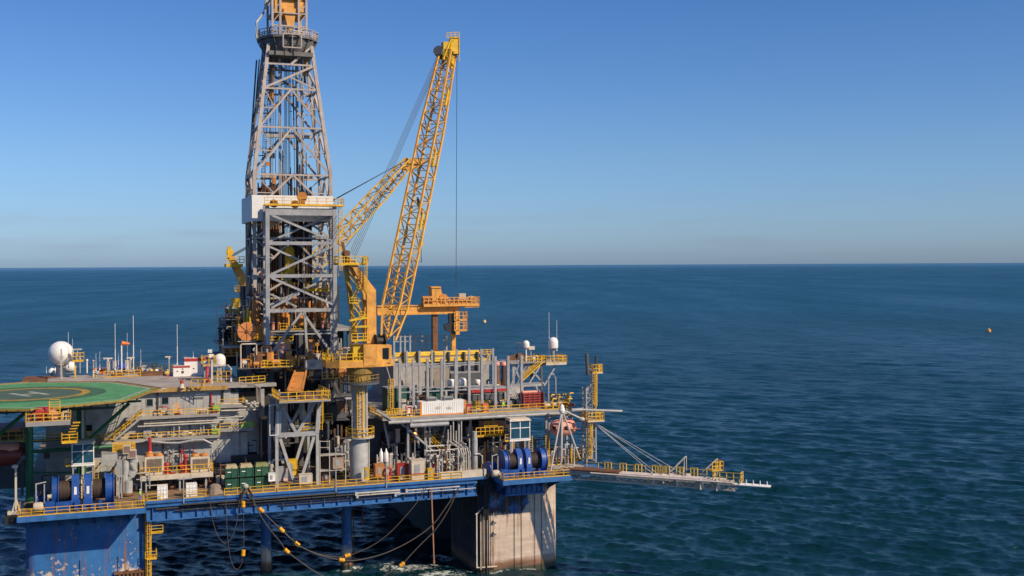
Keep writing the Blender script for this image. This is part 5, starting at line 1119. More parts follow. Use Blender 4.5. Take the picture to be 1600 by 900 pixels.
# ---- flare mast, tripod and hose boom at the right corner
VM = 4.0
mast = thing('boom_mast', 'slim lattice mast with yellow ladders and pipe horns at the right corner', 'mast', (U(925, VM, 715), VM, 18))
ml, mr_ = U(916.5, VM, 700), U(931, VM, 700); z0 = A(925, 722, VM).z; zpl = A(925, 656, VM).z; ztop = A(925, 585, VM).z
for u in (ml, mr_):
    for dv in (0, 1.7): part('leg', MB().beam((u, VM + dv, z0), (u, VM + dv, A(925, 606, VM).z if u == ml else ztop), .26), GRY, mast)
t = MB(); zz = [z0 + (A(925, 606, VM).z - z0) * k / 7 for k in range(8)]
for k in range(7):
    a, b_ = (ml, mr_) if k % 2 else (mr_, ml)
    for dv in (0, 1.7): t.beam((a, VM + dv, zz[k]), (b_, VM + dv, zz[k + 1]), .15); t.beam((ml, VM + dv, zz[k + 1]), (mr_, VM + dv, zz[k + 1]), .13)
    for u in (ml, mr_): t.beam((u, VM + (0 if k % 2 else 1.7), zz[k]), (u, VM + (1.7 if k % 2 else 0), zz[k + 1]), .13)
t.beam(A(916, 612, VM), A(927, 594, VM), .24); part('lacing', t, GRY, mast)
t = MB(); t.box(ml - .3, mr_ + 1.2, VM - 1.4, VM + 2.6, zpl - .25, zpl); t.box(mr_ - .8, mr_ + 1.4, VM - .4, VM + 1.6, A(930, 582, VM).z - .2, A(930, 582, VM).z); mp_ = part('platform', t, CRM, mast)
t = MB(); t.rail(rails3(ml - .3, mr_ + 1.1, VM - 1.3, VM + 2.5, zpl), 1.5, .13, .8); t.rail(rails3(mr_ - .7, mr_ + 1.3, VM - .3, VM + 1.5, A(930, 582, VM).z), 1.5, .13, .7); part('railing', t, YEL, mp_)
t = MB(); t.ladder(A(928, 644, VM - .2), A(928, 582, VM - .2), .75, .11); t.ladder(A(921, 718, VM - .2), A(921, 656, VM - .2), .75, .11); part('ladder', t, YEL, mast)
t = MB(); t.path([A(919, 586, VM), A(918, 580, VM), A(917, 560, VM), A(916.5, 552, VM)], .34, 10); t.path([A(917, 577, VM), A(926, 577, VM), A(931, 574, VM), A(932, 556, VM)], .3, 10); t.path([A(917, 575, VM), A(921, 579, VM), A(930, 579, VM)], .3, 8); part('pipe_horn', t, DGR, mast)
t = MB(); t.tube(A(905, 640, VM - 1), A(972, 642.5, VM - 1), .22); t.tube(A(893, 641, VM - 1), A(910, 640, VM - 1), .32); part('horizontal_spar', t, LGR, mast)
for x in (917, 919): pass
tri = thing('white_tripod', 'white tripod mast of splayed tubes beside the pink lifeboat', 'tripod', (U(877, 3, 715), 3, 18))
ap = A(878, 640, 3)
for q in (A(860, 738, .5), A(877, 722, 2), A(871, 724, 2.8), A(906, 717, 2.4)): part('leg', MB().tube(ap, q, .17 if q.y != 2 else .23), PIP, tri)
t = MB(); t.tube(ap, A(910, 655, 3), .16); t.ball(A(909, 655, 3), .6, 12, .7); part('stay', t, PIP, tri); part('head', MB().lathe(ap - Vector((0, 0, .6)), [(.5, 0), (.6, .4), (.4, 1.2), (.15, 1.6)], 12), WHT, tri)
lb = thing('lifeboat', 'sun bleached pink orange enclosed lifeboat hanging at the right corner', 'lifeboat', A(879, 682, 5.2))
p = A(880, 668, 5.2); t = MB(); t.lathe(p + Vector((-2.6, 0, 0)), [(.05, 0), (.9, .25), (1.5, 1.0), (1.65, 2.2), (1.65, 3.6), (1.4, 4.6), (.8, 5.2), (.05, 5.4)], 24, (1, .1, 0)); part('hull', t, PNK, lb, sm=True)
t = MB(); t.lathe(p + Vector((-.6, 0, 1.2)), [(.05, 0), (.7, .1), (.8, .8), (.6, 1.5), (.05, 1.6)], 14, (1, .1, 0)); part('canopy', t, PNK, lb, sm=True); t = MB(); t.box(p.x - 2.4, p.x - 2, 3.9, 6, p.z - .3, p.z + .5); t.box(p.x - .2, p.x + .5, 3.5, 3.7, p.z, p.z + .5); part('hatch', t, GLS, lb)
t = MB(); t.tube(p + Vector((-2.6, -1.2, -.2)), p + Vector((2.8, -1.5, -.2)), .12); part('fender', t, DRD, lb)
dv_ = thing('lifeboat_davit', 'grey davit frame holding the pink orange lifeboat', 'davit', A(860, 735, 8))
t = MB(); 
for x in (858, 893): t.frame([A(x, 722, 9), A(x, 650, 9), A(x, 646, 6.5)], .35)
t.beam(A(858, 650, 9), A(893, 648, 9), .3); t.beam(A(858, 690, 9), A(893, 688, 9), .3); t.beam(A(858, 720, 9), A(875, 690, 9), .2); part('frame', t, GRY, dv_); t = MB(); t.tube(A(862, 647, 7), A(864, 662, 7), .05); t.tube(A(890, 646, 7), A(889, 662, 7), .05); part('fall_wire', t, CAB, dv_)
# the hose boom swung out over the sea, level with the deck
BW = 18.4
P0, P1, PT = AW(880, 737, BW), AW(1150, 756, BW), AW(1204, 760.5, BW - .3); bd = (P1 - P0).normalized(); bs = Vector((-bd.y, bd.x, 0)).normalized()
hb = thing('hose_boom', 'long pale pipe boom with yellow rails swung out over the sea', 'boom', P0)
t = MB(); BL = (P1 - P0).length
for s, w in ((-.9, 0), (.9, 0), (-.9, -1.0), (.9, -1.0)): t.beam(P0 + bs * s + Vector((0, 0, w)), P1 + bs * s + Vector((0, 0, w)), .24)
n = 22
for k in range(n):
    a, b_ = P0 + bd * (BL * k / n), P0 + bd * (BL * (k + 1) / n)
    for s in (-.9, .9): t.beam(a + bs * s + Vector((0, 0, 0 if k % 2 else -1)), b_ + bs * s + Vector((0, 0, -1 if k % 2 else 0)), .12)
    t.beam(a - bs * .9, a + bs * .9, .12); t.beam(a - bs * .9 + Vector((0, 0, -1)), a + bs * .9 + Vector((0, 0, -1)), .12)
part('truss', t, CRM, hb)
for k in range(6):
    L0 = BL * (.18 + .02 * (k % 3)); L1 = BL * (.99 - .05 * (k % 2)); o = bs * (-1.3 + k * .38) + Vector((0, 0, .35 + .22 * (k % 2)))
    part('pipe', MB().tube(P0 + bd * L0 + o, P0 + bd * L1 + o, .17, n=8), mat('pale_pink_pipe', (.72, .62, .55), .55, rust=.1), hb)
for k in range(4): part('pipe', MB().tube(P0 + bs * (-1.0 + k * .5) + Vector((0, 0, .4)), P0 + bd * BL * .27 + bs * (-1.0 + k * .5) + Vector((0, 0, .4)), .24, n=8), RUS if k else PIP, hb, None)
for k in range(3): o = bs * (-.6 + k * .55); part('burner_pipe', MB().tube(P1 + o - bd * 2, PT + o * .7, .2, n=8), WHT, hb)
t = MB()
for k in range(5): c = P1.lerp(PT, .1 + .2 * k); t.tube(c, c + Vector((0, 0, .9)), .12, .06); 
part('burner_nozzle', t, WHT, hb)
t = MB(); t.box(0, 0, 0, 0, 0, 0) if 0 else None
a, b_ = P0 + bd * BL * .13 + bs * 1.3 + Vector((0, 0, .1)), P0 + bd * BL * .83 + bs * 1.3 + Vector((0, 0, .1)); t.rail([a, b_], 1.7, .1, 2.2)
for f in (.24, .33, .42, .52, .55, .58, .66, .74): c = P0 + bd * BL * f + bs * 1.2 + Vector((0, 0, .1)); t.rail([c, c + bd * 1.2], 1.9, .15, .6)
a, b_ = P0 + bd * BL * .88 + bs * -1 + Vector((0, 0, .3)), P0 + bd * BL * 1.03 + bs * -1 + Vector((0, 0, .3)); t.rail([a + bs * 2.2, a, b_, b_ + bs * 2.2], 1.7, .12, 1.2); part('railing', t, mat('weathered_yellow_rail', (.62, .42, .08), .6, rust=.3), hb)
for x0, x1, yt, yb in ((1046, 1069, 715, 738), (1090, 1118, 719, 745)):
    t = MB(); top, f0, f1 = AW(x1, yb, BW), AW(x0, yb, BW), AW(x1, yb, BW); q = A(x1, yt, f1.y); top = Vector((f1.x, f1.y, q.z)); t.beam(f0, top, .2); t.beam(f1, top, .13); t.beam(f0 + bs * 1.6, top + bs * 1.6, .2); t.beam(f1 + bs * 1.6, top + bs * 1.6, .13); t.beam(top, top + bs * 1.6, .13); part('lifting_frame', t, PIP, hb)
t = MB(); c = AW(1117, 746, BW); t.box(c.x - 1.2, c.x + 1.2, c.y - 1, c.y + 1, BW + 1.3, BW + 1.45); t.rail([c + Vector((-1.1, -1, 1.3)), c + Vector((1.1, -1, 1.3)), c + Vector((1.1, 1, 1.3))], 1.6, .12, .8); part('platform', t, YEL, hb)
for k in range(10): c = P0 + bd * BL * (.5 + .045 * k) + bs * random.uniform(-1, 1); part('valve_box', MB().box(c.x - .4, c.x + .4, c.y - .3, c.y + .3, BW - 1.2, BW + random.uniform(.4, 1.1)), CRM, hb)
mh = A(931, 664, VM)
for f, dz in ((.57, 1.2), (.60, 1.2), (.72, 1.4), (.78, 1.4)):
    for s in (-.8,): part('stay_cable', MB().tube(mh + Vector((0, 0, f - .5)), P0 + bd * BL * f + bs * s + Vector((0, 0, .2)), .05, n=5), WHT, hb)
# ================================================================ mooring winches, cabs and small deck things
def winch(label, base):
    w = thing('mooring_winch', label, 'winch', base, None); x0, y0, z0 = base
    def lx(m, x, prof, n=36): m.lathe((x0 + x, y0, z0 + 2.75), prof, n, (1, 0, 0))
    def drumdisc(x, wd, r): 
        m = MB(); lx(m, x, [(.3, 0), (r, 0), (r, .12), (r - .22, .16), (r - .22, wd - .16), (r, wd - .12), (r, wd), (.3, wd)]); return part('flange', m, WBL, w)
    drumdisc(-4.3, 1.0, 2.45); drumdisc(3.6, 1.3, 2.5)
    for x in (-3.3, 1.75):
        m = MB(); L_ = 1.9; lx(m, x, [(1.55, 0), (1.55, L_)], 28); part('drum', m, mat('dark_brown_wire_coil', (.07, .045, .035), .7, rust=.3), w)
        m = MB()
        for k in range(9): lx(m, x + .1 + k * .2, [(1.5, 0), (1.63, .05), (1.63, .1), (1.5, .15)], 24)
        part('coiled_wire', m, mat('dark_brown_wire_coil', (.07, .045, .035)), w)
    for x in (-1.4, .45):
        m = MB(); P = [(y0 - 2.1, z0 + .1), (y0 + 2.1, z0 + .1), (y0 + 2.1, z0 + 1.6), (y0 + 1.5, z0 + 4.2), (y0 + .6, z0 + 5.2), (y0 - .6, z0 + 5.2), (y0 - 1.6, z0 + 4.2), (y0 - 2.1, z0 + 1.8)]
        m.extu(P, x0 + x, x0 + x + 1.1); m.extu([(a * 1.0, b) for a, b in [(y0 - 2.3, z0 + .1), (y0 - 2.1, z0 + .1), (y0 - 2.1, z0 + 1.6), (y0 - 2.3, z0 + 1.5)]], x0 + x - .15, x0 + x + 1.25); part('bearing_frame', m, WBL, w)
        m = MB(); m.box(x0 + x + .35, x0 + x + .75, y0 - 1.98, y0 - 1.9, z0 + 2.4, z0 + 3.6); part('white_plate', m, WHT, w)
    m = MB(); m.box(x0 - 4.6, x0 + 5, y0 - 2.2, y0 + 2.4, z0, z0 + .35); part('base_frame', m, WBL, w)
    m = MB(); m.box(x0 - 5.3, x0 - 3.8, y0 - 2.9, y0 - 1.6, z0, z0 + 1.7); m.box(x0 - 3.7, x0 - 1.6, y0 - 2.8, y0 - 2.1, z0 + .2, z0 + 1.5)
    for k in range(7): m.box(x0 - 3.4 + k * 1.2, x0 - 2.9 + k * 1.2, y0 - 2.9, y0 - 2.4, z0 + .1, z0 + .7 + .35 * (k % 3))
    m.tube((x0 - 1.8, y0 - 2.6, z0 + .8), (x0 + 4.4, y0 - 2.6, z0 + .8), .14); part('gearbox', m, WBL, w)
    m = MB(); m.lathe((x0 - 7.0, y0 - 2.2, z0 + .95), [(.05, 0), (.55, .05), (.72, .3), (.72, 1.2), (.5, 1.5), (.3, 1.75)], 18, (1, 0, 0)); part('motor', m, CRM, w, sm=True)
    m = MB(); m.lathe((x0 - 6.9, y0 + 1.2, z0 + 1.5), [(.05, 0), (1.3, .05), (1.3, .4), (.6, .5), (.6, 1.2), (1.3, 1.3), (1.3, 1.7), (.05, 1.8)], 20, (1, .2, 0)); part('warping_head', m, WBL, w)
    m = MB()
    for a, b_ in (((-6.6, 0), (-6.6, 4.4)), ((-5.4, 0), (-5.4, 4.2))): m.beam((x0 + a[0], y0 - 1, z0), (x0 + b_[0], y0 - 1, z0 + b_[1]), .18)
    m.beam((x0 - 6.6, y0 - 1, z0 + 4.3), (x0 - 5.2, y0 - .2, z0 + 4.4), .16); part('hoist_frame', m, GRY, w)
    return w
pw = A(127, 788, -1.6); w1_ = winch('blue double drum mooring winch on the left balcony below the helideck', (pw.x, -.6, 18))
pw2 = A(817, 741, -1.2); w2_ = dup(w1_, (pw2.x, -.4, 18), 0, 'blue double drum mooring winch on the right balcony by the lifeboat', .9)
def hose(pts, m, r, label, name='hose', cat='hose', floats=(), parent=None):
    P = [Vector(p) for p in pts]; S = []
    for i in range(len(P) - 1):
        p0, p1, p2, p3 = P[max(i - 1, 0)], P[i], P[i + 1], P[min(i + 2, len(P) - 1)]
        for k in range(5):
            t = k / 5; S.append(.5 * ((2 * p1) + (p2 - p0) * t + (2*p0 - 5*p1 + 4*p2 - p3) * t*t + (3*p1 - p0 - 3*p2 + p3) * t**3))
    S.append(P[-1])
    if parent: return part(name, MB().path(S, r), m, parent)
    if not floats: return single(name, MB().path(S, r), m, label, cat)
    o = thing(name, label, cat, P[0]); part('line', MB().path(S, r), m, o)
    for f in floats:
        i = min(range(len(S)), key=lambda k: (S[k] - Vector(f)).length); d = (S[min(i + 1, len(S) - 1)] - S[i - 1]).normalized()
        part('float', MB().lathe(S[i] - d * .52, [(r, 0), (.3, .03), (.35, .1), (.35, .4), (.29, .48), (.35, .56), (.35, .94), (.3, 1.01), (r, 1.04)], 14, d), FLO, o)
    return o
def H(pts, v): return [A(x, y, v) for x, y in pts]
hose(H([(383, 764), (396, 788), (408, 797), (423, 812), (440, 828), (458, 845), (475, 857), (505, 869), (534, 875), (560, 875), (600, 865), (640, 846), (675, 821), (697, 792), (717, 762)], -1.2), ROP, .095, 'long dark hose sagging below the deck with three amber floats along it', floats=H([(408, 797), (440, 828), (534, 875)], -1.2))
hose(H([(394, 776), (404, 800), (420, 825), (438, 847), (448, 861), (470, 878), (490, 892), (515, 906)], -1.6), ROP, .09, 'dark hose dropping to the water with one amber float near its middle', floats=H([(449, 861)], -1.6))
hose(H([(440, 826), (464, 850), (490, 863), (520, 870), (543, 868), (575, 856), (605, 836), (635, 805), (655, 780), (668, 758)], -.9), ROP, .07, 'thinner dark hose sagging behind the long one with two amber floats', floats=H([(464, 850), (543, 868)], -.9))
hose(H([(716, 764), (700, 798), (680, 828), (660, 848), (640, 869), (628, 882), (605, 897), (580, 912)], -1.5), ROP, .09, 'dark hose running down to the foam with an amber float just above the water', floats=H([(628, 883)], -1.5))
hose(H([(328, 768), (330, 800), (338, 832), (351, 849), (363, 838), (370, 815), (374, 780)], -.9), ROP, .06, 'thin hose loop hanging under the deck left of the floats')
hose(H([(352, 772), (355, 830), (360, 872), (368, 889), (376, 884), (380, 864), (381, 830), (380, 788), (380, 764)], -1.2), ROP, .055, 'thin hose loop with one amber float high and one low', floats=H([(380, 788), (380, 863)], -1.2))
t = MB(); p, q = A(674, 764, -.8), A(678, 876, -.8); t.tube(p, q, .13); t.tube(q, q - Vector((0, 0, .5)), .2); single('hanging_pipe', t, mat('rust_and_white_pipe', (.42, .2, .12), .7, rust=.5), 'slim rusty pipe hanging from the deck edge to the foam', 'pipe')
hr = thing('hose_hanger', 'dark triangular hose hanger hooked over the deck edge by the skips', 'hanger', A(386, 770, -.5)); t = MB(); a, b_, c = A(376, 780, -.7), A(384, 758, -.3), A(396, 778, -.7); t.frame([a, b_, c], .3); part('frame', t, BLK, hr); t = MB(); t.ball(A(384, 760, -.6), .45, 10); part('swivel', t, PIP, hr)
# ---- winch control cabs
def cabin(px0, px1, yt, yb, v, label, legs_to=18):
    p, q = A(px0, yb, v), A(px1, yt, v); u0, u1, z0, z1 = p.x, q.x, p.z, q.z; t = thing('winch_cab', label, 'control cab', ((u0 + u1)/2, v + 1, legs_to)); dp = 2.4; zm_ = z0 + .75
    m = MB(); m.box(u0, u1, v + .05, v + dp, z0 + .3, zm_); m.box(u0, u1, v + dp - .1, v + dp, zm_, z1 - .4); m.box(u0 - .1, u1 + .1, v - .1, v + dp, z0, z0 + .3); part('body', m, WHT, t)
    m = MB(); m.add([(u0 - .2, v - .35, z1 - .45), (u1 + .2, v - .35, z1 - .45), (u1 + .1, v + dp + .1, z1 - .3), (u0 - .1, v + dp + .1, z1 - .3), (u0 + .1, v + .2, z1), (u1 - .1, v + .2, z1), (u1 - .1, v + dp, z1), (u0 + .1, v + dp, z1)], MB.BF); part('roof', m, CRM, t)
    f = MB(); uc = (u0 + u1)/2
    for u in (u0, uc - .07, u1 - .14): f.box(u, u + .14, v - .12, v + .02, zm_ - .4, z1 - .4)
    for z in (zm_ - .4, (zm_ + z1) / 2 - .1, z1 - .55): f.box(u0, u1, v - .13, v + .02, z, z + .14)
    for u in (u0, u1 - .14): f.box(u, u + .14, v + dp - .14, v + dp, zm_, z1 - .4); f.box(u, u + .1, v, v + dp, (zm_ + z1)/2 - .1, (zm_ + z1)/2)
    part('window_frame', f, WHT, t)
    g_ = MB()
    for a, b_ in ((u0 + .14, uc - .07), (uc + .07, u1 - .14)): g_.box(a, b_, v - .05, v - .02, (zm_ + z1)/2 + .05, z1 - .56); g_.box(a, b_, v - .05, v - .02, zm_ - .25, (zm_ + z1)/2 - .1)
    for u in (u0 + .03, u1 - .07): g_.box(u, u + .03, v + .1, v + dp - .2, zm_, z1 - .45)
    part('pane', g_, mat('cab_blue_glass', (.015, .07, .12), .06, var=.3), t)
    part('seat_back', MB().box(uc - .7, uc + 1.1, v + .0, v + .03, zm_ - .24, (zm_ + z1)/2 - .12), TLB, t)
    for u in (u0 + .2, u1 - .2):
        for y in (v + .2, v + dp - .2): part('leg', MB().beam((u, y, legs_to), (u, y, z0), .22), GRY, t)
    s = MB(); s.rail([(u0 - .9, v + .2, z0 + .1), (u0 - .1, v + .2, z0 + .1)], 1.2, .08, .8); s.box(u0 - .9, u0, v + .1, v + dp, z0, z0 + .1); s.ladder((u1 + .35, v + .4, legs_to), (u1 + .35, v + .4, z0 + .8), .6, .08, cage=False); part('side_step', s, YEL, t)
    return t
cabin(112, 147, 688, 729, 2.4, 'white winch cab with blue tinted windows above the left balcony winch'); cabin(797, 828, 653, 690, 3.0, 'white winch cab with blue tinted windows above the right balcony winch')
t = MB(); p = A(177, 727, 4); q = A(148, 722, 4); t.frame([q, A(190, 719, 4), Vector((A(190, 719, 4).x, 4, 18))], .2); t.beam(A(188, 719, 4), Vector((A(188, 719, 4).x, 5.4, A(190, 719, 4).z)), .15); t.beam(A(186, 719, 4), Vector((A(186, 719, 4).x, 4, 18)), .2); single('pipe_portal', t, GRY, 'grey portal of tubes right of the left winch cab', 'frame')
t, p, q = deckhouse(159, 186, 708, 727, 6, 2.5, LGR, 'cooler_box', 'plain light grey box behind the left winch cab', 'box', extra=1)
for x in (164, 182): part('leg', MB().beam((U(x, 6.3), 6.3, 18), (U(x, 6.3), 6.3, p.z), .2), GRY, t)
# duct pillar beside the AC platform
dp_ = thing('ventilation_duct', 'fat bent grey ventilation duct right of the left winch', 'duct', A(199, 772, 6))
t = MB(); t.path([A(200, 772, 6), A(200, 750, 6), A(204, 742, 6), A(208, 735, 6), A(209, 722, 6), A(208, 713, 6)], .75, 14); t.path([A(196, 752, 6), A(196, 718, 6)], .6, 12); part('duct', t, LGR, dp_, sm=True); t = MB(); t.lathe(A(199, 772, 6) - Vector((0, 0, .1)), [(1.1, 0), (1.1, .25), (.6, .4)], 16); part('flange', t, RUS, dp_)
for px, py, lab in ((198, 702, 'upper weathered grilled fan box on the duct beside the yellow cage'), (207, 709, 'lower weathered grilled fan box beside the air cooler platform')):
    p = A(px, py, 5.5); o = thing('fan_box', lab, 'fan', p - Vector((0, 0, .75))); part('casing', MB().cbox(p, 1.25, 1, 1.4), CRM, o); g_ = MB(); g_.box(p.x - .5, p.x + .5, p.y - .54, p.y - .5, p.z - .55, p.z + .55); part('grille', g_, mat('brown_mesh', (.22, .14, .12), .8), o)
    part('bracket', MB().beam(p - Vector((0, 0, .75)), p + Vector((0, 2, -2.4)), .15), GRY, o)
yc = thing('yellow_cage', 'yellow railed cage hanging above the fan boxes', 'cage', A(195, 705, 7)); t = MB(); p, q = A(176, 707, 7), A(211, 707, 7)
t.box(p.x, q.x, 7, 9, p.z, p.z + .12)
for h in (.2, .7, 1.2): t.rail([(p.x, 7, p.z + h - .1), (q.x, 7, p.z + h - .1)], .55, .11, 1)
part('rail', t, YEL, yc); t = MB(); t.beam((p.x + .3, 8.8, p.z), (p.x + .3, 13.4, p.z), .2); t.beam((q.x - .3, 8.8, p.z), (q.x - .3, 13.4, p.z), .2); part('bracket', t, GRY, yc)
# ---- air cooler platform
VA = 7.0; za = A(275, 742, VA).z; au0, au1 = U(219, VA, 742), U(333, VA, 742)
acp = thing('cooler_platform', 'yellow railed cream platform carrying two air coolers in front of the accommodation wall', 'platform', ((au0 + au1)/2, VA, 18))
t = MB(); t.box(au0, au1, VA, 13.4, za - .3, za); t.box(au0, au1, VA - .08, VA, za - .7, za + .15); part('floor', t, CRM, acp)
t = MB(); t.rail([(au0, 11, za), (au0, VA + .1, za), (au1, VA + .1, za), (au1, 12, za)], 1.5, .1, 1.5); part('railing', t, YEL, acp)
for px in (228, 281, 322): part('leg', MB().beam((U(px, VA + .6, 742), VA + .6, 18), (U(px, VA + .6, 742), VA + .6, za - .3), .3), GRY, acp)
t = MB(); t.beam((au0 + 1, VA + .6, za - 1.6), (au0 + 4.5, VA + .6, za - 1.6), .14); t.beam((au0 + 6, VA + .6, za - .9), (au0 + 8.5, VA + .6, za - .9), .25); part('pipe', t, PIP, acp)
for px0, px1, lab in ((226, 256, 'left air cooler with brown grille on the cream platform'), (298, 328, 'right air cooler with brown grille on the cream platform')):
    p, q = A(px0, 740, VA + 1), A(px1, 713, VA + 1); o = thing('air_cooler', lab, 'air cooler', ((p.x + q.x)/2, VA + 2, za)); m = MB(); m.box(p.x, q.x, VA + 1, VA + 3, za, q.z); part('casing', m, CRM, o)
    m = MB(); m.box(p.x + .35, (p.x + q.x)/2 - .05, VA + .95, VA + 1, za + .5, q.z - .35); m.box((p.x + q.x)/2 + .05, q.x - .35, VA + .95, VA + 1, za + .5, q.z - .35); part('grille', m, mat('brown_grille', (.13, .105, .085), .8, var=.3), o)
    m = MB(); 
    for z in [za + .6 + k * .22 for k in range(10)]:
        if z < q.z - .4: m.box(p.x + .4, q.x - .4, VA + .92, VA + .95, z, z + .07)
    part('louvre', m, mat('brown_grille_light', (.26, .2, .16), .8), o)
    m = MB(); m.lathe(((p.x + q.x)/2 - .75, VA + 2, q.z), [(.7, 0), (.7, .2), (.55, .45), (.02, .5)], 16); m.lathe(((p.x + q.x)/2 + .75, VA + 2, q.z), [(.7, 0), (.7, .2), (.55, .45), (.02, .5)], 16); part('fan_cowl', m, BRN, o)
for px, lab in ((261, 'red pump cluster left of the middle post on the cooler platform'), (290, 'red valve cluster beside the right air cooler')):
    p = A(px, 738, VA + 1.5); o = thing('fire_pump', lab, 'pump', (p.x, VA + 1.5, za)); m = MB(); m.tube((p.x - .5, VA + 1.5, za + .5), (p.x + .6, VA + 1.5, za + .5), .35, n=12); m.tube((p.x, VA + 1.5, za), (p.x, VA + 1.5, za + (2.8 if px > 280 else 1.7)), .22); m.ball((p.x, VA + 1.5, za + (2.8 if px > 280 else 1.6)), .4, 12); part('casing', m, RED, o)
    m = MB(); m.lathe((p.x - .6, VA + 1.2, za + 1.2), [(.02, 0), (.4, 0), (.4, .1), (.02, .1)], 12, (0, 1, 0)); m.box(p.x - .8, p.x + 1.4, VA + 1.2, VA + 1.8, za + .05, za + .2); part('hand_wheel', m, RED, o)
rk = thing('red_riser', 'tall red pipe with orange cone base above the left air cooler', 'pipe', A(234, 712, 9)); t = MB(); t.tube(A(234, 712, 10), A(234, 684, 10), .3); part('pipe', t, RED, rk); t = MB(); p = A(234, 713, 10); t.lathe(p - Vector((0, 0, .2)), [(1.0, 0), (.6, .5), (.32, 1.1)], 14); part('cone', t, ORG, rk)
# lamp posts on deck edge
for px, yt, lab in ((221, 745, 'thin grey deck edge post near the left balcony'), (287, 745, 'thin grey deck edge post between the white tote stacks'), (525, 700, 'thin grey deck edge post left of the crane pedestal'), (604, 725, 'thin grey deck edge post in front of the red skid')):
    p, q = A(px, 780, -.1), A(px, yt, -.1); t = MB(); t.beam((p.x, -.1, 17.3), (p.x, -.1, q.z), .16); t.beam((p.x - .8, -.1, q.z - .4), (p.x + 1.4, -.1, q.z - .3), .14) if px < 300 else t.beam((p.x - .2, -.1, q.z), (p.x + .3, -.1, q.z), .14); single('deck_post', t, GRY, lab, 'post')
# white totes
ti = 0
for px0, px1, yb, sname in ((246, 262, 778, 'left'), (291, 308, 775, 'right')):
    p, q = A(px0, yb, .9), A(px1, yb, .9); wd = q.x - p.x
    for k, pos in enumerate(('bottom', 'middle', 'top')):
        o = thing('white_tote', f'white moulded tote at the {pos} of the {sname} stack on the deck edge', 'tote', ((p.x + q.x)/2, 1.9, 18.02 + k * .72), 'white totes stacked on the deck edge'); z = 18.02 + k * .72
        m = MB(); m.box(p.x + .05, q.x - .05, .9, 2.3, z + .08, z + .64)
        for j in range(4): u = p.x + .05 + j * (wd - .1) / 3; m.box(u - .06, u + .06, .84, .9, z + .05, z + .66)
        part('body', m, WHT, o); part('lid', MB().box(p.x, q.x, .85, 2.35, z + .64, z + .71), WHT, o); part('foot', MB().box(p.x + .1, q.x - .1, .95, 2.25, z, z + .08), GRY, o)
# green skips
for i, (px0, px1, cn) in enumerate(((352.5, 372.5, 'left'), (375, 396, 'middle'), (399, 421, 'right'))):
    for tier in (0, 1):
        p, q = A(px0, 766, 4), A(px1, 766, 4); z0 = 18.02 + tier * 2.05; o = thing('green_skip', f"green waste skip, {'upper' if tier else 'lower'} one of the {cn} pair behind the yellow rail", 'skip', ((p.x + q.x)/2, 4.9, z0), 'green skips stacked behind the rail')
        m = MB(); m.taper(((p.x + q.x)/2, 4.9, z0 + .12), ((p.x + q.x)/2, 4.9, z0 + (1.65 if tier else 1.9)), q.x - p.x - .2, 1.8, q.x - p.x - .02, 2.0, up=Vector((0, 1, 0))); part('body', m, SKG if i < 2 else mat('skip_dark_green_paint', (.03, .1, .05), .6, rust=.2), o)
        e = MB(); 
        for f in (.02, .5, .98): u = p.x + (q.x - p.x) * f; e.box(u - .07, u + .07, 3.84, 3.96, z0 + .1, z0 + 1.8)
        e.box(p.x, q.x, 3.84, 3.95, z0 + 1.5, z0 + 1.64); part('rib', e, SKG, o); part('marking', MB().box(p.x + .3, p.x + .9, 3.83, 3.9, z0 + 1.0, z0 + 1.15), WHT, o)
        if tier: m = MB(); m.add([(p.x, 3.9, z0 + 1.66), (q.x, 3.9, z0 + 1.66), (q.x, 5.9, z0 + 1.66), (p.x, 5.9, z0 + 1.66), (p.x + .25, 4.3, z0 + 2.2), (q.x - .25, 4.3, z0 + 2.2), (q.x - .25, 5.7, z0 + 2.2), (p.x + .25, 5.7, z0 + 2.2)], MB.BF); part('lid', m, mat('dusty_tan_cover', (.4, .33, .2), .8) if i < 2 else mat('dusty_green_cover', (.2, .22, .08), .8), o)
        else: part('runner', MB().box(p.x + .2, q.x - .2, 4, 5.6, z0, z0 + .12), DGR, o)
tp_ = thing('tarpaulin_heap', 'crumpled grey brown tarpaulin heap left of the green skips', 'tarpaulin', A(336, 770, 2.5)); m = MB(); p = A(336, 766, 2.5)
me_ = []
m.lathe((p.x, 2.6, 18), [(1.35, 0), (1.2, .5), (1.0, 1.1), (.9, 1.35), (.4, 1.6), (.02, 1.62)], 9); part('cover', m, mat('grey_brown_canvas', (.24, .19, .15), .9, bump=.6), tp_); part('load', MB().box(p.x - 1, p.x + 1, 2, 3.2, 18, 18.9), BLK, tp_)
# deck machinery along the front edge between trestle and manifold
boxy(574, 750, .65, 2.1, 1.6, YBR, 'yellow_cabinet', 'narrow yellow cabinet right of the crane pedestal foot', 'cabinet', .7)
boxy(594, 745, 1.6, 2.1, 3.5, BRN, 'brown_crate', 'square brown crate behind the deck edge rail', 'crate', 1.5)
boxy(630, 745, 2.0, 2.2, 3.4, RED, 'red_skid', 'dark red pump skid left of the cream cabinet', 'skid', 1.6)
boxy(628, 752, 1.2, 1.0, 1.2, RUS, 'rusty_box', 'small rusty box in front of the red pump skid', 'box', 1)
cb = boxy(654, 750, 2.45, 3.5, 1.5, CRM, 'cream_cabinet', 'tall cream cabinet with a red band at the deck edge', 'cabinet', 1.8)
p = A(654, 750, 1.5); part('red_band', MB().box(p.x - 1.3, p.x + 1.3, 1.4, 1.44, p.z + .9, p.z + 1.2), RED, cb)
boxy(673, 751, .95, 2.1, .9, YBR, 'yellow_bin', 'bright yellow bin right of the cream cabinet', 'bin', .8)
boxy(680, 742, 1.2, 1.7, 4, RED, 'red_box', 'small red box tucked beside the manifold pipes', 'box', 1)
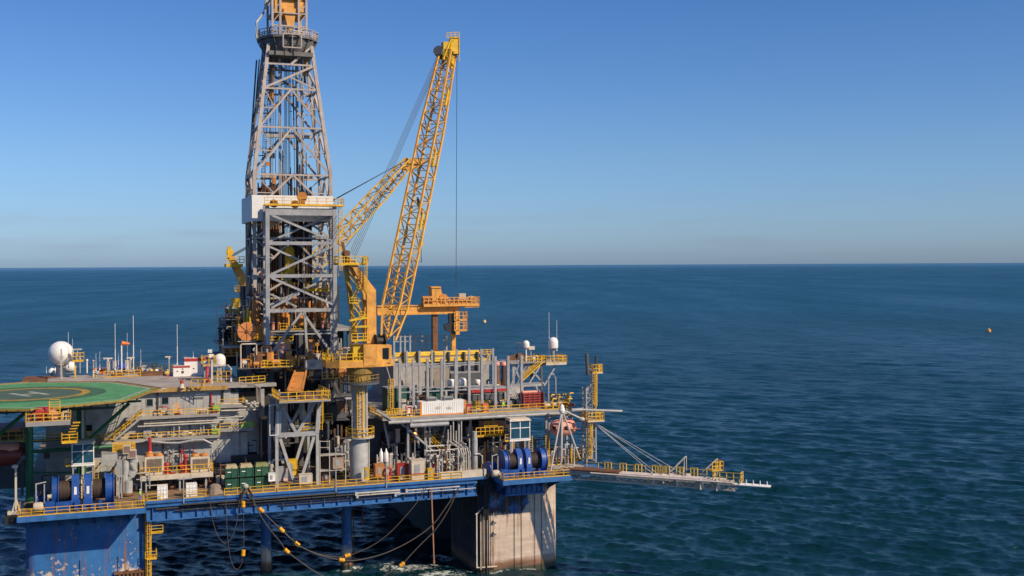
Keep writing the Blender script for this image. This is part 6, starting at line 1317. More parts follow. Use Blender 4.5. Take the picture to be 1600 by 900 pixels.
o = thing('hose_ring', 'red ring shaped hose holder beside the brown crate', 'hose holder', A(607, 747, 3)); p = A(607, 737, 3); m = MB()
m.path([p + Vector((.5 * math.cos(a), 0, .8 * math.sin(a))) for a in [2*PI*k/16 for k in range(17)]], .2, 8); part('ring', m, RED, o); part('post', MB().box(p.x - .5, p.x + .5, 2.9, 3.3, 18, p.z - .7), RED, o)
for px, lab in ((595.5, 'left of two slim white gas bottles before the dark wall'), (603.5, 'right of two slim white gas bottles before the dark wall')):
    p, q = A(px, 722, 5), A(px, 704, 5); o = thing('gas_bottle', lab, 'gas bottle', (p.x, 5, 18)); part('shell', MB().lathe((p.x, 5, p.z), [(.3, 0), (.36, .1), (.36, q.z - p.z - .4), (.15, q.z - p.z), (.08, q.z - p.z + .4)], 14), WHT, o, sm=True); part('stand', MB().beam((p.x, 5, 18), (p.x, 5, p.z), .2), GRY, o)
# valve manifold
mf = thing('valve_manifold', 'dense manifold of pale vertical pipes and goosenecks behind the splash wall', 'manifold', A(705, 745, 5))
for k in range(6):
    a = A(700 + k * 4.2, 690 - (0 if k % 2 else 2), 7.5); b_ = A(716 + k * 3.5, 700 + (k % 2), 4.4); c = A(718 + k * 3.4, 708, 4.2); d = Vector((c.x, c.y, 18.3)); part('gooseneck', MB().path([a + Vector((0, 0, 2 + (k % 3))), a, a.lerp(b_, .1), b_, c, d], .13), PIP, mf)
for k in range(30):
    px = random.uniform(668, 730); v = random.uniform(3, 8); u = U(px, v, 730); h = random.uniform(1.2, 5.2); m = MB(); z = 18.05; m.tube((u, v, z), (u, v, z + h), random.choice((.09, .12, .16)))
    if k % 2: m.tube((u, v, z + h), (u + random.choice((-1, 1)) * random.uniform(.5, 1.6), v, z + h), .11)
    m.lathe((u, v, z + h * .4), [(.14, 0), (.28, .02), (.28, .12), (.14, .14)], 10); part('pipe', m, random.choice((PIP, PIP, GRY, CRM, RUS)), mf)
m = MB()
for k in range(46): 
    px = random.uniform(668, 732); v = random.uniform(2.6, 8); u = U(px, v, 730); z = 18 + random.uniform(.3, 4.4); s = random.uniform(.15, .38); m.cbox((u, v, z), s * 1.4, s, s * 1.6); m.lathe((u, v - .3, z + .3), [(.02, 0), (.22, 0), (.22, .05), (.02, .05)], 8, (0, 1, .3))
part('valve', m, DGR, mf)
m = MB()
for k in range(18): px = random.uniform(668, 732); v = random.uniform(2.4, 6); u = U(px, v, 730); z = 18 + random.uniform(.3, 4); m.ball((u, v, z), random.uniform(.14, .3), 8)
part('actuator', m, CRM, mf)
m = MB()
for w in (19.2, 20.6, 22.4): m.tube((U(666, 5), 5, w), (U(732, 5), 5, w), .13); m.tube((U(668, 7), 7, w + .5), (U(728, 7), 7, w + .5), .16)
for px in (666, 699, 733): m.beam((U(px, 6.5), 6.5, 18), (U(px, 6.5), 6.5, 24), .2)
part('header_pipe', m, PIP, mf)
mf2 = thing('pump_manifold', 'low tangle of pale pipes and pumps behind the red skid and cream cabinet', 'manifold', A(635, 740, 7))
for k in range(26):
    px = random.uniform(584, 668); v = random.uniform(5.5, 10); u = U(px, v, 725); h = random.uniform(.8, 4.2); m = MB(); m.tube((u, v, 18.02), (u, v, 18 + h), random.choice((.1, .14, .2)))
    if k % 2: m.tube((u, v, 18 + h), (u + random.uniform(-1.8, 1.8), v, 18 + h), .11); m.cbox((u, v, 18 + h), .4, .4, .4)
    part('pipe', m, random.choice((PIP, CRM, GRY, PIP, DGR)), mf2)
m = MB()
for k in range(12): px = random.uniform(586, 666); v = random.uniform(4.8, 9); u = U(px, v, 725); m.lathe((u, v, 18.5), [(.05, 0), (.35, .05), (.35, .9), (.05, 1)], 10, (1, .1, 0)); m.box(u, u + .9, v - .2, v + .2, 18.02, 18.3)
part('pump', m, WGR, mf2)
o = thing('grey_stack', 'upright grey exhaust stack left of the right winch', 'stack', A(742, 740, 4)); p, q = A(742, 735, 4), A(742, 674, 4); m = MB(); m.tube((p.x, 4, 18), (p.x, 4, q.z - 1.3), .52, n=16); m.tube((p.x, 4, q.z - 1.3), (p.x, 4, q.z), .42, n=16); part('pipe', m, LGR, o, sm=True); m = MB(); c = A(746, 710, 3.4); m.path([c + Vector((-.5, 0, 0)), c + Vector((.4, 0, .1)), c + Vector((.9, 0, -.3)), Vector((c.x + 1, 3.4, 18))], .16); part('bent_pipe', m, PIP, o)
o = thing('stair_scaffold', 'small scaffold of pale tubes carrying a brown crate left of the pedestal', 'scaffold', A(528, 752, 3))
m = MB()
for px in (500, 515, 540): 
    for v in (4, 6.2): m.beam((U(px, v, 740), v, 18), (U(px, v, 740), v, A(px, 688 if px < 520 else 712, v).z), .14)
for y in (711, 735): 
    z = A(520, y, 4).z; m.box(U(500, 4), U(540, 4), 4, 6.2, z - .08, z)
m.rail([A(500, 711, 4), A(515, 711, 4)], 2.4, .1, 1.5, kick=False); part('frame', m, PIP, o)
boxy(529, 732, 1.9, 1.9, 4.2, mat('tan_crate', (.36, .25, .17), .8), 'tan_crate', 'tan slatted crate on the small scaffold', 'crate', 1.6)
for k, (px, py, wd, hd_, v, m, lab) in enumerate(((425, 752, 1.1, 1.3, 3, WHT, 'small white drum box between the skips and the trestle'), (449, 751, 1.5, 2.2, 9, mat('pale_pink_sack', (.6, .45, .42), .8), 'pale pink bulk bag behind the trestle leg'), (456, 745, 1.9, 3.0, 10, YBR, 'bright yellow machine behind the trestle legs'), (478, 756, 2.2, 1.6, 2.2, CRM, 'cream weathered chest in front of the trestle'), (510, 752, 1.6, 1.6, 5, RUS, 'rusty open bin right of the trestle'), (440, 748, .9, 1.6, 11, TLB, 'blue drum half hidden behind the trestle'))):
    boxy(px, py, wd, hd_, v, m, ('white_box', 'bulk_bag', 'yellow_machine', 'cream_chest', 'rusty_bin', 'blue_drum')[k], lab, ('box', 'bag', 'machine', 'chest', 'bin', 'drum')[k], 1.2)
# behind the right winch: yellow platform and pinkish pipe deck
o = thing('mooring_platform', 'yellow railed access platform behind the right winch', 'platform', A(765, 690, 9)); p, q = A(744, 682, 9), A(786, 680, 9); m = MB(); m.box(p.x, q.x, 9, 13, p.z - .2, p.z)
part('floor', m, YEL, o); m = MB(); m.rail([(p.x, 9, p.z), (q.x, 9, p.z), (q.x, 12, p.z)], 1.6, .12, .9); m.rail([(p.x + 2, 10, p.z + 1.6), (q.x - .8, 10, p.z + 1.6)], 1.0, .12, .8); part('railing', m, YEL, o); m = MB(); 
for x in (p.x + .3, q.x - .3): m.beam((x, 10, 18), (x, 10, p.z), .25)
part('leg', m, GRY, o)
o = thing('exhaust_bank', 'dusty pink brown bank of exhaust pipes under the upper deck', 'exhaust', A(770, 665, 13)); m = MB()
for k in range(5): m.tube(A(748, 659 + k * 3.2, 13), A(792, 658 + k * 3.2, 13), .22)
part('pipe', m, mat('dusty_pink_pipe', (.4, .26, .22), .8, rust=.3), o); m = MB(); m.beam(A(750, 690, 13.4), A(750, 652, 13.4), .25); m.beam(A(788, 690, 13.4), A(788, 650, 13.4), .25); part('bracket', m, DGR, o)
m = MB(); 
for k in range(7): c = A(855 + k * 7, 725, 4 + k % 3 * 1.5); h = random.uniform(1.5, 4); m.tube((c.x, c.y, 18), (c.x, c.y, 18 + h), .14); m.tube((c.x, c.y, 18 + h), (c.x + .9, c.y, 18 + h), .12)
m.box(U(856, 5), U(905, 5), 2.5, 8, 17.98, 18.06)
o = thing('corner_pipework', 'cluster of pale and yellow pipework round the foot of the white tripod', 'pipework', A(880, 728, 5)); part('pipe', m, PIP, o); m = MB(); m.rail([A(892, 716, 6), A(915, 714, 6)], 1.4, .12, .8); m.rail([A(860, 728, 6.5), A(868, 700, 6.5)], .01, .05, 9, kick=False); 
for px in (856, 893, 900): p = A(px, 720, 6); m.beam((p.x, 6, 18), (p.x, 6, 21), .2)
m.ladder((U(855, 5), 5, 18), (U(855, 5), 5, 24), .7, .1, cage=False); part('yellow_rail', m, YEL, o)
p = A(905, 722, 4); m = MB(); m.box(U(893, 3), U(945, 3), -1, 5, 16.8, 17.3); m.box(U(893, 3), U(935, 3), 0, 5, 17.3, 17.95); single('corner_landing', m, BLU, 'blue edged landing at the root of the hose boom', 'landing')
o = thing('boom_cradle', 'dark tangle of hoses at the root of the hose boom', 'hoses', P0)
m = MB()
for k in range(5): m.tube(P0 + bd * 2 + bs * (-1.2 + k * .5) + Vector((0, 0, .75)), P0 + bd * 11 + bs * (-1.1 + k * .4) + Vector((0, 0, .7)), .22)
part('hose', m, RUS, o)
# ---- left edge: lifeboat station and white crane davit
ls_ = thing('lifeboat_station', 'lifeboat bay at the left edge with a yellow rail and faded red roof', 'lifeboat station', A(15, 700, 13)); t = MB()
p, q = A(-60, 693, 12), A(37, 688, 12); t.box(p.x, q.x, 12, 22, q.z - .3, q.z); part('deck', t, CRM, ls_); t = MB(); t.rail([(p.x, 12.1, q.z), (q.x, 12.1, q.z)], 1.6, .12, 1.2); part('railing', t, YEL, ls_)
t = MB(); t.box(p.x, q.x, 13, 20, A(20, 672, 13).z - .3, A(20, 668, 13).z); part('canopy', t, mat('faded_pink_canopy', (.5, .22, .2), .7), ls_); t = MB(); t.beam((q.x - .3, 13, 18), (q.x - .3, 13, A(20, 670, 13).z), .4); t.beam((q.x - 6, 13, 18), (q.x - 6, 13, A(20, 670, 13).z), .4); t.box(q.x - 9, q.x, 20, 20.4, 18, A(20, 670, 13).z); part('frame', t, DGR, ls_)
lb2 = thing('lifeboat', 'dark red lifeboat with a faded salmon top under the helideck at the left edge', 'lifeboat', A(-5, 727, 9)); p = A(-12, 712, 9)
t = MB(); t.lathe(p + Vector((-4, 0, 0)), [(.05, 0), (1.0, .4), (1.65, 1.6), (1.75, 3), (1.75, 6), (1.5, 8), (.8, 9.3), (.05, 9.6)], 22, (1, 0, 0)); part('hull', t, DRD, lb2, sm=True); t = MB(); t.lathe(p + Vector((-2.8, 0, .55)), [(.05, 0), (1.0, .3), (1.4, 1.2), (1.5, 5.5), (1.2, 6.8), (.05, 7.3)], 20, (1, 0, 0)); part('canopy', t, PNK, lb2, sm=True)
dvt = thing('white_davit', 'slim cream davit post on a dark bracket left of the blue winch', 'davit', A(20, 800, -2)); t = MB(); p = A(25, 790, -2.4); t.beam((p.x, -2.4, 18), (p.x, -2.4, A(25, 730, -2.4).z), .3); t.beam((p.x - .6, -2.4, 18), (p.x, -2.4, 20.5), .2); t.beam((p.x + .7, -2.4, 18), (p.x, -2.4, 20.5), .2); t.ball(A(23, 729, -2.4), .5, 12, .7); t.box(p.x - 1.2, p.x + .8, -2.8, -1.8, 18, 18.5); part('post', t, CRM, dvt)
t = MB(); t.beam(A(23, 730, -2.4), A(34, 716, -1), .35); t.ball(A(35, 715, -1), .45, 10); part('arm', t, DGR, dvt); t = MB(); t.box(p.x - 1.6, -.42, -3.2, -1.4, 16.6, 17.95); t.box(p.x + .7, p.x + .82, -3.2, -3.1, 16.4, 19); part('bracket', t, BLK, dvt)
# ---- roof of the accommodation block
RV = 35.0
def RW(px, py): return AW(px, py, RV)
p = A(95, 552, 42); o = thing('satellite_dome', 'big white spherical satellite dome at the left rear of the roof', 'radome', (p.x, 42, RV)); part('dome', MB().ball(p, 2.35, 28), WHT, o, sm=True); m = MB(); m.tube((p.x, 42, RV), (p.x, 42, p.z - 1.9), .9, n=16); m.lathe((p.x, 42, p.z - 2.4), [(1.0, 0), (1.4, .3), (1.3, .5)], 16); part('pedestal', m, LGR, o)
m = MB(); p = A(96, 583, 37); m.beam((p.x, 37, RV), (p.x, 37, A(96, 545, 37).z), .3); m.box(p.x - .35, p.x + .35, 36.7, 37.3, A(96, 560, 37).z, A(96, 556, 37).z); single('mast_post', m, WGR, 'weathered post standing right in front of the white satellite dome', 'post')
p = AW(109, 583, RV); o = thing('white_capsule', 'squat white capsule on the roof right of the dome post', 'capsule', p); part('shell', MB().lathe(p + Vector((-1, 0, 1.2)), [(.05, 0), (.9, .2), (1.15, .7), (1.15, 1.6), (.9, 2.1), (.05, 2.3)], 18, (1, 0, 0)), WHT, o, sm=True); part('cradle', MB().box(p.x - .8, p.x + .9, p.y - .5, p.y + .5, RV, RV + .35), GRY, o)
p = AW(81, 584, RV); o = thing('small_dome', 'small white dome antenna at the left edge of the roof', 'radome', p); part('dome', MB().lathe(p, [(.6, 0), (.75, .3), (.6, .8), (.3, 1.1), (.02, 1.2)], 16), WHT, o, sm=True); part('foot', MB().tube(p - Vector((0, 0, .9)), p, .3), GRY, o)
p = AW(92, 577, RV + 1); m = MB(); m.lathe(p, [(.02, 0), (.55, .12), (.85, .35), (.8, .37), (.5, .18), (.02, .06)], 16, (-.5, -.4, .7)); m.beam(p, (p.x, p.y, RV), .12); single('dish_antenna', m, WHT, 'small white dish tilted beside the satellite dome foot', 'antenna')
o = thing('yellow_lookout', 'yellow railed lookout platform on a post beside the satellite dome', 'platform', AW(117, 583, RV)); p, q = A(113, 564, 38), A(131, 564, 38); m = MB(); m.box(p.x, q.x, 38, 40, p.z - .2, p.z); m.beam((p.x + .5, 39, RV), (p.x + .5, 39, p.z), .3); part('floor', m, YEL, o); m = MB(); m.rail(rails3(p.x, q.x, 38, 40, p.z), 1.5, .13, .8); part('railing', m, YEL, o); m = MB(); c = A(121, 546, 39); m.box(c.x - .8, c.x + .8, 38.8, 39.2, c.z - .1, c.z + .15); m.tube((c.x, 39, p.z), c, .1); part('radar_bar', m, PIP, o)
for px, y0, y1, v, lab, r in ((107, 519, 575, 40, 'thin whip antenna just right of the satellite dome', .035), (113.5, 529, 564, 39.5, 'short whip antenna above the yellow lookout', .03), (180, 505, 578, 40, 'tall whip antenna behind the orange box', .05), (199, 520, 575, 42, 'thin whip antenna just right of the windsock', .03), (208.5, 493, 577, 41, 'tallest whip antenna on the roof right of the windsock', .06), (277, 507, 570, 34, 'tall whip antenna left of the red roofed cabins', .05), (302, 549, 560, 34, 'tiny whip antenna behind the red roofed cabins', .03), (150, 552, 580, 40, 'short whip antenna left of the orange box', .03), (156, 549, 578, 41, 'short whip antenna rising behind the orange box', .03), (185, 548, 575, 42, 'short whip antenna near the windsock pole', .035), (72.5, 572, 584, 41, 'tiny whip antenna at the roof left edge', .03), (220, 545, 575, 41, 'thin whip antenna beside the roof rail', .03)): whip(px, y0, y1, v, lab, r)
for px, yt, lab in ((125, 561, 'short grey pole right of the yellow lookout'), (136, 563, 'grey pole with a white ball top on the roof'), (146, 564, 'grey pole with a camera top left of the orange box')):
    p = AW(px, 583, RV); q = A(px, yt, p.y); m = MB(); m.tube(p, Vector((p.x, p.y, q.z)), .14); m.ball((p.x, p.y, q.z), .25, 10); single('roof_pole', m, LGR if px != 136 else WHT, lab, 'pole')
p = A(190, 563, 40); o = thing('windsock', 'orange windsock blowing to the right on a slim white pole', 'windsock', (p.x, 40, RV)); q = A(190, 537, 40); part('pole', MB().tube((p.x, 40, RV), (p.x, 40, q.z), .13), WHT, o); part('sock', MB().lathe(q + Vector((0, 0, .1)), [(.42, 0), (.42, .1), (.34, .9), (.22, 1.45), (.2, 1.5)], 14, (1, .1, -.12)), ORG, o)
def rbox(px, py, wd, h, m, name, label, cat, dp=1.5, top=None, legs=0):
    p = AW(px, py, RV); o = thing(name, label, cat, p); b = MB(); b.box(p.x - wd/2, p.x + wd/2, p.y, p.y + dp, RV + legs, RV + legs + h); part('body', b, m, o)
    e = MB(); e.box(p.x - wd/2 - .06, p.x + wd/2 + .06, p.y - .06, p.y + dp + .06, RV + legs + h, RV + legs + h + .12); part('lid', e, top or m, o)
    l_ = MB(); l_.box(p.x - wd/2 + .1, p.x + wd/2 - .1, p.y + .1, p.y + dp - .1, RV, RV + max(legs, .02)); part('foot', l_, DGR, o); 
    d = MB(); d.box(p.x - wd*.28, p.x - wd*.02, p.y - .03, p.y, RV + legs + h*.3, RV + legs + h*.8); part('panel', d, top or GRY, o); return o
rbox(156, 584, 2.3, .95, ORG, 'orange_box', 'bright orange box lying on the roof edge', 'box', 1.2)
rbox(170, 583, .75, 1.9, CRM, 'beige_locker', 'narrow beige locker right of the orange box', 'locker', .7, legs=.3); rbox(179.5, 582, .8, 1.9, WGR, 'taupe_locker', 'narrow taupe locker left of the blue tank', 'locker', .7, legs=.3); rbox(199, 582, .8, 2.0, CRM, 'beige_cabinet', 'narrow beige cabinet right of the blue tank', 'cabinet', .7, legs=.3)
p = AW(189.5, 583, RV); o = thing('blue_tank', 'bright blue covered tank on a dark base below the windsock', 'tank', p); part('cover', MB().lathe(p + Vector((0, .6, .9)), [(.72, 0), (.72, .6), (.55, 1.0), (.02, 1.1)], 8), mat('bright_blue_cover', (.02, .07, .5), .6), o); part('base', MB().box(p.x - .8, p.x + .8, p.y, p.y + 1.2, RV, RV + .9), BLK, o)
for px, py, wd, lab in ((168.5, 560, 1.7, 'flat cream radar bar above the beige locker'), (204, 559, 1.5, 'flat cream radar bar right of the tallest antenna foot'), (264, 557.5, 1.5, 'flat cream radar bar left of the red roofed cabins')):
    q = A(px, py, 40); m = MB(); m.box(q.x - wd/2, q.x + wd/2, 39.9, 40.2, q.z - .13, q.z + .13); m.tube((q.x, 40, RV), q, .1); m.tube(q - Vector((0, 0, .5)), q, .22); single('radar_bar', m, CRM, lab, 'radar')
rm = MB(); pts = [AW(x, y, RV) for x, y in ((200, 579), (222, 579), (246, 579))]; rm.rail(pts, 1.5, .13, 1); rm.rail([AW(240, 581, RV), AW(272, 581, RV)], 1.3, .13, .9); single('guard_rail', rm, YEL, 'yellow roof rail behind the brown skid and orange worker', 'railing')
rbox(217, 588, 9.6, .65, RUS, 'brown_skid', 'long low rusty brown skid across the roof', 'skid', 2.0)
o = rbox(230, 580, 1.8, 1.0, WHT, 'white_frame_box', 'white box with pipes behind the rusty brown skid', 'box', 1.2); p = AW(230, 580, RV); m = MB()
for k in range(3): m.path([(p.x - .8 + k * .6, p.y - .1, RV), (p.x - .8 + k * .6, p.y - .2, RV + .7), (p.x - .2 + k * .5, p.y - .2, RV + 1.2)], .08)
part('pipe', m, DGR, o)
rbox(203, 584.5, 1.6, .5, PIP, 'roof_hatch', 'low pale hatch left of the white pipe box', 'hatch', 1)
# two white cabins with red roof edges
for px0, px1, yt, yb, lab, big in ((270.5, 297, 571, 588, 'nearer white cabin with a red roof edge on the roof', 0), (285, 327, 559, 584, 'taller white cabin with a red roof band behind the nearer one', 1)):
    p, q = AW(px0, yb, RV), AW(px1, yb, RV); u0_, u1_, v0_ = p.x, q.x, (p.y + q.y) / 2 - big * 4.0; z = A(px0, yt, v0_).z; o = thing('white_cabin', lab, 'cabin', ((u0_ + u1_)/2, v0_, RV)); m = MB(); m.box(u0_, u1_, v0_, v0_ + 2.6, RV, z - .5); part('wall', m, WHT, o)
    m = MB(); m.box(u0_ - .05, u1_ + .05, v0_ - .05, v0_ + 2.65, z - .75 if big else z - .5, z - .2); part('roof_band', m, RED, o); m = MB(); m.box(u0_, u1_, v0_, v0_ + 2.6, z - .2, z - .05); part('roof', m, mat('pale_pink_roof', (.55, .42, .42), .7), o)
    m = MB(); m.lathe(((u0_ + u1_)/2 + (.9 if big else .2), v0_ - .02, RV + (1.9 if big else .8)), [(.02, -.03), (.28, -.03), (.28, .02), (.02, .02)], 14, (0, 1, 0)); part('porthole', m, RUS if big else DGR, o)
    m = MB(); m.box(u0_ + .6, u0_ + .9, v0_ - .04, v0_, RV + .9, RV + 1.1); m.box(u0_ + 1.6, u0_ + 1.9, v0_ - .04, v0_, RV + 1.3, RV + 1.5); part('vent', m, DGR, o)
o = thing('radome_stand', 'yellow railed stand beside the domed white radome on the roof', 'platform', AW(327, 585, RV)); p, q = A(317, 571, 22), A(345, 571, 22); m = MB(); m.box(p.x, q.x, 22, 25, p.z - .25, p.z)
for x in (p.x + .4, q.x - .4): m.beam((x, 23, RV), (x, 23, p.z), .25)
part('floor', m, GRD, o); m = MB(); m.rail(rails3(p.x, q.x - 1, 22.1, 25, p.z), 1.7, .12, .9); part('railing', m, YEL, o)
p = A(343.5, 570, 24); radome('radome', 'domed white radome on the yellow stand left of the derrick', (p.x, 24, p.z), 1.08, p.z - RV, 1.0)
p = A(329, 556, 24); o = thing('camera_mast', 'white twin floodlight head on a mast by the domed radome', 'floodlight', (p.x, 24, RV)); m = MB(); m.cbox(p, .9, .6, .55, .3); m.cbox(p + Vector((-.1, 0, .9)), .7, .5, .6, -.3); part('lamp_head', m, WHT, o); part('mast', MB().tube((p.x, 24, RV), p + Vector((0, 0, 1)), .12), GRY, o)
o = thing('red_hydrant', 'red pink hydrant pipe below the radome stand', 'hydrant', AW(324, 598, RV)); p = AW(324, 598, RV); m = MB(); m.tube(p, p + Vector((0, 0, 2.8)), .28); m.tube(p + Vector((-.8, 0, .5)), p + Vector((.6, 0, .5)), .25); part('pipe', m, mat('hydrant_pink', (.6, .08, .1), .5), o); part('cap', MB().ball(p + Vector((0, 0, 2.8)), .32, 10), RED, o)
rm = MB(); rm.rail([AW(299, 606, RV), AW(329, 606, RV)], 1.5, .12, 1.3); rm.rail([AW(332, 597, RV), AW(361, 597, RV)], 2.0, .12, .9); rm.beam(AW(315, 606, RV), AW(325, 593, RV) + Vector((0, 0, 1)), .15); single('guard_rail', rm, YEL, 'yellow roof edge rail below the domed white radome', 'railing')
o = thing('pipe_arch', 'pale pipe arch over the right end of the roof', 'pipe', AW(340, 597, RV)); p = AW(331, 597, RV); m = MB(); m.path([AW(331, 604, RV - .5), p + Vector((0, 0, 4)), A(334, 572, p.y)], .2); m.path([A(334, 572, p.y), A(356, 571, p.y), A(361, 576, p.y), AW(361, 598, RV)], .2); part('pipe', m, PIP, o); m = MB()
for x in (340, 350): m.beam(A(x, 572, p.y), AW(x, 597, RV), .12)
part('support', m, GRY, o)
p = AW(284, 606, RV); o = thing('marker_lamp', 'small orange red marker lamp on the roof front edge', 'lamp', p); part('lens', MB().lathe(p + Vector((0, 0, .75)), [(.25, 0), (.32, .1), (.3, .5), (.1, .65)], 12), mat('marker_red', (.5, .05, .02), .4), o); part('base', MB().lathe(p, [(.5, 0), (.4, .4), (.3, .75)], 12), CRM, o)
# tall pipe bend between block and derrick
o = thing('pipe_bend', 'pair of tall grey pipes bending down between accommodation block and trestle', 'pipe', A(400, 745, 12)); m = MB(); 
for dx, dy in ((0, 0), (5, 2)): m.path([A(376, 600 + dy, 14), A(396 + dx * .3, 600 + dy, 14), A(401 + dx, 604 + dy, 14), A(402 + dx, 640, 14), A(400 + dx * .5, 644, 14), A(400 + dx * .5, 650, 14), A(403 + dx, 655, 14), A(403 + dx, 752, 14)], .22)
part('pipe', m, mat('brown_grey_pipe', (.2, .17, .16), .6, rust=.2), o); part('plate', MB().box(U(404, 15), U(413, 15), 15, 15.3, A(408, 650, 15).z, A(408, 608, 15).z), LGR, o)
m = MB()
for k in range(40): px = random.uniform(350, 402); py = random.uniform(655, 735); v = random.uniform(15, 19); a = A(px, py, v); d = random.choice((Vector((random.uniform(1, 4), 0, 0)), Vector((0, 0, random.uniform(1, 5))))); m.tube(a, a + d, random.choice((.1, .15, .25)))
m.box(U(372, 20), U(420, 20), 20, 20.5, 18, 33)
o = thing('dark_pipe_bay', 'dark bay of pipes between accommodation block and drill floor', 'pipework', A(385, 745, 17)); part('pipe', m, mat('shade_dark_plate', (.035, .034, .036)), o)
m = MB()
for k in range(3): z = A(380, 630 + k * 5, 12).z; m.tube((U(345, 12), 12, z), (U(405, 12), 12.5, z - .2), .14)
for k in range(9): p = A(382 + random.uniform(0, 18), 630 + random.uniform(-4, 6), 11.6); m.ball(p, random.uniform(.15, .35), 8)
part('pipe', m, PIP, o)
# ---- workers
def person(p, face, top, legs, hat, label, arm=0, name='person'):
    """one continuous skinned body, coverall and skin set by face; hard hat as its child"""
    V = []; E = []; Rr = []
    def v(x, y, z, r): V.append((x, y, z)); Rr.append(r); return len(V) - 1
    def e(a, b): E.append((a, b))
    pel = v(0, 0, .95, .15); ch = v(0, 0, 1.22, .16); sh = v(0, 0, 1.42, .14); nk = v(0, .0, 1.52, .06); hd_ = v(0, -.02, 1.64, .10); tp_ = v(0, -.01, 1.74, .08)
    e(pel, ch); e(ch, sh); e(sh, nk); e(nk, hd_); e(hd_, tp_); ns = v(0, -.12, 1.63, .022); e(hd_, ns)
    for s in (-1, 1):
        h = v(s * .1, 0, .9, .1); k = v(s * .12, -.03 * (1 if s > 0 else -1), .5, .07); a = v(s * .13, .03, .1, .05); f = v(s * .14, -.12, .04, .045); e(pel, h); e(h, k); e(k, a); e(a, f)
        so = v(s * .2, 0, 1.42, .075); el = v(s * .27, .03 - arm * .1, 1.13, .052); w = v(s * .25, -.1 - arm * .2, .9 + arm * .25, .036); hn = v(s * .25, -.13 - arm * .24, .82 + arm * .25, .04); e(sh, so); e(so, el); e(el, w); e(w, hn)
        for q in range(4): t = v(s * .25 + (q - 1.5) * .02, -.15 - arm * .28, .74 + arm * .25 + .008 * abs(q - 1.5), .01); e(hn, t)
        t = v(s * .21, -.17 - arm * .25, .8 + arm * .25, .012); e(hn, t)
    me = bpy.data.meshes.new(name); me.from_pydata(V, E, []); o = bpy.data.objects.new(name, me); COL.objects.link(o)
    md = o.modifiers.new('skin', 'SKIN'); md.use_smooth_shade = True
    for i, r in enumerate(Rr): me.skin_vertices[0].data[i].radius = (r, r)
    me.skin_vertices[0].data[0].use_root = True
    o.modifiers.new('sub', 'SUBSURF').levels = 1
    dg = bpy.context.evaluated_depsgraph_get(); nm = bpy.data.meshes.new_from_object(o.evaluated_get(dg)); o.modifiers.clear(); o.data = nm
    for m in (top, legs, SKN, BLK): nm.materials.append(m)
    for pg in nm.polygons:
        c = pg.center; pg.use_smooth = True
        pg.material_index = 2 if c.z > 1.5 or (abs(c.x) > .19 and c.z < .86 + arm * .25 and c.z > .6) else 3 if c.z < .09 else 1 if c.z < .98 and abs(c.x) < .21 else 0
    base = Vector(p); o.location = WP(base); o.rotation_euler = (0, 0, TH + face); BASE[o.name] = Vector((0, 0, 0)); tag(o, label, 'person')
    part('hard_hat', MB().lathe((0, -.01, 1.69), [(.16, 0), (.165, .015), (.125, .03), (.12, .09), (.07, .14), (.01, .15)], 14), hat, o); return o
person(AW(262, 592, RV), .4, mat('yellow_vest_fabric', (.75, .55, .03), .8), CVO, WHT, 'worker in yellow vest and orange trousers walking on the accommodation roof')
person(Vector((U(437, 1, 620), 1.5, zt_ + .3)), -.5, CVB, CVB, WHT, 'worker in pale blue coveralls on the grey trestle platform', .6)
person(Vector((U(786.5, 10, 630), 10, UD)), .2, HIV, CVB, WHT, 'worker in a lime vest behind the upper deck rail')
person(Vector((U(219, 1.5, 778), 1.5, 18)), 1.2, HIV, CVB, WHT, 'worker in a lime vest beside the left balcony rail')
person(Vector((U(683, 9, 640), 20, UD)), .8, CVO, CVO, WHT, 'worker in orange coveralls half hidden between the grey racks', .4)
# ---- marker buoys on the open sea
for (px, py, r, lab) in ((757, 504, 1.6, 'pale yellow mooring buoy on the sea just right of the gantry crane'), (1545, 518.5, 1.6, 'orange mooring buoy alone on the sea at the far right')):
    p = AW(px, py, 0); o = thing('mooring_buoy', lab, 'buoy', p); b = MB(); b.lathe(p + Vector((0, 0, -.5)), [(r * .6, 0), (r, .4), (r * 1.05, r * .9), (r * .8, r * 1.6), (r * .3, r * 1.9), (.02, r * 1.95)], 20); part('float', b, mat('buoy_cream', (.75, .5, .2), .5) if px < 1000 else mat('buoy_orange', (.8, .33, .04), .5), o, sm=True)
    b = MB(); b.lathe(p + Vector((0, 0, r * 1.2)), [(r * .35, 0), (r * .12, r * .5), (r * .1, r * .9)], 10); part('top_mark', b, YBR, o)

# dark service bay under the cooler platform; black panels stand in for its shadow
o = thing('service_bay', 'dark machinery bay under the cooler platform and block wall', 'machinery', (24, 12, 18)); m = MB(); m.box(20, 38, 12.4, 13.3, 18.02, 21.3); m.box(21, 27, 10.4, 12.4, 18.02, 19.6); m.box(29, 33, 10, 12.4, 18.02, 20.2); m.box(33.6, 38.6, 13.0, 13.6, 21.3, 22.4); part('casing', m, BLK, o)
m = MB()
for k in range(22): u = random.uniform(20, 37); v = random.uniform(9.5, 12.3); h = random.uniform(.8, 3.2); m.tube((u, v, 18.02), (u, v, 18 + h), random.choice((.08, .14, .2))); m.tube((u, v, 18 + h), (u + random.uniform(-2, 2), v, 18 + h), .1)
part('pipework', m, DGR, o)
m = MB()
for k in range(9): u = random.uniform(20, 36); v = random.uniform(8.6, 10.5); m.lathe((u, v, 18.5), [(.05, 0), (.4, .05), (.4, .9), (.05, 1)], 10, (1, .1, 0)); m.tube((u, v, 18.02), (u, v, 19.6), .1)
part('pump', m, RUS, o)

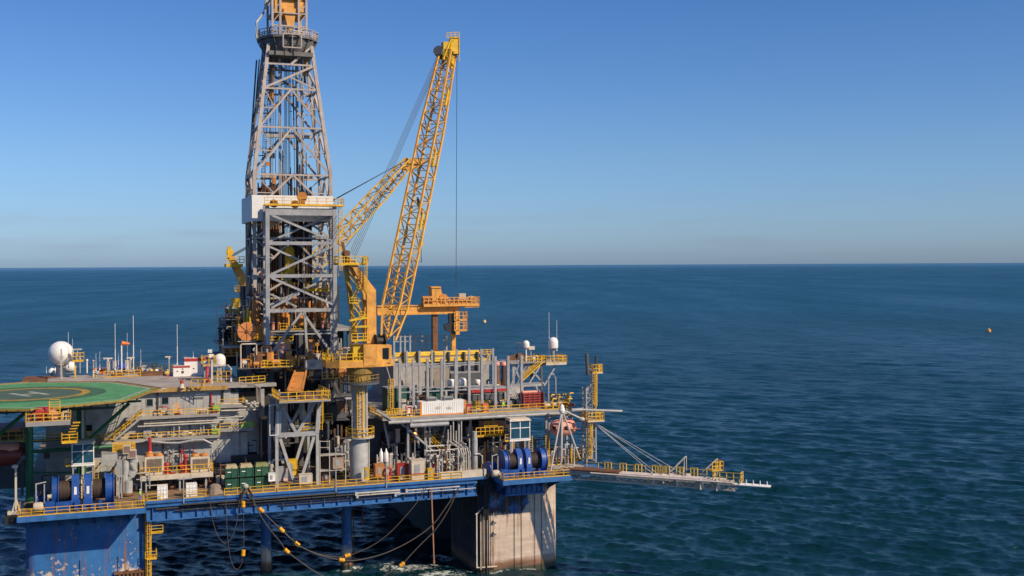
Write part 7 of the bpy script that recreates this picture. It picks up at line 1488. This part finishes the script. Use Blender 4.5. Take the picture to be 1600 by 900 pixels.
# ---- crowded banks of small machinery
def bank(name, label, px0, px1, v0, v1, z0, zh, mats, n, seed, floor=True, py=600, big=1.0, rails=2):
    rg = random.Random(seed); t = thing(name, label, 'machinery', (U((px0 + px1)/2, (v0 + v1)/2, py), (v0 + v1)/2, z0))
    ua, ub = U(px0, v0, py), U(px1, v0, py)
    if floor: part('floor', MB().box(ua, ub, v0, v1, z0 - .15, z0), DGR, t)
    def at(k):
        v = rg.uniform(v0 + .2, v1 - .2); return U(rg.uniform(px0, px1), v, py), v
    for k in range(n):
        u, v = at(k); m = rg.choice(mats); q = rg.random(); h = zh * rg.uniform(.15, 1); g = MB()
        if q < .3:
            r = rg.choice((.1, .14, .2, .3)) * big; g.tube((u, v, z0), (u, v, z0 + h), r, n=8); g.lathe((u, v, z0 + h * .6), [(r, 0), (r * 1.8, .02), (r * 1.8, .14), (r, .16)], 10); nm = 'pipe'
        elif q < .5:
            L_ = rg.uniform(1, 3.5) * big; r = rg.choice((.09, .13, .2)) * big; h *= .8; g.path([(u, v, z0), (u, v, z0 + h), (u + .15, v, z0 + h + .12), (u + L_, v, z0 + h + .12), (u + L_ + .15, v, z0 + h), (u + L_ + .15, v, z0 + h * rg.uniform(0, .6))], r, 7); nm = 'bent_pipe'
        elif q < .72:
            w, d = rg.uniform(.5, 1.6) * big, rg.uniform(.5, 1.2) * big; h = min(h, 2.6 * big); g.box(u, u + w, v, v + d, z0 + .1, z0 + h); g.box(u - .05, u + w + .05, v - .05, v + d + .05, z0 + h, z0 + h + .07); g.box(u + w * .15, u + w * .6, v - .04, v, z0 + h * .3, z0 + h * .75); g.box(u, u + .12, v, v + d, z0, z0 + .1); g.box(u + w - .12, u + w, v, v + d, z0, z0 + .1); nm = 'equipment_box'
        elif q < .86:
            r = rg.uniform(.3, .7) * big; L_ = rg.uniform(.9, 2) * big; z = z0 + r + .3; g.lathe((u, v, z), [(.03, 0), (r * .8, .08), (r, .25), (r, L_ - .25), (r * .8, L_ - .08), (.03, L_)], 14, (1, .15 * rg.random(), 0)); g.box(u + L_ * .2, u + L_ * .3, v - r * .7, v + r * .7, z0, z - r * .6); g.box(u + L_ * .7, u + L_ * .8, v - r * .7, v + r * .7, z0, z - r * .6); nm = 'pump'
        else:
            g.tube((u, v, z0), (u, v, z0 + h * .7), .08, n=6); g.lathe((u, v - .1, z0 + h * .7), [(.05, -.05), (.38, -.05), (.38, .05), (.05, .05)], 12, (rg.uniform(-.4, .4), 1, .3)); g.ball((u, v, z0 + h * .45), .24 * big, 8); nm = 'valve'
        part(nm, g, m, t)
    for k in range(rails):
        f = rg.uniform(0, .5); a = ua + (ub - ua) * f; b_ = a + (ub - ua) * rg.uniform(.3, .5); v = v0 + (v1 - v0) * k / max(1, rails)
        part('railing', MB().rail([(a, v, z0), (b_, v, z0)], 1.2, .1, 1.2), YEL, t)
    return t
warm = (BRN, RUS, ORA, BRN, DGR, PIP, PNK); dark = (DGR, RUS, BLK, GRY, PIP, DGR); pale = (PIP, CRM, GRY, RUS, DGR, PIP)
bank('drill_floor_machinery', 'orange brown drill floor machinery crowded between the legs of the grey tower', 415, 520, 25, 31, DF, 6, warm, 44, 1)
bank('lower_drill_machinery', 'rusty and pale machinery on the lower drill floor above the trestle chute', 402, 545, 21, 26, A(470, 578, 22).z, 5.2, warm + pale, 46, 2)
bank('mud_bay_machinery', 'dark and brown machinery stacked left of the grey tower by the big hose reel', 346, 404, 30, 36, A(370, 556, 33).z + .2, 8, (BRN, ORA, BRN, PIP, RUS, YBR, DGR), 56, 3)
bank('mud_bay_upper_machinery', 'machinery on the small deck under the far crane left of the derrick', 352, 402, 36, 44, A(370, 503, 40).z, 3.6, (BRN, PIP, ORA, YBR, RUS), 34, 4)
bank('gangway_machinery', 'dark equipment stacked in the gap between trestle and crane pedestal', 503, 548, 10, 18, 18.05, 9, dark, 40, 5, floor=False, py=720, big=1.3)
z_ = A(525, 655, 14).z; bank('gap_deck_machinery', 'brown equipment on the mid level deck left of the crane pedestal top', 505, 546, 13, 19, z_, 5, dark + (BRN,), 24, 6, py=650, big=1.2)
bank('rack_deck_machinery', 'mixed pumps and pipes crowded behind the front grey rack', 606, 815, 14, 19, UD, 3.4, pale + (RED, DGR, SKG), 60, 7, floor=False, py=630)
bank('rear_deck_machinery', 'mixed brown and pale equipment behind the second grey rack', 610, 790, 22, 27, UD, 5.2, pale + (BRN, RUS, WGR), 50, 8, floor=False, py=610)
bank('module_front_machinery', 'pale and dark pipework along the front of the dark process module', 584, 738, 10.5, 16, 18.05, 6.5, pale + (DGR, GRY), 60, 9, floor=False, py=720)
zq = A(660, 690, 13).z; bank('module_mezzanine_machinery', 'grey pipework on the mezzanine of the dark process module', 600, 740, 13, 17, zq, 3.2, (GRY, DGR, PIP, GRY), 40, 10, py=690)
bank('winch_side_machinery', 'brown and pale equipment behind the right balcony winch', 742, 850, 8, 13, 18.05, 6, (RUS, PIP, DGR, BRN, CRM), 40, 11, floor=False, py=715)
bank('corner_machinery', 'pale yellow and brown equipment under the lifeboat at the right corner', 852, 912, 6, 11, 18.05, 4, (PIP, YEL, RUS, CRM, DGR), 34, 12, floor=False, py=720)
bank('left_winch_machinery', 'dark and pale equipment behind the left balcony winch', 60, 205, 5, 11, 18.05, 4.2, (DGR, PIP, GRY, RUS, CRM), 46, 13, floor=False, py=770)
bank('block_front_machinery', 'pale pipes along the foot of the accommodation wall behind the skips', 335, 432, 7.5, 12, 18.05, 4.5, dark + (CRM,), 34, 14, floor=False, py=750)
bank('crane_deck_machinery', 'small yellow brown gear on the slewing deck of the orange crane', 512, 548, VCN - .6, VCN + 2, zd, 2.2, (YBR, BRN, CRM, DGR), 14, 15, floor=False, py=560, big=.8, rails=0)
bank('pedestal_head_machinery', 'cluttered gear on the platform between derrick and crane pedestal', 492, 545, 14, 20, A(520, 590, 16).z, 4.5, (RUS, CRM, DGR, BRN, PIP), 34, 16, py=590)

bank('upper_walkway_gear', 'small pipes and boxes on the upper yellow walkway of the accommodation block', 226, 342, LV - 1.6, LV - .6, w1z + .02, 2.4, (GRY, DGR, CRM, RED, GRY), 20, 21, floor=False, py=645, big=.6, rails=0)
bank('lower_walkway_gear', 'small pipes and boxes on the lower yellow walkway of the accommodation block', 205, 342, LV - 1.6, LV - .6, w2z + .02, 2.8, (GRY, DGR, CRM, RUS, GRY), 28, 22, floor=False, py=680, big=.6, rails=0)
bank('cooler_platform_gear', 'pale pipes and red fittings crowded behind the two air coolers', 222, 332, 10.4, 13, za + .02, 4.2, (GRY, DGR, CRM, RED, PIP), 30, 23, floor=False, py=720, big=.7, rails=0)
bank('roof_gear', 'small pale gear scattered along the rear of the accommodation roof', 140, 262, 37, 42, RV + .02, 1.5, (CRM, GRY, WHT, RUS, YEL, DGR), 30, 24, floor=False, py=580, big=.6, rails=1)

bank('gantry_deck_gear', 'orange hoist gear on the machinery deck of the gantry crane', 660, 742, VG - 1.6, VG + 1.4, zd_ + .01, 2.0, (ORA, BRN, ORA, RUS, CRM), 30, 25, floor=False, py=470, big=.6, rails=0)
bank('radome_deck_gear', 'dark and green gear on the left antenna platform of the radome tower', 797, 848, VT - .6, VT + 4, A(822, 566, VT).z + .01, 1.6, (DGR, RUS, SKG, CRM, BLK), 18, 26, floor=False, py=560, big=.6, rails=0)

bank('tower_foot_machinery', 'orange brown machinery round the foot of the grey tower', 372, 520, 16.5, 20, A(450, 572, 18).z, 5.5, (BRN, ORA, RUS, BRN, CRM, DGR), 44, 31, py=565)
bank('derrick_left_machinery', 'orange brown machinery left of the derrick legs under the far crane', 372, 412, 24, 30, A(395, 532, 26).z + .1, 6.5, (BRN, ORA, RUS, YBR, DGR), 30, 32, floor=False, py=520)
